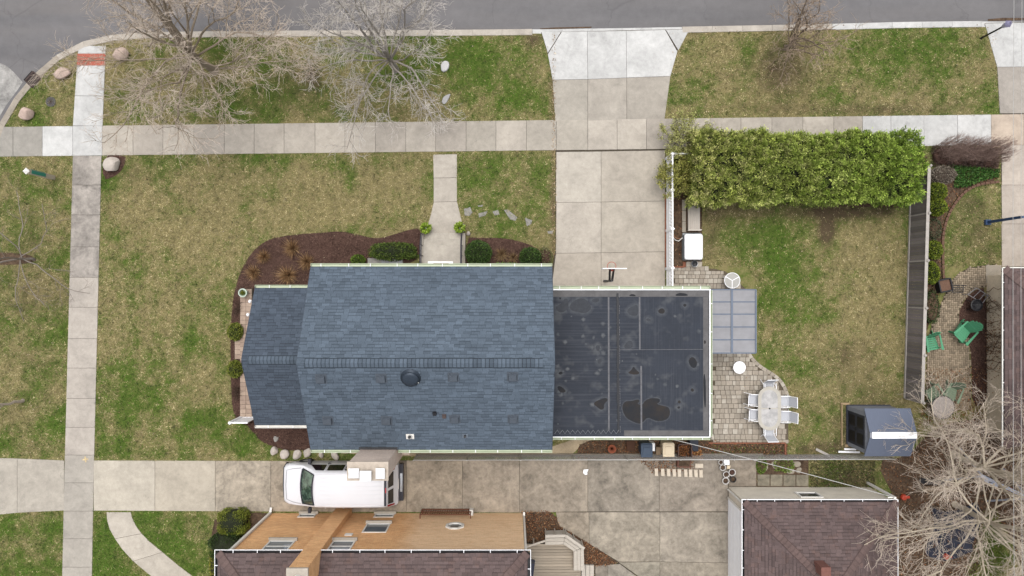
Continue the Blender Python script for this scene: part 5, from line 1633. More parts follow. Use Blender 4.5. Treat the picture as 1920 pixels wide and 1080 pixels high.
# ======================================================= fences
# ---- white picket fence beside the driveway
pfn = empty('picket_fence', W(1249, 415), 'white vinyl picket fence with open top along the driveway', 'fence')
FX = WX(1250)
ya, yb = WY(298), WY(543)
pick = None
L = ya - yb; n_p = 40; pit = L / n_p
def fence_run(p0, p1, n_):
    p0, p1 = Vector(p0), Vector(p1)
    d = (p1 - p0).normalized()
    for z, h, w_ in ((.10, .09, .05), (.74, .09, .05), (1.27, .08, .075)):
        MB().bar(p0 + Vector((0, 0, z)), p1 + Vector((0, 0, z)), w_, h).build('rail', WHITE, pfn)
    me1 = None
    for k in range(n_):
        p = p0.lerp(p1, (k + .5) / n_)
        m = MB(); m.bar(p + Vector((0, 0, .02)), p + Vector((0, 0, .835)), .022, pit * .80 if abs(d.y) > .5 else .022, up=(0, 1, 0)) if False else None
        m = MB()
        hx, hy = (.011, pit * .475) if abs(d.y) > .5 else (pit * .475, .011)
        m.bbox(p.x - hx, p.x + hx, p.y - hy, p.y + hy, .02, .694)
        hx2, hy2 = (.014, pit * .25) if abs(d.y) > .5 else (pit * .25, .014)
        m.bbox(p.x - hx2, p.x + hx2, p.y - hy2 + pit * 0, p.y + hy2, .786, 1.229)
        m.build('picket', WHITE, pfn)
fence_run((FX, ya, 0), (FX, yb, 0), n_p)
fence_run((FX + .08, ya + .02, 0), (WX(1300), ya + .02, 0), 8)
for y_ in (ya, WY(363), WY(433), WY(504), yb):
    m = MB(); m.bbox(FX - .065, FX + .065, y_ - .065, y_ + .065, 0, 1.33); m.lathe((FX, y_, 1.33), [(.11, 0), (.11, .02), (.04, .06), (.001, .065)], 4); m.build('post', WHITE, pfn)
m = MB(); x_ = WX(1301); m.bbox(x_ - .06, x_ + .06, ya - .04, ya + .08, 0, 1.33); m.build('post', WHITE, pfn)
# brick edging at the fence foot and around the soil strip
RB = pm('red_brick', C(148, 96, 74), .9, .2, 9)
ee = empty('brick_edging', W(1247, 450), 'row of red edging bricks at the foot of the picket fence', 'edging')
for k in range(18):
    y_ = 362 + k * 7.8
    MB().prism([(WX(1246.2), WY(y_ + 7.2)), (WX(1248.6), WY(y_ + 7.2)), (WX(1248.6), WY(y_)), (WX(1246.2), WY(y_))], 0, .07 + rnd.uniform(-.01, .01), bevel=.006).build('brick', RB, ee)
ee = empty('brick_edging', W(1272, 500), 'red edging bricks between the soil strip and the paved patio', 'edging')
for k in range(4):
    MB().prism([(WX(1260 + k * 5.6), WY(502)), (WX(1265.2 + k * 5.6), WY(502)), (WX(1265.2 + k * 5.6), WY(499)), (WX(1260 + k * 5.6), WY(499))], 0, .09, bevel=.006).build('brick', RB, ee)
MB().prism(PT([(1279.5, 491), (1285, 491), (1285, 501), (1279.5, 501)]), 0, .10, bevel=.008).build('brick', RB, ee)
ee = empty('brick_edging', W(1400, 831), 'long red edging border along the foot of the patio', 'edging')
for k in range(15):
    xa_ = 1328 + k * 9.6
    MB().prism(PT([(xa_, 829), (xa_ + 9.2, 829 + .0), (xa_ + 9.2, 831.5), (xa_, 831.5)]), 0, .10 + rnd.uniform(-.012, .012), bevel=.006).build('brick', RB, ee)
for k in range(3):
    MB().prism(PT([(1470, 832 + k * 7), (1473, 832 + k * 7), (1473, 838.4 + k * 7), (1470, 838.4 + k * 7)]), 0, .10, bevel=.006).build('brick', RB, ee)

# ---- wooden privacy fence
wf = empty('board_fence', (19.8, 0, 0), 'weathered dark board fence between the two back yards', 'fence')
OLDW = pm('old_fence_wood', C(138, 130, 127), .9, .22, 5, 45, stretch=(14, 14, .8), objcol=True)
CAPW = pm('fence_cap_wood', C(188, 181, 173), .85, .15, 6)
f0, f1 = Vector((19.95, 5.85, 0)), Vector((19.62, -5.5, 0))
nbd = 80
for k in range(nbd):
    p, q = f0.lerp(f1, k / nbd), f0.lerp(f1, (k + .94) / nbd)
    hgt = 1.50 + rnd.uniform(-.015, .015)
    m = MB(); j = rnd.uniform(-.006, .006)
    m.bar(p.lerp(q, .5) + Vector((j, 0, .04)), p.lerp(q, .5) + Vector((j, 0, hgt)), .02, (q - p).length, up=(0, 1, 0)) if False else m.bbox(p.x - .011 + j, p.x + .011 + j, q.y, p.y, .04, hgt)
    o = m.build('board', OLDW, wf); g_k = rnd.uniform(.72, 1.25); o.color = (g_k, g_k * rnd.uniform(.97, 1.02), g_k * rnd.uniform(.96, 1.04), 1)
MB().bar(f0 + Vector((0.01, 0, 1.54)), f1 + Vector((0.01, 0, 1.54)), .15, .035).build('cap_rail', CAPW, wf)
MB().bar(f0 + Vector((-.03, 0, .06)), f1 + Vector((-.03, 0, .06)), .04, .10).build('kick_board', CAPW, wf)
for k in range(6):
    p = f0.lerp(f1, k / 5)
    m = MB(); m.bbox(p.x + .015, p.x + .11, p.y - .05, p.y + .05, 0, 1.60); m.build('post', CAPW, wf)
    MB().lathe((p.x + .06, p.y, 1.60), [(.08, 0), (.08, .02), (.001, .06)], 4).build('post_cap', CAPW, wf)
    if k in (1, 2, 3): MB().bbox(p.x - .04, p.x - .012, p.y - .035, p.y + .035, .05, 1.5).build('batten', CAPW, wf)

# ---- chain link fence along the lower drive
cf = empty('chain_link_fence', W(1220, 852), 'galvanised chain link fence along the lower drive', 'fence')
GALV = pm('galvanised', C(204, 202, 198), .5, .12, 10, metal=.3)
cA, cB = Vector((WX(781), WY(853), 0)), Vector((WX(1655), WY(851.5), 0))
CH = 1.08
m = MB(); m.tube([cA + Vector((0, 0, CH)), cB + Vector((0, 0, CH))], .024, 8); m.build('top_rail', GALV, cf)
for k in range(10):
    p = cA.lerp(cB, k / 9); MB().tube([p, p + Vector((0, 0, CH + .06))], .03, 8).build('post', GALV, cf)
d = (cB - cA); Lf = d.length; d /= Lf
nw = int(Lf / .075); hgt = CH - .05
V = []; Fc = []
w_ = .0035
for k in range(-int(hgt / .075), nw):
    for s in (0, 1):
        t0, t1 = k * .075, k * .075 + hgt
        z0, z1 = (.03, .03 + hgt) if s == 0 else (.03 + hgt, .03)
        if t0 < 0: z0 += (z1 - z0) * (-t0 / (t1 - t0)); t0 = 0
        if t1 > Lf: z1 = z0 + (z1 - z0) * ((Lf - t0) / (t1 - t0)); t1 = Lf
        if t1 - t0 < .05: continue
        a, b = cA + d * t0 + Vector((0, 0, z0)), cA + d * t1 + Vector((0, 0, z1))
        i = len(V)
        for p in (a, b):
            for off in ((0, w_, w_), (0, -w_, w_ * .2), (0, 0, -w_)):
                V.append(tuple(p + Vector(off)))
        for k2 in range(3): Fc.append((i + k2, i + (k2 + 1) % 3, i + 3 + (k2 + 1) % 3, i + 3 + k2))
mw = np_mesh('wire_mesh', np.array(V), np.array(Fc), None, GALV, cf); mw['kind'] = 'stuff'
# low concrete edging under the fence
tag(MB().prism([(cA.x, cA.y - .07), (cB.x - 6, cB.y - .09), (cB.x - 6, cB.y + .05), (cA.x, cA.y + .07)], 0, .10, bevel=.01).build('fence_kerb', pm('kerb_dark', C(140, 132, 120), .9, .2, 5)), 'low grey concrete footing under the chain link fence', 'footing')
# loose edging on the lawn beyond
tag(MB().bar(W(1530, 842, .06), W(1556, 855, .06), .12, .05).build('plank', CAPW), 'grey loose plank lying near the shed', 'plank')

# ======================================================= patio paving
PAV = [pm('paver_a', C(186, 175, 160), .9, .15, 9), pm('paver_b', C(176, 165, 150), .9, .15, 9), pm('paver_c', C(197, 188, 174), .9, .15, 9), pm('paver_d', C(172, 162, 148), .9, .16, 9)]
patio_px = [(1258, 500), (1290, 501), (1340, 504), (1360, 509), (1374, 518), (1385, 530), (1400, 543), (1416, 545), (1416, 663), (1406, 664), (1410, 675), (1425, 690), (1444, 700), (1462, 715), (1472, 735), (1478, 760), (1478, 828), (1332, 828), (1332, 545), (1258, 545)]
pp = PT(patio_px)
pt_o = MB().prism(pp, -.02, .012).build('patio', pm('paver_sand', C(104, 93, 78), .95, .3, 9))
tag(pt_o, 'tumbled stone paver patio behind the garage', None, None, 'structure')
um = MB(); um.prism([(-.5, -.5), (.5, -.5), (.5, .5), (-.5, .5)], -.5, .5, bevel=.05)
PAVM = []
for mt in PAV:
    o = um.build('paver', mt); PAVM.append(o.data); bpy.data.objects.remove(o)
ORIG[pt_o.name] = Vector((0, 0, 0))
rest = MB(); cnt = 0
y = WY(499)
while y > WY(829):
    rh = rnd.choice((.19, .24, .24, .27))
    x = WX(1256) + rnd.uniform(-.2, 0)
    while x < WX(1480):
        wd = rnd.choice((.17, .22, .24, .27, .32))
        c = np.array([[x + wd / 2, y - rh / 2], [x + .04, y - rh / 2], [x + wd - .04, y - rh / 2]])
        if inpoly(c, pp).all():
            px_, py_ = c[0][0] * F / H + 960, 540 - c[0][1] * F / H
            zt = .045 + rnd.uniform(-.004, .004)
            covered = (1328 < px_ < 1412 and 546 < py_ < 655) or px_ < 1330 and py_ > 541
            if covered or cnt >= 296:
                rest.box((x + wd / 2, y - rh / 2, zt / 2), (wd - .022, rh - .022, zt))
            else:
                subs = ((x, wd),)
                for xs, w2 in subs:
                    brick_obj(pt_o, 'paver', rnd.choice(PAVM), (xs + w2 / 2, y - rh / 2, zt / 2), (w2 - .02, rh - .02, zt), rnd.uniform(-.02, .02)); cnt += 1
        x += wd
    y -= rh
ro_ = rest.build('pavers_under_cover', PAV[1], pt_o); ro_['kind'] = 'stuff'
# curved edge course
ec = smooth_poly(PT([(1404, 664), (1412, 676), (1428, 690), (1446, 700), (1464, 714), (1474, 734), (1478, 752)]), 2, closed=False)
for p, q in zip(resample(ec, .24)[:-1], resample(ec, .24)[1:]):
    dd = q - p
    brick_obj(pt_o, 'edge_paver', rnd.choice(PAVM), ((p.x + q.x) / 2, (p.y + q.y) / 2, .03), (.22, .17, .07), math.atan2(dd.y, dd.x))

# ---- herringbone brick patio of the east yard
hb_px = [(1846, 497), (1878, 497), (1878, 535), (1850, 536), (1826, 544), (1806, 562), (1795, 592), (1800, 616), (1816, 640), (1820, 700), (1820, 770), (1736, 770), (1738, 640), (1750, 600), (1762, 575), (1775, 545), (1790, 520), (1812, 503)]
hp = PT(hb_px)
ho = tag(MB().prism(smooth_poly(hp, 1), -.02, .016).build('brick_patio', pm('patio_grout', C(78, 68, 56), .95, .3, 9)), 'herringbone brick patio in the right hand back yard', None, None, 'structure')
HARD.append(hp)
hm = MB(); bl, bw_ = .20, .10
for i in range(-10, 60):
    for j in range(-30, 80):
        # herringbone: pairs of bricks stepped on the diagonal
        bx_, by_ = WX(1735) + i * bl * 1.0 + (j % 4) * bw_, WY(772) + j * bw_
        for k, (cx_, cy_, w2, h2) in enumerate(((bx_ + bw_, by_ + bw_ / 2, bl, bw_),)):
            pass
def herring(mb, x0_, x1_, y0_, y1_, poly, z):
    nx_ = int((x1_ - x0_) / bw_) + 2; ny_ = int((y1_ - y0_) / bw_) + 2
    used = np.zeros((nx_, ny_), bool)
    C_ = []
    for jy in range(ny_):
        for ix in range(nx_):
            if used[ix, jy]: continue
            ph = (ix - jy) % 4
            if ph == 0:
                C_.append((ix, jy, 2, 1)); used[ix, jy] = True
                if ix + 1 < nx_: used[ix + 1, jy] = True
            elif ph == 3:
                C_.append((ix, jy, 1, 2)); used[ix, jy] = True
                if jy + 1 < ny_: used[ix, jy + 1] = True
            else:
                pass
    C_ = np.array(C_, float)
    ctr = np.column_stack([x0_ + (C_[:, 0] + C_[:, 2] / 2) * bw_, y0_ + (C_[:, 1] + C_[:, 3] / 2) * bw_])
    ok = inpoly(ctr, poly)
    for (cx_, cy_), (_, _, a, b) in zip(ctr[ok], C_[ok]):
        mb.cs = rnd.uniform(.7, 1.25)
        mb.box((cx_, cy_, z + rnd.uniform(-.003, .003)), (a * bw_ - .016, b * bw_ - .016, .06))
herring(hm, WX(1734), WX(1880), WY(772), WY(495), hp, .018)
hb_ = hm.build('paving_bricks', pm('patio_brick', C(160, 144, 122), .9, .16, 8, shade=True), ho, shade=True); hb_['kind'] = 'stuff'
o = slab(ho, [(1847, 497), (1877, 497), (1877, 530), (1848, 531)], C(170, 160, 144), z=.055); 
eb = empty('brick_border', W(1770, 440), 'curved row of brown edging stones along the shrub bed', 'edging')
ecb = smooth_poly(PT([(1872, 341), (1840, 344), (1812, 355), (1792, 376), (1775, 405), (1766, 440), (1766, 480), (1768, 525)]), 2, closed=False)
for p, q in zip(resample(ecb, .24)[:-1], resample(ecb, .24)[1:]):
    dd = q - p; m = MB(); m.box(((p.x + q.x) / 2, (p.y + q.y) / 2, .05), (.21, .12, .11), rz=math.atan2(dd.y, dd.x)); m.build('edging_stone', pm('brown_stone', C(116, 88, 72), .9, .25, 8), eb)

# ======================================================= round things: tables
def round_table(name, px, py, z, r, label, top, leg, rim=None, mesh=False, cat='table', group=None):
    p = W(px, py, z)
    t = empty(name, (p.x, p.y, .04), label, cat, group)
    m = MB(); m.lathe((p.x, p.y, 0), [(.001, z - .03), (r, z - .03), (r + .012, z - .015), (r, z), (.001, z)], 32); m.build('table_top', top, t)
    m = MB(); m.tube([(p.x + r * math.cos(a), p.y + r * math.sin(a), z) for a in np.linspace(0, 2 * math.pi, 33)], .016, 6, cap=False); m.build('rim', rim or leg, t)
    for k in range(3 if mesh else 4):
        a = 2 * math.pi * k / (3 if mesh else 4) + .5
        MB().tube([(p.x + r * .9 * math.cos(a), p.y + r * .9 * math.sin(a), .045), (p.x + r * .5 * math.cos(a), p.y + r * .5 * math.sin(a), z - .03)], .016, 6).build('leg', leg, t)
        if mesh: MB().bar((p.x, p.y, z + .004), (p.x + r * math.cos(a), p.y + r * math.sin(a), z + .004), .03, .008).build('spoke', leg, t)
    return t
MESHG = pm('mesh_grey', C(190, 188, 182), .6, .12, 60, 90)
round_table('mesh_table', 1373, 526, .55, .38, 'round pale mesh table at the corner of the patio cover', MESHG, WHITE, WHITE, True)
round_table('side_table', 1386.5, 689, .5, .295, 'plain white round side table on the stone patio', WHITE, WHITE)
GLT = pm('glass_top', C(150, 150, 132), .15, .15, 6, spec=.6)
round_table('glass_table', 1304.5, 370, .5, .30, 'small round glass table at the end of the garden bench', GLT, MESHG)
MOS = pm('mosaic_top', C(172, 162, 154), .8, .2, 12, 70)
round_table('patio_table', 1768, 764, .7, .56, 'round grey table under the bare tree by the fence', MOS, BLACK)

# ---- dining table
dt_ = empty('dining_table', W(1443, 767, .0), 'oval pale dining table with glass top on the patio', 'table')
TZ = .73
def stadium(cx, cy, w_, l_, n=14):
    r = w_ / 2; h = l_ / 2 - r
    return [(cx + r * math.cos(a), cy + h + r * math.sin(a)) for a in np.linspace(0, math.pi, n)] + [(cx + r * math.cos(a), cy - h + r * math.sin(a)) for a in np.linspace(math.pi, 2 * math.pi, n)]
tc = W(1443, 766, TZ)
FRM = pm('frame_beige', C(196, 190, 178), .5, .08, 6)
o_, i_ = stadium(tc.x, tc.y, 1.13, 2.16), stadium(tc.x, tc.y, .80, 1.82)
m = MB(); a = m.add([(x, y, TZ) for x, y in o_] + [(x, y, TZ) for x, y in i_] + [(x, y, TZ - .04) for x, y in o_]); n = len(o_)
for k in range(n):
    kk = (k + 1) % n; m.face((a + k, a + kk, a + n + kk, a + n + k)); m.face((a + 2 * n + k, a + 2 * n + kk, a + kk, a + k))
m.build('table_rim', FRM, dt_)
TG = NT('table_glass'); _n = TG.noise(2.5, 5, .65); TG.done(TG.mix(TG.ramp(_n, .4, .6), C(176, 174, 172), C(206, 203, 200)), .2, .6)
MB().prism(i_, TZ - .03, TZ - .006, bottom=True).build('table_top', TG.m, dt_)
MB().bar((tc.x - .4, tc.y, TZ - .002), (tc.x + .4, tc.y, TZ - .002), .05, .012).build('centre_bar', FRM, dt_)
MB().lathe((tc.x, tc.y, TZ), [(.045, .0), (.045, .012), (.02, .014), (.001, .004)], 12).build('umbrella_hole', BLACK, dt_)
for sx in (-1, 1):
    for sy in (-1, 1):
        MB().bar((tc.x + sx * .42, tc.y + sy * .75, .04), (tc.x + sx * .34, tc.y + sy * .62, TZ - .03), .06).build('leg', FRM, dt_)
# sling chairs (face +x locally)
SLING = pm('sling_fabric', C(206, 208, 214), .75, .08, 20, 120)
def sling_chair():
    r = empty('patio_chair', (0, 0, 0), 'x', 'chair', 'sling chairs around the dining table', local=True)
    m = MB(); pr = [(.22, .40), (-.18, .37), (-.26, .42), (-.46, 1.0)]
    for (xa, za), (xb, zb) in zip(pr[:-1], pr[1:]):
        m.quad((xa, -.22, za), (xa, .22, za), (xb, .22, zb), (xb, -.22, zb)); m.quad((xa, -.22, za - .012), (xa, .22, za - .012), (xb, .22, zb - .012), (xb, -.22, zb - .012))
    m.build('sling', SLING, r)
    for s in (-1, 1):
        y = s * .25
        MB().tube([(x, y, z) for x, z in pr], .018, 6).build('side_rail', WHITE, r)
        MB().tube([(.26, y * 1.1, .02), (.24, y * 1.1, .60), (.15, y * 1.12, .66), (-.25, y * 1.1, .64)], .018, 6).build('arm', WHITE, r)
        MB().tube([(-.10, y * 1.1, .63), (-.38, y * 1.1, .02)], .018, 6).build('leg', WHITE, r)
    m = MB(); m.tube([(.22, -.26, .40), (.22, .26, .40)], .018, 6); m.tube([(-.46, -.26, 1.0), (-.46, .26, 1.0)], .018, 6); m.build('cross_bar', WHITE, r)
    return r
chr_ = sling_chair()
spots = [(1413, 749, 0, 'upper sling chair on the left side of the dining table'), (1414, 777, 0, 'lower sling chair on the left side of the dining table'), (1468, 752, math.pi, 'upper sling chair on the right side of the dining table'), (1469, 780, math.pi, 'lower sling chair on the right side of the dining table'), (1441, 727, -math.pi / 2, 'sling chair at the upper end of the dining table'), (1441, 806, math.pi / 2 , 'cream sling chair at the lower end of the dining table')]
for i, (px, py, rz, lb) in enumerate(spots):
    o = chr_ if i == 0 else copy_tree(chr_)
    p = W(px, py, .4); o.location = (p.x, p.y, .045); o.rotation_euler = (0, 0, rz + rnd.uniform(-.06, .06)); o['label'] = lb

# ======================================================= adirondack chairs
GRN = pm('green_paint', C(86, 164, 122), .5, .06, 5, spec=.4)
def adirondack(GRN):
    r = empty('adirondack_chair', (0, 0, 0), 'x', 'chair', 'green adirondack chairs on the brick patio', local=True)
    for k in range(6):
        x_ = .30 - k * .105
        MB().box((x_, 0, .36 - k * .022), (.09, .52, .022), M=Matrix.Rotation(-.2, 3, 'Y').inverted() if False else Matrix.Rotation(.0, 3, 'Y')).build('seat_slat', GRN, r)
    for k in range(7):
        y_ = (k - 3) * .078; hgt = .82 - abs(k - 3) ** 2 * .022
        MB().bar((-.24, y_ * .92, .22), (-.24 - .42 * hgt, y_ * 1.12, .22 + hgt * .92), .07, .02, up=(1, 0, .45)).build('back_slat', GRN, r)
    for s in (-1, 1):
        MB().prism([(.38, s * .30), (.38, s * .42), (-.40, s * .36), (-.40, s * .30)], .56, .582, bevel=.004, bottom=True).build('arm', GRN, r)
        MB().bar((.28, s * .31, .0), (.28, s * .31, .56), .025, .12, up=(0, 1, 0)).build('leg', GRN, r)
        MB().bar((.34, s * .27, .36), (-.55, s * .27, .04), .025, .12).build('side_rail', GRN, r)
        MB().bar((-.36, s * .31, .10), (-.36, s * .31, .56), .025, .08, up=(0, 1, 0)).build('rear_post', GRN, r)
    MB().bar((-.40, -.32, .55), (-.40, .32, .55), .03, .06).build('back_rail', GRN, r)
    return r
ac = adirondack(GRN); ac2 = adirondack(pm('weathered_sage', C(132, 148, 124), .8, .15, 6))
for i, (px, py, deg, lb, k) in enumerate(((1746, 643, -80, 'smaller looking green adirondack chair close to the board fence', 1), (1804, 624, -145 + 10, 'large green adirondack chair beside the dark mulch', 1.12), (1749, 738, -60, 'faded green adirondack chair left of the round grey table top', 1), (1783, 736, -115, 'faded green adirondack chair right of the round grey table top', 1))):
    o = (ac, None, ac2, None)[i] or copy_tree((ac, ac, ac2, ac2)[i])
    p = W(px, py, .35); o.location = (p.x, p.y, .05); o.rotation_euler = (0, 0, R(deg)); o.scale = (k, k, k); o['label'] = lb

# ======================================================= bench and outdoor unit behind the picket fence
gb = empty('garden_bench', W(1300, 406), 'beige slatted two seat garden bench behind the picket fence', 'bench')
BEI = pm('bench_beige', C(206, 196, 184), .6, .08, 8, stretch=(8, 1, 1))
for k in range(6):
    xa_ = WX(1291 + k * 3.6, .45)
    MB().bbox(xa_, xa_ + .088, WY(430, .45), WY(383, .45), .43, .455).build('seat_slat', BEI, gb)
for k in range(3):
    MB().bar((WX(1290.5, .6) - .02 * k, WY(430, .5), .56 + k * .12), (WX(1290.5, .6) - .02 * k, WY(383, .5), .56 + k * .12), .02, .09).build('back_slat', BEI, gb)
for y_ in (381.5, 431.5):
    m = MB(); m.bar((WX(1290, .6), WY(y_, .5), .64), (WX(1314, .6), WY(y_, .5), .64), .08, .03); m.build('armrest', BEI, gb)
    for xx in (1291, 1312): MB().bar((WX(xx, .3), WY(y_, .3), 0.01), (WX(xx, .3), WY(y_, .3), .63), .05).build('leg', BEI, gb)
pl = empty('stone_edging', W(1282, 405), 'row of pale edging slabs left of the garden bench', 'edging')
for k in range(3):
    MB().prism(PT([(1278.5, 375 + k * 20.4), (1285.5, 375 + k * 20.4), (1285.5, 394.6 + k * 20.4), (1278.5, 394.6 + k * 20.4)]), 0, .09, bevel=.01).build('edging_slab', pm('edge_slab', C(190, 180, 164), .9, .16, 6), pl)
un = empty('heat_pump', W(1298, 463), 'grey outdoor unit under a rounded white cover behind the fence', 'outdoor unit')
MB().prism(PT([(1279, 437), (1314, 437), (1314, 488), (1279, 488)]), 0, .10, bevel=.015).build('base_pad', pm('pad_grey', C(176, 180, 182), .8, .12), un)
cx_, cy_ = WX(1299, .6), WY(463, .6)
MB().prism([(cx_ - .42, cy_ - .60), (cx_ + .40, cy_ - .60), (cx_ + .40, cy_ + .60), (cx_ - .42, cy_ + .60)], .10, .62).build('cabinet', pm('unit_grey', C(150, 156, 160), .6, .1), un)
def rrect(cx, cy, w_, l_, r, n=6):
    out = []
    for sx, sy, a0 in ((1, 1, 0), (-1, 1, 90), (-1, -1, 180), (1, -1, 270)):
        for k in range(n): 
            a = R(a0 + 90 * k / (n - 1)); out.append((cx + sx * (w_ / 2 - r) + r * math.cos(a), cy + sy * (l_ / 2 - r) + r * math.sin(a)))
    return out
m = MB()
lay = [(.86, 1.22, .08, .60), (.90, 1.26, .10, .66), (.88, 1.24, .12, .72), (.78, 1.14, .16, .76), (.55, .9, .2, .775), (.2, .4, .09, .78)]
rg = [m.add([(x, y, z) for x, y in rrect(cx_ + .02, cy_, a, b, r)]) for a, b, r, z in lay]; nn = 24
for a, b in zip(rg[:-1], rg[1:]):
    for k in range(nn): m.face((a + k, a + (k + 1) % nn, b + (k + 1) % nn, b + k))
m.face([rg[-1] + k for k in range(nn)]); m.build('cover', WHITE, un, smooth=True)
m = MB(); pts = [W(1280, 446, .4), W(1272, 452, .25), W(1266, 450, .12), W(1262, 445, .3), W(1259, 440, .5)]
m.tube(pts, .025, 6); m.build('hose', OFFW, un)
m = MB(); m.tube([W(1280, 448, .3), W(1270, 447, .15), W(1263, 444, .15)], .02, 6); m.build('pipe', pm('copper', C(170, 120, 90), .4), un)
fb = empty('fire_pot', W(1300, 495), 'small black round pot on flat stones below the outdoor unit', 'pot')
MB().lathe((WX(1299.5), WY(495), 0), [(.10, .09), (.14, .22), (.15, .32), (.125, .33), (.11, .25), (.001, .22)], 20).build('bowl', BLACK, fb)
MB().tube([(WX(1299.5) + .15 * math.cos(a), WY(495) + .15 * math.sin(a), .33) for a in np.linspace(0, 6.283, 25)], .012, 5, cap=False).build('rim', CHROME, fb)
pl2 = empty('stepping_stone', W(1300, 495), 'flat pale stones under the small black pot', 'stone')
MB().prism(PT([(1286, 491), (1298, 490), (1299, 500), (1286, 500)]), 0, .08, bevel=.015).build('stone', STONE, pl2)
MB().prism(PT([(1300, 490), (1316, 491), (1315, 500), (1306, 502), (1300, 500)]), 0, .08, bevel=.015).build('stone', STONE, pl2)
tag(MB().prism(PT([(1282, 537.5), (1290, 537.5), (1290, 541), (1282, 541)]), .04, .14, bevel=.01).build('watering_box', pm('dull_blue', C(84, 92, 116), .6)), 'small dull blue box by the garage wall at the patio', 'box')

# ======================================================= bins, pots and clutter by the chain link fence
def wheelie(px, py, label, bodym, lidm, hgt=1.05, wd=.56, dp=.62):
    p = W(px, py, hgt)
    r = empty('wheelie_bin', (p.x, p.y, .03), label, 'bin', 'wheeled bins by the chain link fence')
    m = MB(); m.box((p.x, p.y + .06, hgt / 2 - .02), (wd * .82, dp * .8, hgt - .10), taper=1.18); b = m.build('bin_body', bodym, r)
    m = MB(); m.prism([(p.x - wd / 2, p.y - dp / 2), (p.x + wd / 2, p.y - dp / 2), (p.x + wd / 2, p.y + dp / 2), (p.x - wd / 2, p.y + dp / 2)], hgt - .07, hgt - .02, bevel=.02, bottom=True)
    l = m.build('lid', lidm, r)
    MB().prism([(p.x - wd * .36, p.y - dp * .30), (p.x + wd * .36, p.y - dp * .30), (p.x + wd * .30, p.y + dp * .32), (p.x - wd * .30, p.y + dp * .32)], hgt - .02, hgt + .012, bevel=.015).build('lid_panel', lidm, l)
    MB().tube([(p.x - wd * .42, p.y + dp / 2 + .05, hgt - .06), (p.x + wd * .42, p.y + dp / 2 + .05, hgt - .06)], .018, 6).build('handle', bodym, r)
    for s in (-1, 1):
        m = MB(); m.lathe((0, 0, 0), [(.001, -.03), (.11, -.03), (.12, 0), (.11, .03), (.001, .03)], 16)
        m.v = [(p.x + s * wd * .38 + v[2], p.y + dp * .36 + v[0], .15 + v[1]) for v in m.v]; m.build('wheel', TYRE, r)
    return r
NB = pm('bin_navy', C(62, 78, 98), .5, .08, 5); CB = pm('bin_cream', C(230, 212, 182), .55, .06, 5)
wheelie(1213, 846, 'dark blue grey wheeled bin by the chain link fence', NB, NB)
wheelie(1254, 845, 'cream lidded wheeled bin by the chain link fence', CB, CB)
tag(MB().prism(PT([(1206, 830), (1228, 831), (1228, 846), (1224, 846)], .5), .03, .5, bevel=.02).build('white_tub', WHITE), 'white plastic tub tucked behind the dark blue bin', 'tub')
tag(MB().prism(PT([(1230, 838), (1239, 838), (1239, 853), (1230, 853)], .4), .03, .45, bevel=.01).build('crate', pm('crate_tan', C(140, 120, 98), .85, .2, 6)), 'small tan wooden crate between the two bins', 'crate')
tag(MB().prism(PT([(1174, 827), (1190, 826), (1191, 845), (1176, 846)], .15), .03, .18, bevel=.01).build('crate', pm('crate_dark', C(86, 58, 42), .85, .2, 6)), 'dark brown low crate left of the dark blue bin', 'crate')
bk = empty('leaf_basket', W(1284, 847), 'open brown yard cart full of dead leaves beside the cream bin', 'cart')
BRN = pm('cart_brown', C(104, 82, 74), .7, .15, 6)
cz_ = .6
m = MB(); m.tube([(*q, cz_) for q in rrect(WX(1284.5, cz_), WY(847, cz_), .66, .72, .1)] + [(*rrect(WX(1284.5, cz_), WY(847, cz_), .66, .72, .1)[0], cz_)], .025, 6, cap=False); m.build('rim', BRN, bk)
o_, i_ = rrect(WX(1284.5, cz_), WY(847, cz_), .66, .72, .1), rrect(WX(1284.5, cz_), WY(847, cz_), .55, .6, .1)
m = MB(); a = m.add([(x, y, cz_) for x, y in o_] + [(x, y, .08) for x, y in i_])
for k in range(24): m.face((a + k, a + (k + 1) % 24, a + 24 + (k + 1) % 24, a + 24 + k))
m.face([a + 24 + k for k in range(24)]); m.build('tub', BRN, bk)
P = scatter_in(i_, 380); V_, F_, T_ = leaves(np.column_stack([P, rng.uniform(.28, .45, 380)]), rand_dirs(380, -.1, .6), .1, .06, palette(380, [C(150, 98, 62), C(120, 78, 52), C(80, 58, 46), C(176, 124, 80)], .2))
lo_ = np_mesh('leaf_fill', V_, F_, T_, CHIP, bk); lo_['kind'] = 'stuff'
P = scatter_in(PT([(1296, 843), (1312, 843), (1314, 858), (1296, 859)]), 260); V_, F_, T_ = leaves(np.column_stack([P, rng.uniform(.05, .22, 260)]), rand_dirs(260, -.1, .6), .11, .07, palette(260, [C(176, 124, 76), C(150, 98, 62), C(198, 150, 100)], .2))
tag(np_mesh('leaf_pile', V_, F_, T_, CHIP), 'small heap of orange dead leaves beside the brown cart', None, None, 'stuff')
tag(MB().prism(PT([(1293, 821), (1309, 823), (1309, 846), (1300, 846), (1293, 832)], .5), .03, .55, bevel=.02).build('bag', pm('black_bag', C(42, 46, 58), .6, .2, 8)), 'black bag slumped at the corner of the garage', 'bag')
tr = empty('trough_planter', W(1284, 870), 'chestnut brown trough planter below the chain link fence', 'planter')
q = PT([(1271, 861), (1297, 861), (1294, 877), (1270, 876)], .35)
m = MB(); m.prism(q, .03, .35); m.build('trough', pm('planter_brown', C(112, 66, 50), .5, .12, 5), tr); MB().prism(inset(ccw(q), .05), .351, .36).build('soil', MATS['soil'], tr)
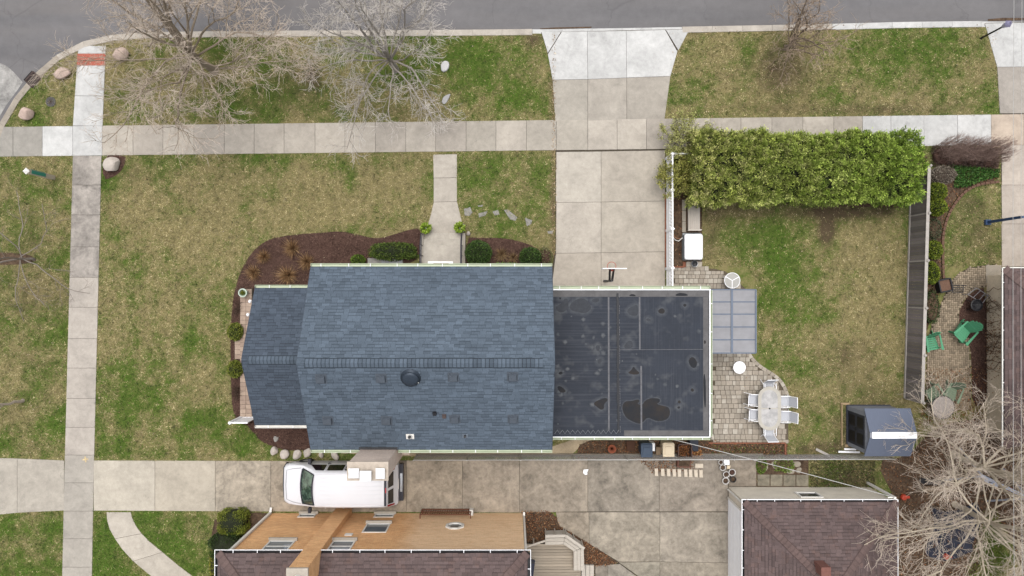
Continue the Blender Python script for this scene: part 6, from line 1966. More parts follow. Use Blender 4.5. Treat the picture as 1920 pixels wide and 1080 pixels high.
def pot(px, py, r, h, label, mat, cat='pot', fill=None, grp='plant pots beside the neighbour garage'):
    p = W(px, py, h)
    o = empty('plant_pot', (p.x, p.y, .03), label, cat, grp)
    MB().lathe((p.x, p.y, 0), [(.001, .035), (r * .72, .035), (r * .95, h - .06), (r * 1.03, h - .06), (r * 1.05, h), (r * .85, h), (r * .80, h - .10), (.001, h - .10)], 22).build('pot_body', mat, o, smooth=False)
    MB().lathe((p.x, p.y, 0), [(r * .82, h - .085), (r * .4, h - .07), (.001, h - .075)], 14).build('soil', fill or MATS['soil'], o)
    return o
WP = pm('pot_white', C(214, 210, 206), .6, .12, 8)
pot(1352, 867, .12, .25, 'small stoneware pot at the top left of the pot cluster', WP)
pot(1355.5, 877, .15, .28, 'grey pot with dead plant in the pot cluster', WP)
pot(1362, 890, .155, .32, 'white rimmed pot left of the largest pot', WP)
pot(1373, 886, .17, .36, 'largest white pot with reddish soil in the cluster', WP, fill=MATS['mulch'])
pot(1361, 902, .165, .33, 'white rimmed pot at the bottom of the cluster', WP)
pot(1375, 899, .15, .2, 'black nursery pot at the lower right of the cluster', BLACK)
tag(MB().prism(PT([(1357, 863), (1368, 863), (1368, 872), (1359, 872)], .3), .03, .3, bevel=.02, bottom=True).build('bucket', WHITE), 'square white tub at the top of the pot cluster', 'tub')
tag(MB().prism(PT([(1363, 873), (1370, 873), (1369, 880), (1363, 879)], .2), .03, .2, bevel=.015).build('bucket', CB), 'small cream block between the pots', 'block')
tc_ = pm('terracotta', C(164, 92, 64), .8, .12, 8)
p = W(1147.5, 842, .3); o = empty('terracotta_pot', (p.x, p.y, .03), 'stacked terracotta pots in the bed behind the garage', 'pot')
for k, r in enumerate((.20, .14, .08)):
    MB().lathe((p.x, p.y, 0), [(r * .8, .05), (r, .28 - k * .02), (r * 1.06, .28 - k * .02), (r * 1.06, .32 - k * .02), (r * .85, .32 - k * .02), (r * .7, .2), (.001, .2)], 20).build('pot_body', tc_, o)
# edging blocks on the drive
CRB = pm('cream_block', C(222, 208, 188), .85, .12, 8)
for k, x_ in enumerate((1226, 1238, 1249, 1259.5, 1269, 1281, 1290, 1300, 1309.5)):
    w2 = 6.4
    y_ = 877 + k * .35
    tag(MB().prism(PT([(x_, y_), (x_ + w2, y_), (x_ + w2 + .6, y_ + 14), (x_ + .6, y_ + 14)]), .03, .16, bevel=.015).build('edging_block', CRB), 'cream concrete block in the row on the lower drive, %s from the left' % ('first', 'second', 'third', 'fourth', 'fifth', 'sixth', 'seventh', 'eighth', 'ninth')[k], 'block', 'cream blocks in a row on the drive')
tag(MB().prism(PT([(1302, 868), (1317, 868), (1317, 876), (1302, 876)]), .03, .16, bevel=.015).build('edging_block', CRB), 'wide cream block set above the end of the block row', 'block')
# stepping slabs behind the garage
for k in range(4):
    x_ = 1420 + k * 24.2
    o = MB().prism(PT([(x_, 889.5 + k * .2), (x_ + 22.6, 889.5 + k * .2), (x_ + 22.6, 911.5), (x_, 911)]), 0, .045, bevel=.01).build('stepping_slab', MATS['old_concrete'])
    o.color = C(150, 142, 124); tag(o, 'grey square paving slab behind the garage, %s from the left' % ('first', 'second', 'third', 'fourth')[k], 'paving slab', 'paving slabs behind the garage')
def stone(name, pxpts, h, mat, label, cat='stone', group=None, sm=1, z0=0.0):
    p = smooth_poly(PT(pxpts), sm)
    m = MB(); p = ccw(p); q = inset(p, .03); n = len(p)
    i = m.add([(x, y, z0) for x, y in p] + [(x + rnd.uniform(-.01, .01), y + rnd.uniform(-.01, .01), z0 + h * .7) for x, y in p] + [(x, y, z0 + h + rnd.uniform(-.01, .01)) for x, y in q])
    for a in (0, n):
        for k in range(n): m.face((i + a + k, i + a + (k + 1) % n, i + a + n + (k + 1) % n, i + a + n + k))
    m.face([i + 2 * n + k for k in range(n)])
    return tag(m.build(name, mat), label, cat, group)
FLAG = pm('flagstone', C(166, 156, 140), .9, .2, 4, 30); FLG = pm('flag_grey', C(160, 156, 150), .9, .16, 5, 30)
for pts, lb in (([(1420, 867), (1438, 864), (1440, 882), (1424, 884)], 'leftmost flagstone in the weedy strip behind the garage'), ([(1444, 865), (1460, 864), (1466, 872), (1452, 882)], 'second flagstone in the weedy strip behind the garage'), ([(1482, 866), (1500, 864), (1502, 874), (1490, 876)], 'third flagstone in the weedy strip behind the garage'), ([(1474, 878), (1488, 877), (1490, 888), (1474, 888)], 'low flagstone touching the square slabs behind the garage'), ([(1493, 877), (1504, 876), (1500, 887), (1492, 886)], 'rightmost pale flagstone in the weedy strip')):
    stone('flagstone', pts, .05, FLAG, lb, 'stone', 'flagstones behind the garage')
# flagstones on the front lawn
for pts, lb in (([(870, 392), (882, 388), (886, 398), (880, 405), (871, 404)], 'leftmost square flagstone set in the front lawn'), ([(897, 400), (914, 396), (910, 404), (898, 408)], 'second flagstone from the walk in the front lawn'), ([(896, 385), (906, 384), (904, 388), (897, 388)], 'tiny flagstone above the others in the front lawn'), ([(923, 396), (934, 394), (937, 402), (928, 404)], 'third flagstone from the walk in the front lawn'), ([(945, 394), (952, 393), (970, 408), (966, 414), (956, 411)], 'long pale flagstone set in the front lawn'), ([(984, 408), (998, 413), (996, 420), (988, 424)], 'triangular flagstone set in the front lawn'), ([(1026, 434), (1038, 432), (1036, 438), (1028, 438)], 'small flagstone at the driveway edge of the lawn')):
    stone('flagstone', pts, .025, FLG, lb, 'stone', 'flagstones set in the front lawn', sm=0)
# two pale slabs under the middle tree
stone('pale_rock', [(826, 120), (836, 114), (843, 118), (841, 132), (828, 137)], .12, pm('white_rock', C(214, 212, 210), .8, .12, 6), 'whitish flat rock on the verge right of the bare tree', 'rock')
stone('pale_slab', [(830, 182), (843, 176), (845, 178), (836, 196), (828, 194)], .06, pm('grey_slab', C(186, 184, 182), .8, .12, 6), 'grey pointed slab on the verge near the sidewalk', 'stone')
# boulders
def boulder(px, py, rx, ry, h, rz, mat, label, seed):
    p = W(px, py, h * .5); r_ = random.Random(seed)
    bm = bmesh.new(); bmesh.ops.create_icosphere(bm, subdivisions=3, radius=1)
    off = [Vector((r_.uniform(-1, 1), r_.uniform(-1, 1), r_.uniform(-1, 1))).normalized() for _ in range(9)]; amp = [r_.uniform(.62, .86) for _ in off]
    for v in bm.verts:
        c = v.co.copy()
        for o_, a_ in zip(off, amp):
            d_ = c.dot(o_)
            if d_ > a_: c -= o_ * (d_ - a_) * .8
        c = c * (1 + .03 * math.sin(7 * c.x + seed) * math.cos(6 * c.y))
        v.co = Vector((c.x * rx, c.y * ry, c.z * h * .62 + h * .42))
    me = bpy.data.meshes.new('boulder'); bm.to_mesh(me); bm.free(); me.materials.append(mat)
    o = bpy.data.objects.new('boulder', me); link(o); o.location = (p.x, p.y, 0); o.rotation_euler = (0, 0, rz)
    return tag(o, label, 'boulder', 'granite boulders around the corner')
PINK = pm('pink_granite', C(208, 184, 170), .85, .16, 9, 60, bump=.4)
GRAN = pm('grey_granite', C(206, 195, 184), .85, .16, 9, 60, bump=.4)
boulder(115, 137, .43, .32, .4, .1, PINK, 'pale boulder between the drain and the corner ramp', 1)
boulder(47.5, 212, .38, .33, .5, .3, PINK, 'pink round boulder on the corner lawn by the kerb', 2)
boulder(225, 100, .40, .34, .45, 0, PINK, 'pink boulder right of the red warning panel', 3)
boulder(209, 308, .44, .40, .45, .6, GRAN, 'pale boulder in the mulch ring beside the walk', 4)
for i, (px, py, a, b) in enumerate(((514, 846, .2, .24), (533, 852, .26, .24), (556, 853, .27, .22), (576, 849, .26, .2), (602, 853, .2, .12), (628, 853, .3, .18))):
    boulder(px, py, a, b, .25, i * .4, GRAN, 'pale edging stone below the lower left bed, %s from the left' % ('first', 'second', 'third', 'fourth', 'fifth', 'sixth')[i], 10 + i)
boulder(878, 438, .11, .13, .25, 0, GRAN, 'small pale rock beside the front steps', 21)
boulder(436, 637 - 8, .1, .12, .15, 0, GRAN, 'small pale rock at the edge of the left bed', 22)
stone('splash_stone', [(513, 820), (517, 816), (520, 820), (523, 818), (522, 826), (516, 829), (514, 825)], .08, FLG, 'leaf shaped pale stone in the lower left mulch bed', 'stone')
# manhole
mhl = empty('utility_cover', W(95.5, 191), 'round dark iron utility cover in the corner lawn', 'manhole cover')
MB().lathe((WX(95.5), WY(191), 0), [(.001, .03), (.22, .03), (.25, .025), (.25, 0)], 24).build('cover', pm('iron_grey', C(92, 90, 90), .7, .2, 20), mhl)
for k in range(6):
    a = k * math.pi / 6; MB().bar((WX(95.5) - .19 * math.cos(a), WY(191) - .19 * math.sin(a), .034), (WX(95.5) + .19 * math.cos(a), WY(191) + .19 * math.sin(a), .034), .02, .01).build('rib', IRON, mhl)
# scrap of paper on the drive
m = MB(); q = PT([(1094, 880), (1103, 879), (1101, 885), (1101, 889), (1097, 890), (1093, 886)])
i = m.add([(x, y, .04 + rnd.uniform(0, .07)) for x, y in q] + [(WX(1098), WY(885), .10)])
for k in range(6): m.tri(m.v[i + k], m.v[i + (k + 1) % 6], m.v[i + 6])
tag(m.build('paper_scrap', WHITE), 'crumpled white paper lying on the back drive', 'paper')

# ======================================================= poles, hoops and signs
bb = empty('basketball_hoop', W(1146, 527), 'basketball hoop on a dark post in front of the garage', 'basketball hoop')
bp = W(1140, 527, .02)
bxp = WX(1136)
MB().bbox(WX(1131), WX(1138), WY(529), WY(525), .032, .08).build('base', BLACK, bb)
MB().tube([(bxp - .06, WY(527.5), .05), (bxp - .06, WY(527.5), 2.5)], .05, 10).build('pole', BLACK, bb)
zb = 3.0
for s in (-1, 1):
    MB().bar((bxp - .06 + s * .06, WY(527, 2.4), 2.4), (WX(1147.5, zb) + s * .09, WY(504, zb), zb + .1), .045).build('arm', BLACK, bb)
    MB().bar((bxp - .06 + s * .06, WY(526, 1.8), 2.0), (WX(1147.5, zb) + s * .09, WY(504, zb), zb - .2), .045).build('arm', BLACK, bb)
MB().bbox(WX(1128, zb), WX(1173, zb), WY(504.5, zb), WY(503, zb), zb - .3, zb + .4).build('backboard', WHITE, bb)
hc = Vector((WX(1147.5, zb), WY(497.5, zb), zb - .12))
m = MB(); m.tube([hc + Vector((.20 * math.cos(a), .20 * math.sin(a) - .04, 0)) for a in np.linspace(0, 6.2832, 25)], .012, 6, cap=False)
m.box(hc + Vector((0, -.22, 0)), (.16, .10, .06)); m.build('rim', pm('hoop_orange', C(190, 78, 50), .5), bb)
eb_ = empty('basketball_pole', W(1850, 417), 'navy blue basketball pole leaning over the right edge drive', 'basketball hoop')
NVP = pm('navy_pole', C(52, 76, 112), .45, .08, 5)
P0 = W(1850, 417); 
MB().bbox(P0.x - .14, P0.x + .14, P0.y - .13, P0.y + .13, 0, .14).build('base', NVP, eb_)
MB().bar(P0, P0 + Vector((.05, .03, 2.4)), .12).build('pole', NVP, eb_)
MB().bar(P0 + Vector((.05, .03, 2.35)), P0 + Vector((1.1, .07, 2.7)), .10, .14).build('arm', NVP, eb_)
MB().bar(P0 + Vector((1.1, -.55, 2.95)), P0 + Vector((1.1, .65, 2.95)), .04, .9).build('backboard', WHITE, eb_)
m = MB(); hc = P0 + Vector((1.4, .05, 2.7)); m.tube([hc + Vector((.22 * math.cos(a), .22 * math.sin(a), 0)) for a in np.linspace(0, 6.2832, 25)], .012, 6, cap=False); m.build('rim', MATS['hoop_orange'], eb_)
# street name post
ss = empty('street_sign', W(100, 333), 'tan wooden post with a teal street name blade', 'street sign')
P0 = W(100, 333)
MB().bar(P0, P0 + Vector((0, 0, 1.95)), .20).build('post', pm('sign_post', C(206, 194, 174), .8, .12, 5), ss)
MB().lathe(P0 + Vector((0, 0, 1.95)), [(.16, 0), (.16, .05), (.001, .14)], 4).build('post_cap', OFFW, ss)
TEAL = pm('sign_teal', C(52, 148, 128), .4)
MB().bar(P0 + Vector((.11, 0, .75)), P0 + Vector((.11, 0, 1.75)), .16, .025, up=(1, 0, 0)).build('name_blade', TEAL, ss)
MB().bar(P0 + Vector((0, .115, .75)), P0 + Vector((0, .115, 1.75)), .025, .16, up=(1, 0, 0)).build('name_blade', TEAL, ss)
# lamp post at the upper right
lp = empty('lamp_post', W(1839, 72), 'black garden lamp post with a glass lantern by the right hand drive', 'lamp post')
P0 = W(1839, 72)
MB().tube([P0, P0 + Vector((0, 0, .3)), P0 + Vector((0, 0, 1.55))], [.06, .045, .04], 10).build('pole', BLACK, lp)
MB().lathe(P0 + Vector((0, 0, 1.55)), [(.05, 0), (.09, .05), (.15, .38), (.001, .40)], 6).build('lantern_glass', pm('lantern_glass', C(196, 190, 216), .1, .1, spec=.7), lp)
MB().lathe(P0 + Vector((0, 0, 1.95)), [(.18, 0), (.12, .10), (.03, .18), (.03, .24), (.001, .26)], 6).build('lantern_cap', pm('lantern_cap', C(150, 146, 176), .4), lp)
# path lights by the porch
for (px, py, lb) in ((470, 565, 'upper white globe lamp at the edge of the brick porch'), (466, 590, 'lower white globe lamp at the edge of the brick porch')):
    p = W(px, py, .9); o = empty('porch_lamp', (p.x, p.y, .22), lb, 'lamp', 'globe lamps on the porch')
    MB().lathe((p.x, p.y, .98), [(.001, -.09), (.06, -.07), (.09, 0), (.06, .07), (.001, .09)], 14).build('globe', WHITE, o, smooth=True)
    MB().tube([(p.x, p.y, .22), (p.x, p.y, .9)], .015, 6).build('stem', BLACK, o)
# planter by the porch
p = W(457, 549, .5); o = empty('porch_planter', (p.x, p.y, .22), 'white rimmed round planter with a small plant on the porch', 'planter')
MB().lathe((p.x, p.y, 0), [(.13, .22), (.19, .62), (.215, .62), (.215, .66), (.165, .66), (.15, .56), (.001, .56)], 22).build('pot_body', pm('pale_green_pot', C(206, 222, 206), .5), o)
n = 160; P = np.column_stack([p.x + rng.normal(0, .06, n), p.y + rng.normal(0, .06, n), rng.uniform(.56, .66, n)])
np_mesh('foliage', *leaves(P, rand_dirs(n, .2, .9), .09, .035, palette(n, [C(120, 128, 48), C(96, 112, 40), C(150, 148, 60)])), LEAF, o)

# ======================================================= fire pit corner of the east yard
fp = empty('square_planter', W(1771, 535), 'black square planter box on the right hand patio', 'planter')
P0 = W(1771, 535, .3); 
for k in range(4):
    a = R(45 + 12 + 90 * k); b = a + R(90); r = .42
    MB().bar((P0.x + r * math.cos(a), P0.y + r * math.sin(a), .22), (P0.x + r * math.cos(b), P0.y + r * math.sin(b), .22), .06, .40).build('side', BLACK, fp)
MB().prism([(P0.x + .38 * math.cos(R(57 + 90 * k)), P0.y + .38 * math.sin(R(57 + 90 * k))) for k in range(4)], .05, .34).build('soil', pm('pot_soil', C(120, 92, 76), .95, .2, 9), fp)
ct = empty('garden_cart', W(1832, 550), 'grey tubular frame cart lying over the dark mulch', 'cart')
TUB = pm('tube_grey', C(150, 146, 148), .5, .1, 8, metal=.3)
q = [W(1815, 552, .5), W(1831, 540, .5), W(1853, 554, .5), W(1842, 569, .5)]
m = MB()
for k in range(4): m.tube([q[k], q[(k + 1) % 4]], .022, 6)
m.build('frame', TUB, ct)
for t0 in (.35, .72): MB().tube([q[0].lerp(q[3], t0), q[1].lerp(q[2], t0)], .018, 6).build('cross_bar', TUB, ct)
for a in q: MB().tube([a, Vector((a.x, a.y, .03))], .018, 6).build('leg', TUB, ct)
m = MB(); m.tube([W(1853, 552, .5), W(1857, 556, .55), W(1853, 560, .5)], .016, 6); m.build('handle', BLACK, ct)
kg = empty('kettle_grill', W(1829, 572), 'black kettle grill standing in the dark mulch', 'grill')
P0 = W(1829, 572, .5)
MB().lathe((P0.x, P0.y, 0), [(.001, .35), (.18, .38), (.28, .52), (.30, .62), (.26, .63), (.24, .55), (.001, .50)], 22).build('bowl', BLACK, kg)
for k in range(3):
    a = 2.1 * k; MB().tube([(P0.x + .3 * math.cos(a), P0.y + .3 * math.sin(a), .03), (P0.x + .15 * math.cos(a), P0.y + .15 * math.sin(a), .4)], .015, 6).build('leg', BLACK, kg)
MB().tube([(P0.x - .26, P0.y, .62), (P0.x + .26, P0.y, .62)], .01, 5).build('grate_bar', CHROME, kg)
pk = empty('slat_bench', W(1795, 540), 'thin dark slatted bench beside the square planter', 'bench')
for k in range(4):
    y_ = 534.5 + k * 4.4
    MB().bar(W(1784, y_, .4), W(1812 - k * 2.2, y_ + .6, .4), .035, .03).build('slat', BLACK, pk)
for x_ in (1786, 1806):
    MB().bar(W(x_, 534, .38), W(x_, 548, .38), .03).build('bearer', BLACK, pk)
    for y_ in (535, 547): MB().bar(W(x_, y_, .38), Vector((*W(x_, y_, .38).xy, .03)), .03).build('leg', BLACK, pk)

# ======================================================= swing set and toys under the trees
sg = empty('swing_set', W(1880, 912), 'swing set with a long white top beam under the bare trees', 'swing set')
SB = pm('swing_beam', C(196, 202, 218), .4, .06, 5); RD = pm('swing_red', C(196, 72, 48), .5)
a, b = W(1838, 891, 2.3), W(1932, 936, 2.3)
MB().bar(a, b, .14, .12).build('beam', SB, sg)
dv = (b - a).normalized(); sd = Vector((-dv.y, dv.x, 0))
for p in (a + dv * .1, b - dv * .1):
    for s in (-1, 1): MB().tube([p, Vector((p.x, p.y, 0)) + sd * s * .9], .045, 8).build('leg', SB, sg)
for t0 in (.62, .80):
    p = a.lerp(b, t0)
    for s in (-1, 1): MB().tube([p + dv * s * .2, p + dv * s * .2 - Vector((0, 0, 1.8))], .014, 5).build('chain', BLACK, sg)
    MB().box(p - Vector((0, 0, 1.8)), (.42, .2, .04), rz=math.atan2(dv.y, dv.x)).build('seat', pm('swing_seat', C(190, 196, 214), .5), sg)
    MB().box(p - Vector((0, 0, .1)), (.14, .14, .14)).build('hanger', RD, sg)
for px, py, lb in ((1692, 931, 'small orange toy beside the garage corner'), (1771, 1042, 'orange toy on the leaf litter under the trees')):
    m = MB(); p = W(px, py); m.lathe((p.x, p.y, 0), [(.10, .03), (.16, .10), (.13, .2), (.001, .22)], 10); m.box((p.x + .2, p.y, .08), (.2, .12, .1)); tag(m.build('toy', RD), lb, 'toy')
tb = empty('timber_bench', W(1742, 905), 'brown timber bench with planters under the bare tree', 'bench')
BRW = pm('bench_brown', C(150, 130, 108), .85, .2, 5)
for k in range(3): MB().bbox(WX(1722), WX(1772), WY(917 - k * 3.4), WY(914.4 - k * 3.4), .40, .44).build('seat_board', BRW, tb)
for x_ in (1724, 1770): MB().bbox(WX(x_) - .04, WX(x_) + .04, WY(916), WY(908), 0, .40).build('leg', BRW, tb)
for k, (x_, y_) in enumerate(((1726, 899), (1737, 901), (1749, 902), (1760, 903))):
    p = W(x_, y_); m = MB(); m.lathe((p.x, p.y, 0), [(.10, .02), (.15, .26), (.12, .26), (.11, .2), (.001, .2)], 14)
    tag(m.build('plant_pot', BLACK), 'dark pot behind the timber bench, %s from the left' % ('first', 'second', 'third', 'fourth')[k], 'pot', 'dark pots by the timber bench')
m = MB(); g = 14; pts = {}
for i in range(g):
    for j in range(g):
        u, v = i / (g - 1), j / (g - 1)
        p = W(1742 + 88 * u + 8 * math.sin(v * 5), 948 + 92 * v + 10 * math.sin(u * 4), 0); pts[i, j] = (p.x, p.y, .07 + .06 * math.sin(i * 1.9 + j) * math.cos(j * 1.6) + rnd.uniform(-.02, .03))
for i in range(g - 1):
    for j in range(g - 1): m.quad(pts[i, j], pts[i + 1, j], pts[i + 1, j + 1], pts[i, j + 1])
tag(m.build('tarp', pm('navy_tarp', C(46, 50, 66), .6, .25, 3, 14)), 'crumpled navy tarp spread under the bare trees', 'tarp')

# ======================================================= cables
def cable(name, a, b, sag, r, label):
    a, b = Vector(a), Vector(b)
    pts = [a.lerp(b, t) - Vector((0, 0, sag * 4 * t * (1 - t))) for t in np.linspace(0, 1, 24)]
    m = MB(); m.tube(pts, r, 5); return tag(m.build(name, GALV), label, 'cable')
cable('service_cable', (WX(1240, 2.9), gys - .03, 2.85), (WX(1626), WY(905), 2.52), .25, .018, 'sagging service cable from the garage wing to the white post')
up_ = []
for k, (y_, lb) in enumerate(((33, 'timber utility pole across the street'), (-32, 'timber utility pole behind the right hand house'))):
    u = empty('utility_pole', (20.5, y_, 0), lb, 'utility pole')
    MB().tube([(20.5, y_, 0), (20.5, y_, 8.2)], [.16, .11], 10).build('pole', CAPW, u)
    MB().bar((19.7, y_, 7.6), (21.3, y_, 7.6), .10, .12).build('cross_arm', CAPW, u)
for k, (x_, lb) in enumerate(((20.0, 'left overhead wire along the right edge'), (20.32, 'middle overhead wire along the right edge'), (20.75, 'right overhead wire along the right edge'))):
    cable('overhead_wire', (x_, 33, 7.66), (x_, -32, 7.66), .5, .009, lb)

# ------------------------------------------------------------------ VEGETATION
class Tubes:
    def __init__(s): s.V, s.Q, s.T, s.n = [], [], [], 0
    def tube(s, pts, r0, r1, sides, tint):
        k = len(pts)
        P = np.array(pts)
        T = np.gradient(P, axis=0); T /= np.linalg.norm(T, axis=1)[:, None] + 1e-9
        ref = np.array([0.3, 0.2, 1.0]) if abs(T[0, 2]) < .85 else np.array([1.0, .3, 0])
        A = np.cross(T, ref); A /= np.linalg.norm(A, axis=1)[:, None] + 1e-9
        B = np.cross(A, T)
        rr = np.linspace(r0, r1, k)[:, None, None]
        ang = np.arange(sides) * 2 * np.pi / sides
        ring = P[:, None] + rr * (A[:, None] * np.cos(ang)[None, :, None] + B[:, None] * np.sin(ang)[None, :, None])
        s.V.append(ring.reshape(-1, 3))
        i = np.arange(k - 1)[:, None] * sides; j = np.arange(sides)[None]
        jn = (j + 1) % sides
        q = np.stack([i + j, i + jn, i + sides + jn, i + sides + j], -1).reshape(-1, 4) + s.n
        s.Q.append(q); s.T.append(np.repeat(np.array(tint)[None], len(q), 0))
        s.n += k * sides
    def build(s, name, mat, parent):
        return np_mesh(name, np.concatenate(s.V), np.concatenate(s.Q), np.clip(np.concatenate(s.T), .01, 1), mat, parent, smooth=True)
BARK = colattr_mat('bark', .9, .1, fine=25)
def bare_tree(name, label, bx_, by_, height, spread, fork, seed, bark, twig, nl=10, lean=(0, 0), r0=.2, dens=1.0, up=.10, lim_ang=(.75, 1.25), l3=.8, thin=1.0, sides=(0, 2 * math.pi), cat='tree', group=None, leafbud=None):
    rs = random.Random(seed)
    root = empty(name, (bx_, by_, 0), label, cat, group)
    T1, T2 = Tubes(), Tubes()
    bark = np.array(bark[:3]); twig = np.array(twig[:3])
    def V3(x, y, z): return np.array([x, y, z], float)
    base = V3(bx_, by_, -.05)
    top = V3(bx_ + lean[0], by_ + lean[1], fork)
    trunk = [base + (top - base) * t + V3(rs.uniform(-.05, .05), rs.uniform(-.05, .05), 0) * (t > 0) for t in np.linspace(0, 1, 7)]
    T1.tube(trunk, r0, r0 * .72, 10, bark)
    T1.tube([base, base + (trunk[1] - base) * .6], r0 * 1.45, r0 * 1.0, 10, bark)
    def norm(v): return v / (math.sqrt(v @ v) + 1e-9)
    def path(p, d, L, n, wob, rise):
        pts = [p]; d = norm(d)
        for k in range(n):
            d = norm(d + V3(rs.gauss(0, wob), rs.gauss(0, wob), rs.gauss(0, wob) + rise))
            pts.append(pts[-1] + d * (L / n))
        return pts
    def at(pts, t):
        x = t * (len(pts) - 1); i = min(int(x), len(pts) - 2); f = x - i
        return pts[i] * (1 - f) + pts[i + 1] * f, norm(pts[i + 1] - pts[i])
    def side_dir(d, ang):
        r = norm(V3(rs.gauss(0, 1), rs.gauss(0, 1), rs.gauss(0, 1)))
        s_ = norm(np.cross(d, r))
        return d * math.cos(ang) + s_ * math.sin(ang)
    def kids(pts, L, level, r):
        if level == 2: step, lo, hi = .42 / dens, .25, 1.0
        elif level == 3: step, lo, hi = .20 / dens, .12, 1.0
        else: step, lo, hi = .13 / dens, .12, 1.0
        n = max(1, int(L * (hi - lo) / step))
        for k in range(n):
            t = lo + (hi - lo) * (k + rs.random()) / n
            p, d = at(pts, t)
            d2 = side_dir(d, rs.uniform(.45, .95))
            if level == 2:
                l2 = spread * rs.uniform(.28, .52) * (1.12 - .7 * t); q = path(p, d2, l2, 5, .2, up * .6)
                r2 = max(.012, r * (1 - t * .6) * .5) * thin
                T2.tube(q, r2, .008 * thin, 4, bark * rs.uniform(.85, 1.1)); kids(q, l2, 3, r2)
            elif level == 3:
                l3_ = l3 * rs.uniform(.45, 1.15) * (1.1 - .5 * t); q = path(p, d2, l3_, 3, .16, up * .5)
                T2.tube(q, .011 * thin, .006 * thin, 3, (bark * .4 + twig * .6) * rs.uniform(.85, 1.15)); kids(q, l3_, 4, .008)
            else:
                l4 = rs.uniform(.15, .5); q = path(p, d2, l4, 2, .2, 0)
                T2.tube(q, .0075 * thin, .004 * thin, 3, twig * rs.uniform(.8, 1.2))
    for k in range(nl):
        az = sides[0] + (sides[1] - sides[0]) * (k + rs.uniform(.1, .9)) / nl
        tz = rs.uniform(.35, 1.0)
        p = trunk[-1] * tz + trunk[3] * (1 - tz)
        an = rs.uniform(*lim_ang)
        d = V3(math.cos(az) * math.sin(an), math.sin(az) * math.sin(an), math.cos(an))
        L = spread * rs.uniform(.85, 1.2)
        pts = path(p, d, L, 10, .17, up)
        rr = r0 * rs.uniform(.26, .42)
        T1.tube(pts, rr, .014, 6, bark * rs.uniform(.9, 1.08))
        kids(pts, L, 2, rr)
    # leaders
    for k in range(max(2, nl // 3)):
        d = V3(rs.uniform(-.35, .35), rs.uniform(-.35, .35), 1)
        L = (height - fork) * rs.uniform(.8, 1.0)
        pts = path(trunk[-1], d, L, 9, .09, .03)
        T1.tube(pts, r0 * .55, .014, 6, bark); kids(pts, L, 2, r0 * .5)
    T1.build('trunk', BARK, root)
    T2.build('crown', BARK, root)
    return root
GREYB, GREYT = C(176, 164, 150), C(200, 188, 174)
p = W(402, 134); bare_tree('bare_tree', 'large bare tree on the verge near the corner', p.x, p.y, 9.8, 5.7, 2.4, 3, C(168, 153, 134), (.52, .435, .36, 1), 15, (-.2, .2), .17, 1.12, .02, (.8, 1.4), l3=.95, thin=.9)
p = W(742, 131); bare_tree('bare_tree', 'silvery bare tree on the verge left of the driveway', p.x, p.y, 8.4, 4.5, 2.0, 5, C(170, 162, 152), (.53, .485, .44, 1), 13, (0, 0), .14, 1.15, .02, (.8, 1.4), l3=.85, thin=.88)
p = W(1474, 89); bare_tree('bare_tree', 'small bare brown tree on the right hand verge', p.x, p.y, 5.6, 3.0, .5, 8, C(144, 128, 112), C(200, 177, 154), 12, (.1, .1), .10, 1.1, .07, (.3, 1.1), l3=.7, thin=.85)
p = W(1788, 852); bare_tree('bare_tree', 'big spreading bare tree behind the garden shed', p.x, p.y, 8.6, 5.7, 2.4, 14, C(214, 200, 178), (.50, .42, .35, 1), 14, (.2, -.2), .15, 1.1, .0, (.9, 1.5), l3=.95, thin=.82)
p = W(1790, 945); bare_tree('bare_tree', 'second spreading bare tree at the bottom right', p.x, p.y, 7.8, 7.0, 2.2, 17, C(214, 200, 178), (.50, .42, .35, 1), 13, (.3, -.2), .14, 1.05, .0, (.9, 1.5), l3=.95, thin=.88)
p = W(1905, 880); bare_tree('bare_tree', 'slender bare tree at the right edge behind the swing set', p.x, p.y, 7.4, 3.6, 2.2, 23, C(192, 180, 162), C(210, 194, 176), 9, (.2, 0), .16, .8, .03, (.6, 1.2), thin=1.3)
p = W(64, 487); bare_tree('birch_tree', 'white barked bare birch at the left edge', p.x, p.y, 7.5, 3.6, 1.0, 36, C(160, 150, 140), C(150, 136, 122), 8, (-.1, 0), .07, .8, .0, (1.0, 1.5), thin=.65)
p = W(43, 751); bare_tree('young_tree', 'thin pale trunked young tree at the left edge', p.x, p.y, 5.0, 1.5, 1.8, 33, C(200, 186, 170), C(176, 140, 114), 6, (-.15, 0), .075, .7, .12, (.5, 1.0), l3=.5, thin=1.0)

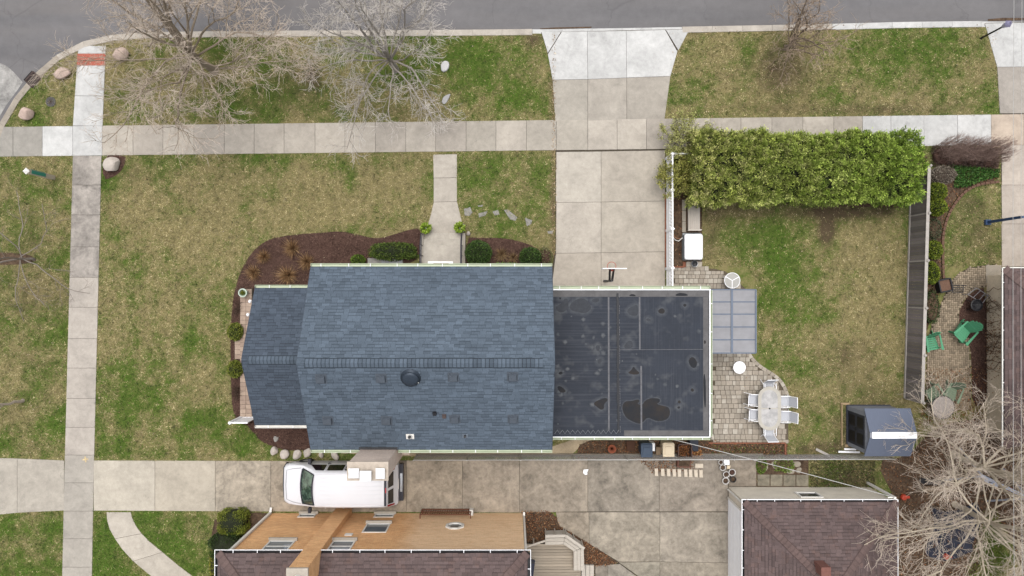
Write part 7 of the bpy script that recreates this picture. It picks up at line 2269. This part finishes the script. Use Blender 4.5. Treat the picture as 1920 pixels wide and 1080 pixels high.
# ---- foliage helpers
def shell_shrub(name, label, px, py, rx_, ry_, h, n, cols, leaf=(.05, .09), wid=.6, cat='shrub', group=None, z0=0.0, boxy=2.0, core=DARKCORE, jit=.2, lump=.12, yaw=0.0):
    """clipped shrub: leaves through the outer skin of a lumpy superellipsoid with a dark woody core"""
    c = W(px, py, h * .5)
    r = empty(name, (c.x, c.y, z0), label, cat, group)
    d = rand_dirs(n, -.55, 1.0)
    e = 2.0 / boxy
    dd = np.sign(d) * np.abs(d) ** e
    dd /= (np.sum(np.abs(dd) ** boxy, 1) ** (1 / boxy))[:, None]
    lum = 1 + lump * (fbm(d[:, 0] * 3 + px, d[:, 1] * 3 + d[:, 2] * 2.3 + py, 3) - .5) * 2
    rad = lum * (1 - np.abs(rng.normal(0, .10, n)))
    x, y = dd[:, 0] * rx_ * rad, dd[:, 1] * ry_ * rad
    if yaw: x, y = x * math.cos(yaw) - y * math.sin(yaw), x * math.sin(yaw) + y * math.cos(yaw)
    P = np.column_stack([c.x + x, c.y + y, z0 + h * .46 + dd[:, 2] * h * .54 * rad])
    D = d * .7 + rand_dirs(n) * .8; D /= np.linalg.norm(D, axis=1)[:, None]
    L = rng.uniform(*leaf, n)
    np_mesh('foliage', *leaves(P, D, L, L * wid, palette(n, cols, jit)), LEAF, r)
    m = MB(); pr = []
    for k in range(9):
        a = -1 + 2 * k / 8; rr = (1 - abs(a) ** boxy) ** (1 / boxy) * .86 + .02
        pr.append((rr, z0 + h * .46 + a * h * .54 * .86))
    m.lathe((c.x, c.y, 0), pr, 20, rx_, ry_); 
    if yaw: pass
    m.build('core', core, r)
    MB().tube([(c.x, c.y, -.02 + z0), (c.x, c.y, z0 + h * .3)], .04, 6).build('stem', pm('stem_brown', C(96, 80, 64), .9), r)
    return r
BOX = [C(58, 84, 34), C(74, 100, 42), C(46, 70, 26), C(92, 116, 54), C(66, 94, 36)]
YEL = [C(112, 124, 44), C(134, 142, 56), C(92, 108, 36), C(150, 152, 66)]
YG = [C(126, 140, 40), C(104, 124, 34), C(146, 156, 52), C(88, 108, 30)]
shell_shrub('boxwood', 'larger round boxwood right of the front steps', 897, 474, .64, .60, 1.0, 3600, BOX)
shell_shrub('boxwood', 'smaller round boxwood at the driveway corner of the house', 994, 482, .53, .48, .9, 2800, BOX)
shell_shrub('boxwood_hedge', 'low lumpy boxwood hedge left of the front steps', 738, 471, 1.15, .42, .8, 4200, [C(78, 100, 36), C(96, 116, 46), C(62, 84, 28), C(112, 128, 56)], boxy=2.8, lump=.3)
shell_shrub('boxwood', 'tiny bright boxwood left of the window well', 671, 488, .34, .26, .5, 1100, [C(96, 120, 36), C(112, 134, 46), C(80, 102, 28)])
shell_shrub('golden_shrub', 'upper yellow green shrub beside the brick porch', 441, 622, .36, .42, .7, 1500, YEL)
shell_shrub('golden_shrub', 'lower yellow green shrub beside the brick porch', 441, 692, .36, .42, .7, 1500, YEL)
shell_shrub('clipped_shrub', 'boxy yellow green clipped shrub by the brick house', 438, 977, .72, .60, 1.0, 4200, [C(116, 128, 40), C(134, 144, 50), C(96, 110, 32), C(150, 156, 66)], leaf=(.04, .07), boxy=4)
shell_shrub('clipped_shrub', 'dark green clipped shrub under the brick house eave', 425, 1019, .82, .62, 1.1, 4200, [C(50, 72, 26), C(62, 86, 32), C(40, 60, 22)], leaf=(.04, .07), boxy=3.4, yaw=.3)
shell_shrub('yellow_vine', 'thin yellow green ground shrub at the lower left of the brick house', 402, 1060, .22, .9, .3, 1300, [C(156, 152, 60), C(132, 134, 50), C(110, 118, 44)])
shell_shrub('grey_shrub', 'grey leafless mound shrub beside the board fence', 1768, 328, .62, .46, .7, 3000, [C(150, 140, 124), C(128, 116, 102), C(170, 160, 144), C(104, 92, 80)], leaf=(.05, .1), wid=.35, core=pm('twig_core', C(84, 72, 62), .9))
shell_shrub('yellow_shrub', 'upper bright green shrub along the board fence', 1757, 360, .42, .42, .75, 2200, YG, lump=.2)
shell_shrub('yellow_shrub', 'second bright green shrub along the board fence', 1757, 388, .44, .42, .8, 2200, YG, lump=.2)
shell_shrub('yellow_shrub', 'third bright green shrub along the board fence', 1752, 468, .36, .46, .75, 2000, YG, lump=.2)
shell_shrub('yellow_shrub', 'lowest bright green shrub along the board fence', 1747, 512, .34, .55, .75, 2000, YG, lump=.2)
shell_shrub('ivy_patch', 'dark leafy ground plant at the foot of the board fence', 1748, 575, .36, .8, .3, 1100, [C(66, 84, 44), C(84, 100, 58), C(50, 66, 34)], lump=.4, core=MATS['soil'])
shell_shrub('ivy_patch', 'dull green low plant between the bright shrubs', 1752, 430, .36, .5, .3, 900, [C(86, 96, 66), C(104, 110, 84), C(66, 78, 50)], lump=.4, core=MATS['soil'])
shell_shrub('weed_clump', 'small weedy green clump in the strip behind the garage', 1428, 872, .25, .4, .15, 700, [C(116, 140, 54), C(96, 122, 44)], core=MATS['soil'])
shell_shrub('weed_clump', 'weedy green clump between the flagstones behind the garage', 1470, 872, .5, .3, .15, 900, [C(116, 140, 54), C(96, 122, 44), C(136, 154, 70)], core=MATS['soil'], lump=.5)
shell_shrub('corner_shrub', 'loose olive shrub at the driveway end of the front bed', 1024, 482, .3, .42, .5, 700, [C(122, 118, 80), C(98, 100, 60), C(144, 138, 100)], lump=.5, core=MATS['mulch'])
# green ground cover
def cover_patch(name, label, poly, n, cols, h=.2, leaf=(.06, .11)):
    P = scatter_in(PT(poly), n)
    D = rand_dirs(n, .0, .9); L = rng.uniform(*leaf, n)
    return tag(np_mesh(name, *leaves(np.column_stack([P, rng.uniform(.03, h, n)]), D, L, L * .6, palette(n, cols, .22)), LEAF), label, None, None, 'stuff')
cover_patch('ground_cover', 'vivid green ground cover behind the brown hedge', [(1776, 306), (1800, 312), (1870, 318), (1868, 332), (1838, 340), (1806, 352), (1786, 352), (1788, 330)], 2600, [C(62, 104, 40), C(78, 122, 50), C(52, 88, 34), C(98, 134, 62)])
cover_patch('moss_patch', 'mossy green ground under the bare trees', [(1838, 960), (1866, 950), (1880, 1000), (1884, 1080), (1870, 1130), (1800, 1130), (1812, 1060), (1832, 1010)], 4200, [C(112, 124, 50), C(92, 106, 40), C(130, 138, 64)], .08, (.05, .09))
cover_patch('weeds', 'dark weedy ground behind the garage', [(1518, 864), (1640, 864), (1640, 914), (1518, 914)], 2200, [C(82, 88, 48), C(64, 72, 38), C(98, 90, 62), C(120, 104, 76)], .1, (.05, .1))
cover_patch('weeds', 'scattered green weeds in the soil strip under the patio', [(1330, 833), (1470, 834), (1470, 852), (1330, 852)], 420, [C(90, 104, 52), C(112, 120, 66), C(110, 84, 60)], .08, (.06, .1))

# ---- tall evergreen hedge
def hedge():
    root = empty('evergreen_hedge', W(1520, 305), 'tall yellow green evergreen hedge between sidewalk and back yard', 'hedge')
    Z = 2.9
    hxa, hxb = WX(1314, Z), WX(1736, Z)
    hya, hyb = WY(372, Z), WY(242, Z)
    cx_, cy_, hx, hy = (hxa + hxb) / 2, (hya + hyb) / 2, (hxb - hxa) / 2, (hyb - hya) / 2
    n = 150000
    # plants along the row make the top lumpy
    x = rng.uniform(-hx - .2, hx + .2, n)
    u = rng.uniform(-1, 1, n)
    top = rng.random(n) < .72
    crown = fbm(x * .9 + 7, u * 1.6 + 3, 3)
    edge = 1 + .16 * (fbm(x * 1.3 + 60, np.sign(u) * 5 + 0 * x, 3) - .5) * 2
    y = np.where(top, u * hy * edge, np.sign(u) * hy * edge * rng.uniform(.93, 1.03, n))
    zt = Z * (1 - .22 * np.abs(u) ** 3.2) + (crown - .5) * 1.4 - .25 * np.clip((np.abs(x) - hx + .5) / .7, 0, 1) ** 2
    dep = np.abs(rng.normal(0, .22, n))
    z = np.where(top, zt - dep, rng.uniform(.3, 1, n) * (Z * .82))
    endm = rng.random(n) < .05
    x = np.where(endm, np.sign(x) * (hx + rng.uniform(-.05, .15, n)), x); z = np.where(endm, rng.uniform(.3, 1, n) * Z * .85, z)
    # sprays: leaves fan out of clustered shoots, leaving dark gaps between
    nc = 3900
    ci = rng.integers(0, n, nc); which = rng.integers(0, nc, n)
    Cn = np.column_stack([cx_ + x, cy_ + y, z])[ci]
    nrm = np.column_stack([np.where(endm, np.sign(x) * .8, 0), np.where(top, u * .45, np.sign(u) * .9), np.where(top, 1.0, .35)])[ci] + rng.normal(0, .32, (nc, 3))
    nrm /= np.linalg.norm(nrm, axis=1)[:, None]
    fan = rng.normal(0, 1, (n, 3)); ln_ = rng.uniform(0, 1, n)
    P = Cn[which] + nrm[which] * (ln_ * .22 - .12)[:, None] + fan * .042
    D = nrm[which] * .9 + fan * .55; D /= np.linalg.norm(D, axis=1)[:, None]
    east = np.clip((P[:, :1] - cx_ + hx) / (2 * hx), 0, 1)
    t = palette(nc, [C(150, 156, 78), C(132, 140, 66), C(172, 174, 102), C(112, 122, 54), C(186, 182, 120), C(96, 106, 44)], .16)[which]
    t2 = palette(nc, [C(130, 154, 58), C(110, 136, 48), C(154, 174, 80), C(88, 112, 36)], .16)[which]
    t = t * (1 - east) + t2 * east
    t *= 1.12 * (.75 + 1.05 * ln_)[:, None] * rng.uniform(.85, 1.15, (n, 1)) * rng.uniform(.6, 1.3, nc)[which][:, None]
    L = rng.uniform(.05, .12, n)
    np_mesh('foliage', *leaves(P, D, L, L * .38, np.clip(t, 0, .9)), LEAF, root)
    # woody core: a lumpy body below the sprays
    m = MB(); gx_ = 60; gy_ = 14; idx = {}
    for i in range(gx_ + 1):
        for j in range(gy_ + 1):
            a, b = -1 + 2 * i / gx_, -1 + 2 * j / gy_
            zz = Z * (1 - .25 * abs(b) ** 3.2) * (1 - .18 * max(0, abs(a) - .92) / .08) + (float(fbm(np.array([a * hx * .9 + 7]), np.array([b * 1.6 + 3]), 3)[0]) - .5) * 1.1 - .46
            idx[i, j] = m.add([(cx_ + a * hx * .985, cy_ + b * hy * .93, zz)])
    for i in range(gx_):
        for j in range(gy_): m.face((idx[i, j], idx[i + 1, j], idx[i + 1, j + 1], idx[i, j + 1]))
    for i in range(gx_):
        for j in (0, gy_):
            a, b = m.v[idx[i, j]], m.v[idx[i + 1, j]]; m.quad((a[0], a[1], .2), (b[0], b[1], .2), b, a)
    for j in range(gy_):
        for i in (0, gx_):
            a, b = m.v[idx[i, j]], m.v[idx[i, j + 1]]; m.quad((a[0], a[1], .2), (b[0], b[1], .2), b, a)
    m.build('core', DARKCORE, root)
    for k in range(11):
        x_ = hxa + (hxb - hxa) * (k + .5) / 11
        MB().tube([(x_, cy_, -.02), (x_, cy_, 1.2)], .07, 7).build('trunk', pm('hedge_trunk', C(104, 84, 66), .9), root)
hedge()
# ---- loose forsythia at the hedge end
def twig_shrub(name, label, px, py, r, h, nst, seed, bark, leafcols=None, nleaf=0, spread=1.0, dir_bias=(0, 0), rx_=None, cat='shrub', leaf=(.05, .09), thick=.012, sub=5, group=None, base_r=.2):
    rs = random.Random(seed); c = W(px, py)
    root = empty(name, (c.x, c.y, 0), label, cat, group)
    T = Tubes(); tips = []
    bk = np.array(bark[:3])
    rx2 = rx_ or r
    for k in range(nst):
        a = rs.uniform(0, 2 * math.pi); q = math.sqrt(rs.random())
        bx2, by2 = base_r * math.cos(a) * q * rx2 / r, base_r * math.sin(a) * q
        ex, ey = rx2 * math.cos(a) * q * spread + dir_bias[0], r * math.sin(a) * q * spread + dir_bias[1]
        hh = h * rs.uniform(.65, 1.05) * (1 - .25 * q)
        p0 = np.array([c.x + bx2, c.y + by2, 0]); p3 = np.array([c.x + ex, c.y + ey, hh])
        mid = (p0 + p3) / 2 + np.array([rs.gauss(0, .06), rs.gauss(0, .06), hh * .12])
        pts = [p0, (p0 + mid) / 2 + np.array([0, 0, hh * .05]), mid, (mid + p3) / 2 + np.array([rs.gauss(0, .04), rs.gauss(0, .04), hh * .05]), p3]
        T.tube(pts, thick, thick * .5, 3, bk * rs.uniform(.75, 1.25))
        for s in range(sub):
            t = rs.uniform(.4, 1); x = t * 4; i = min(3, int(x)); p = pts[i] * (1 - (x - i)) + pts[i + 1] * (x - i)
            d = np.array([rs.gauss(0, .5), rs.gauss(0, .5), .7]) + (p3 - p0) * .25; d /= np.linalg.norm(d)
            e = p + d * rs.uniform(.12, .34)
            T.tube([p, (p + e) / 2 + np.array([rs.gauss(0, .02), rs.gauss(0, .02), 0]), e], thick * .6, thick * .35, 3, bk * rs.uniform(.8, 1.3)); tips += [e, p]
    T.build('stems', BARK, root)
    if nleaf:
        tp = np.array(tips); P = tp[rng.integers(0, len(tp), nleaf)] + rng.normal(0, .05, (nleaf, 3)); P[:, 2] = np.maximum(P[:, 2], .05)
        L = rng.uniform(*leaf, nleaf)
        np_mesh('foliage', *leaves(P, rand_dirs(nleaf, -.3, 1), L, L * .55, palette(nleaf, leafcols, .2)), LEAF, root)
    return root
FOR = [C(182, 184, 108), C(204, 204, 132), C(158, 164, 88), C(176, 172, 112)]
twig_shrub('forsythia', 'airy budding shrub spilling over the sidewalk beside the hedge', 1275, 268, 1.25, 2.0, 90, 41, C(140, 128, 92), FOR, 6500, rx_=1.5, dir_bias=(0, .1), base_r=.5)
twig_shrub('forsythia', 'olive budding shrub spilling over the picket fence', 1262, 340, 1.2, 1.9, 90, 42, C(134, 122, 84), [C(176, 174, 84), C(152, 156, 68), C(200, 194, 112), C(130, 132, 64)], 8000, rx_=1.15, base_r=.6)
twig_shrub('forsythia', 'denser olive shrub between picket fence and hedge', 1296, 318, 1.0, 1.8, 90, 43, C(110, 98, 66), [C(132, 134, 54), C(108, 116, 44), C(154, 150, 72), C(86, 92, 38)], 8000, rx_=.9, base_r=.6)
# ---- brown leafless hedge on the right
BRT = C(116, 96, 86)
for k, (px, py, lb) in enumerate(((1766, 287, 'left'), (1795, 288, 'second'), (1824, 289, 'third'), (1852, 291, 'right'))):
    twig_shrub('twiggy_hedge', 'leafless purplish brown hedge shrub over the sidewalk, %s of four' % lb, px, py, .62, 1.75, 200, 50 + k, C(180, 154, 142), None, 0, rx_=.66, dir_bias=(.10, .12), thick=.0065, sub=4, group='leafless brown hedge', base_r=.48)
    shell_shrub('hedge_litter', 'low brown twig litter under the leafless hedge, %s of four' % lb, px, py + 5, .48, .5, .35, 900, [C(104, 84, 76), C(86, 68, 62), C(124, 102, 92)], leaf=(.06, .12), wid=.2, cat='twig litter', core=MATS['mulch'], boxy=4)
# ---- dry ornamental grasses
def grass_clump(px, py, r, h, n, label, cols, name='dry_grass', cat='ornamental grass', group='dry grasses in the front bed', bias=0.0):
    c = W(px, py); root = empty(name, (c.x, c.y, .03), label, cat, group)
    a = rng.uniform(0, 2 * np.pi, n); q = rng.uniform(.2, 1, n)
    D = np.column_stack([np.cos(a) * q, np.sin(a) * q, rng.uniform(.25, .9, n)]); D /= np.linalg.norm(D, axis=1)[:, None]
    P = np.column_stack([c.x + np.cos(a) * .07 * q, c.y + np.sin(a) * .07 * q, np.full(n, .03)])
    np_mesh('blades', *blades(P, D, rng.uniform(.4, 1.0, n) * r * 1.45, .026, palette(n, cols, .2)), BLADE, root)
DRY = [C(188, 150, 108), C(164, 126, 88), C(206, 172, 130), C(134, 102, 74)]
for px, py, r, lb in ((476, 511, .42, 'small dry grass clump at the left end of the front bed'), (496, 482, .38, 'dry grass clump near the curved edge of the front bed'), (549, 466, .50, 'dry grass clump at the top of the front bed'), (540, 517, .58, 'largest dry grass clump in the front bed'), (577, 492, .48, 'dry grass clump touching the corner of the house roof')):
    grass_clump(px, py, r, .5, 420, lb, DRY)
grass_clump(940, 478, .42, .5, 260, 'straw coloured dry grass between the two round boxwoods', [C(160, 132, 96), C(180, 154, 114), C(126, 98, 72)])
grass_clump(962, 484, .34, .5, 200, 'smaller dry grass beside the right hand boxwood', [C(160, 132, 96), C(180, 154, 114), C(126, 98, 72)])
for px, py, lb in ((448, 575, 'twiggy dead plant at the top of the porch bed'), (446, 735, 'twiggy dead plant at the bottom of the porch bed')):
    twig_shrub('dead_perennial', lb, px, py, .45, .35, 50, px + py, C(112, 92, 80), rx_=.22, thick=.008, sub=3, cat='plant')
# ---- bright potted plants at the steps
for px, py, lb in ((798.5, 428, 'lime green potted plant left of the front steps'), (861.5, 427, 'lime green potted plant right of the front steps')):
    c = W(px, py, .5); r = empty('potted_plant', (c.x, c.y, .03), lb, 'potted plant', 'lime potted plants at the steps')
    m = MB(); m.box((c.x, c.y, .2), (.36, .36, .36), taper=1.15); m.build('planter_box', pm('planter_white', C(200, 198, 192), .7, .1), r)
    n = 420; a = rng.uniform(0, 2 * np.pi, n); q = np.sqrt(rng.random(n))
    P = np.column_stack([c.x + np.cos(a) * .16 * q, c.y + np.sin(a) * .16 * q, .38 + rng.uniform(0, .2, n)])
    D = np.column_stack([np.cos(a) * (q + .2), np.sin(a) * (q + .2), rng.uniform(.3, 1, n)]); D /= np.linalg.norm(D, axis=1)[:, None]
    L = rng.uniform(.12, .22, n); np_mesh('foliage', *leaves(P, D, L, L * .42, palette(n, [C(150, 178, 52), C(170, 196, 76), C(120, 150, 38), C(184, 204, 100)], .15)), LEAF, r)
# planter boxes under the front gutter
c = W(958, 496, .3); r = empty('window_box', (c.x, c.y, 0), 'low planter box with green leaves under the front gutter', 'planter')
MB().bbox(WX(930), WX(968), WY(500), WY(493), .0, .3).build('box', pm('box_grey', C(120, 122, 116), .7), r)
n = 260; P = np.column_stack([rng.uniform(WX(930), WX(968), n), rng.uniform(WY(498), WY(494), n), rng.uniform(.28, .4, n)]); L = rng.uniform(.06, .12, n)
np_mesh('foliage', *leaves(P, rand_dirs(n, .1, 1), L, L * .6, palette(n, [C(110, 140, 60), C(92, 122, 48)], .2)), LEAF, r)

# ---- dead creeper on the wall of the right hand house
def creeper(px, pz0, y0, y1, n, seed):
    rs = random.Random(seed); X = ex0 + .69
    root = empty('dead_vine', (X, WY((y0 + y1) / 2), 0), 'dead brown creeper on the tan wall at the right edge', 'vine')
    T = Tubes()
    for k in range(n):
        y = WY(rs.uniform(y0, y1)); z = 0.0; pts = [np.array([X - .03, y, z])]
        for s in range(6):
            z += rs.uniform(.15, .4); y += rs.gauss(0, .14)
            pts.append(np.array([X - rs.uniform(.02, .12), y, min(z, 2.1)]))
        T.tube(pts, .016, .006, 4, np.array(C(120, 96, 76)[:3]) * rs.uniform(.8, 1.3))
    T.build('stems', BARK, root)
    m = n * 22
    P = np.column_stack([X - rng.uniform(.01, .15, m), rng.normal(WY((y0 + y1) / 2 + 25), abs(WY(y0) - WY(y1)) * .22, m), rng.uniform(.1, 1.7, m)])
    np_mesh('leaves', *leaves(P, rand_dirs(m), .09, .05, palette(m, [C(150, 112, 86), C(120, 88, 68), C(176, 140, 110)], .2)), CHIP, root)
creeper(0, 0, 545, 690, 26, 5)
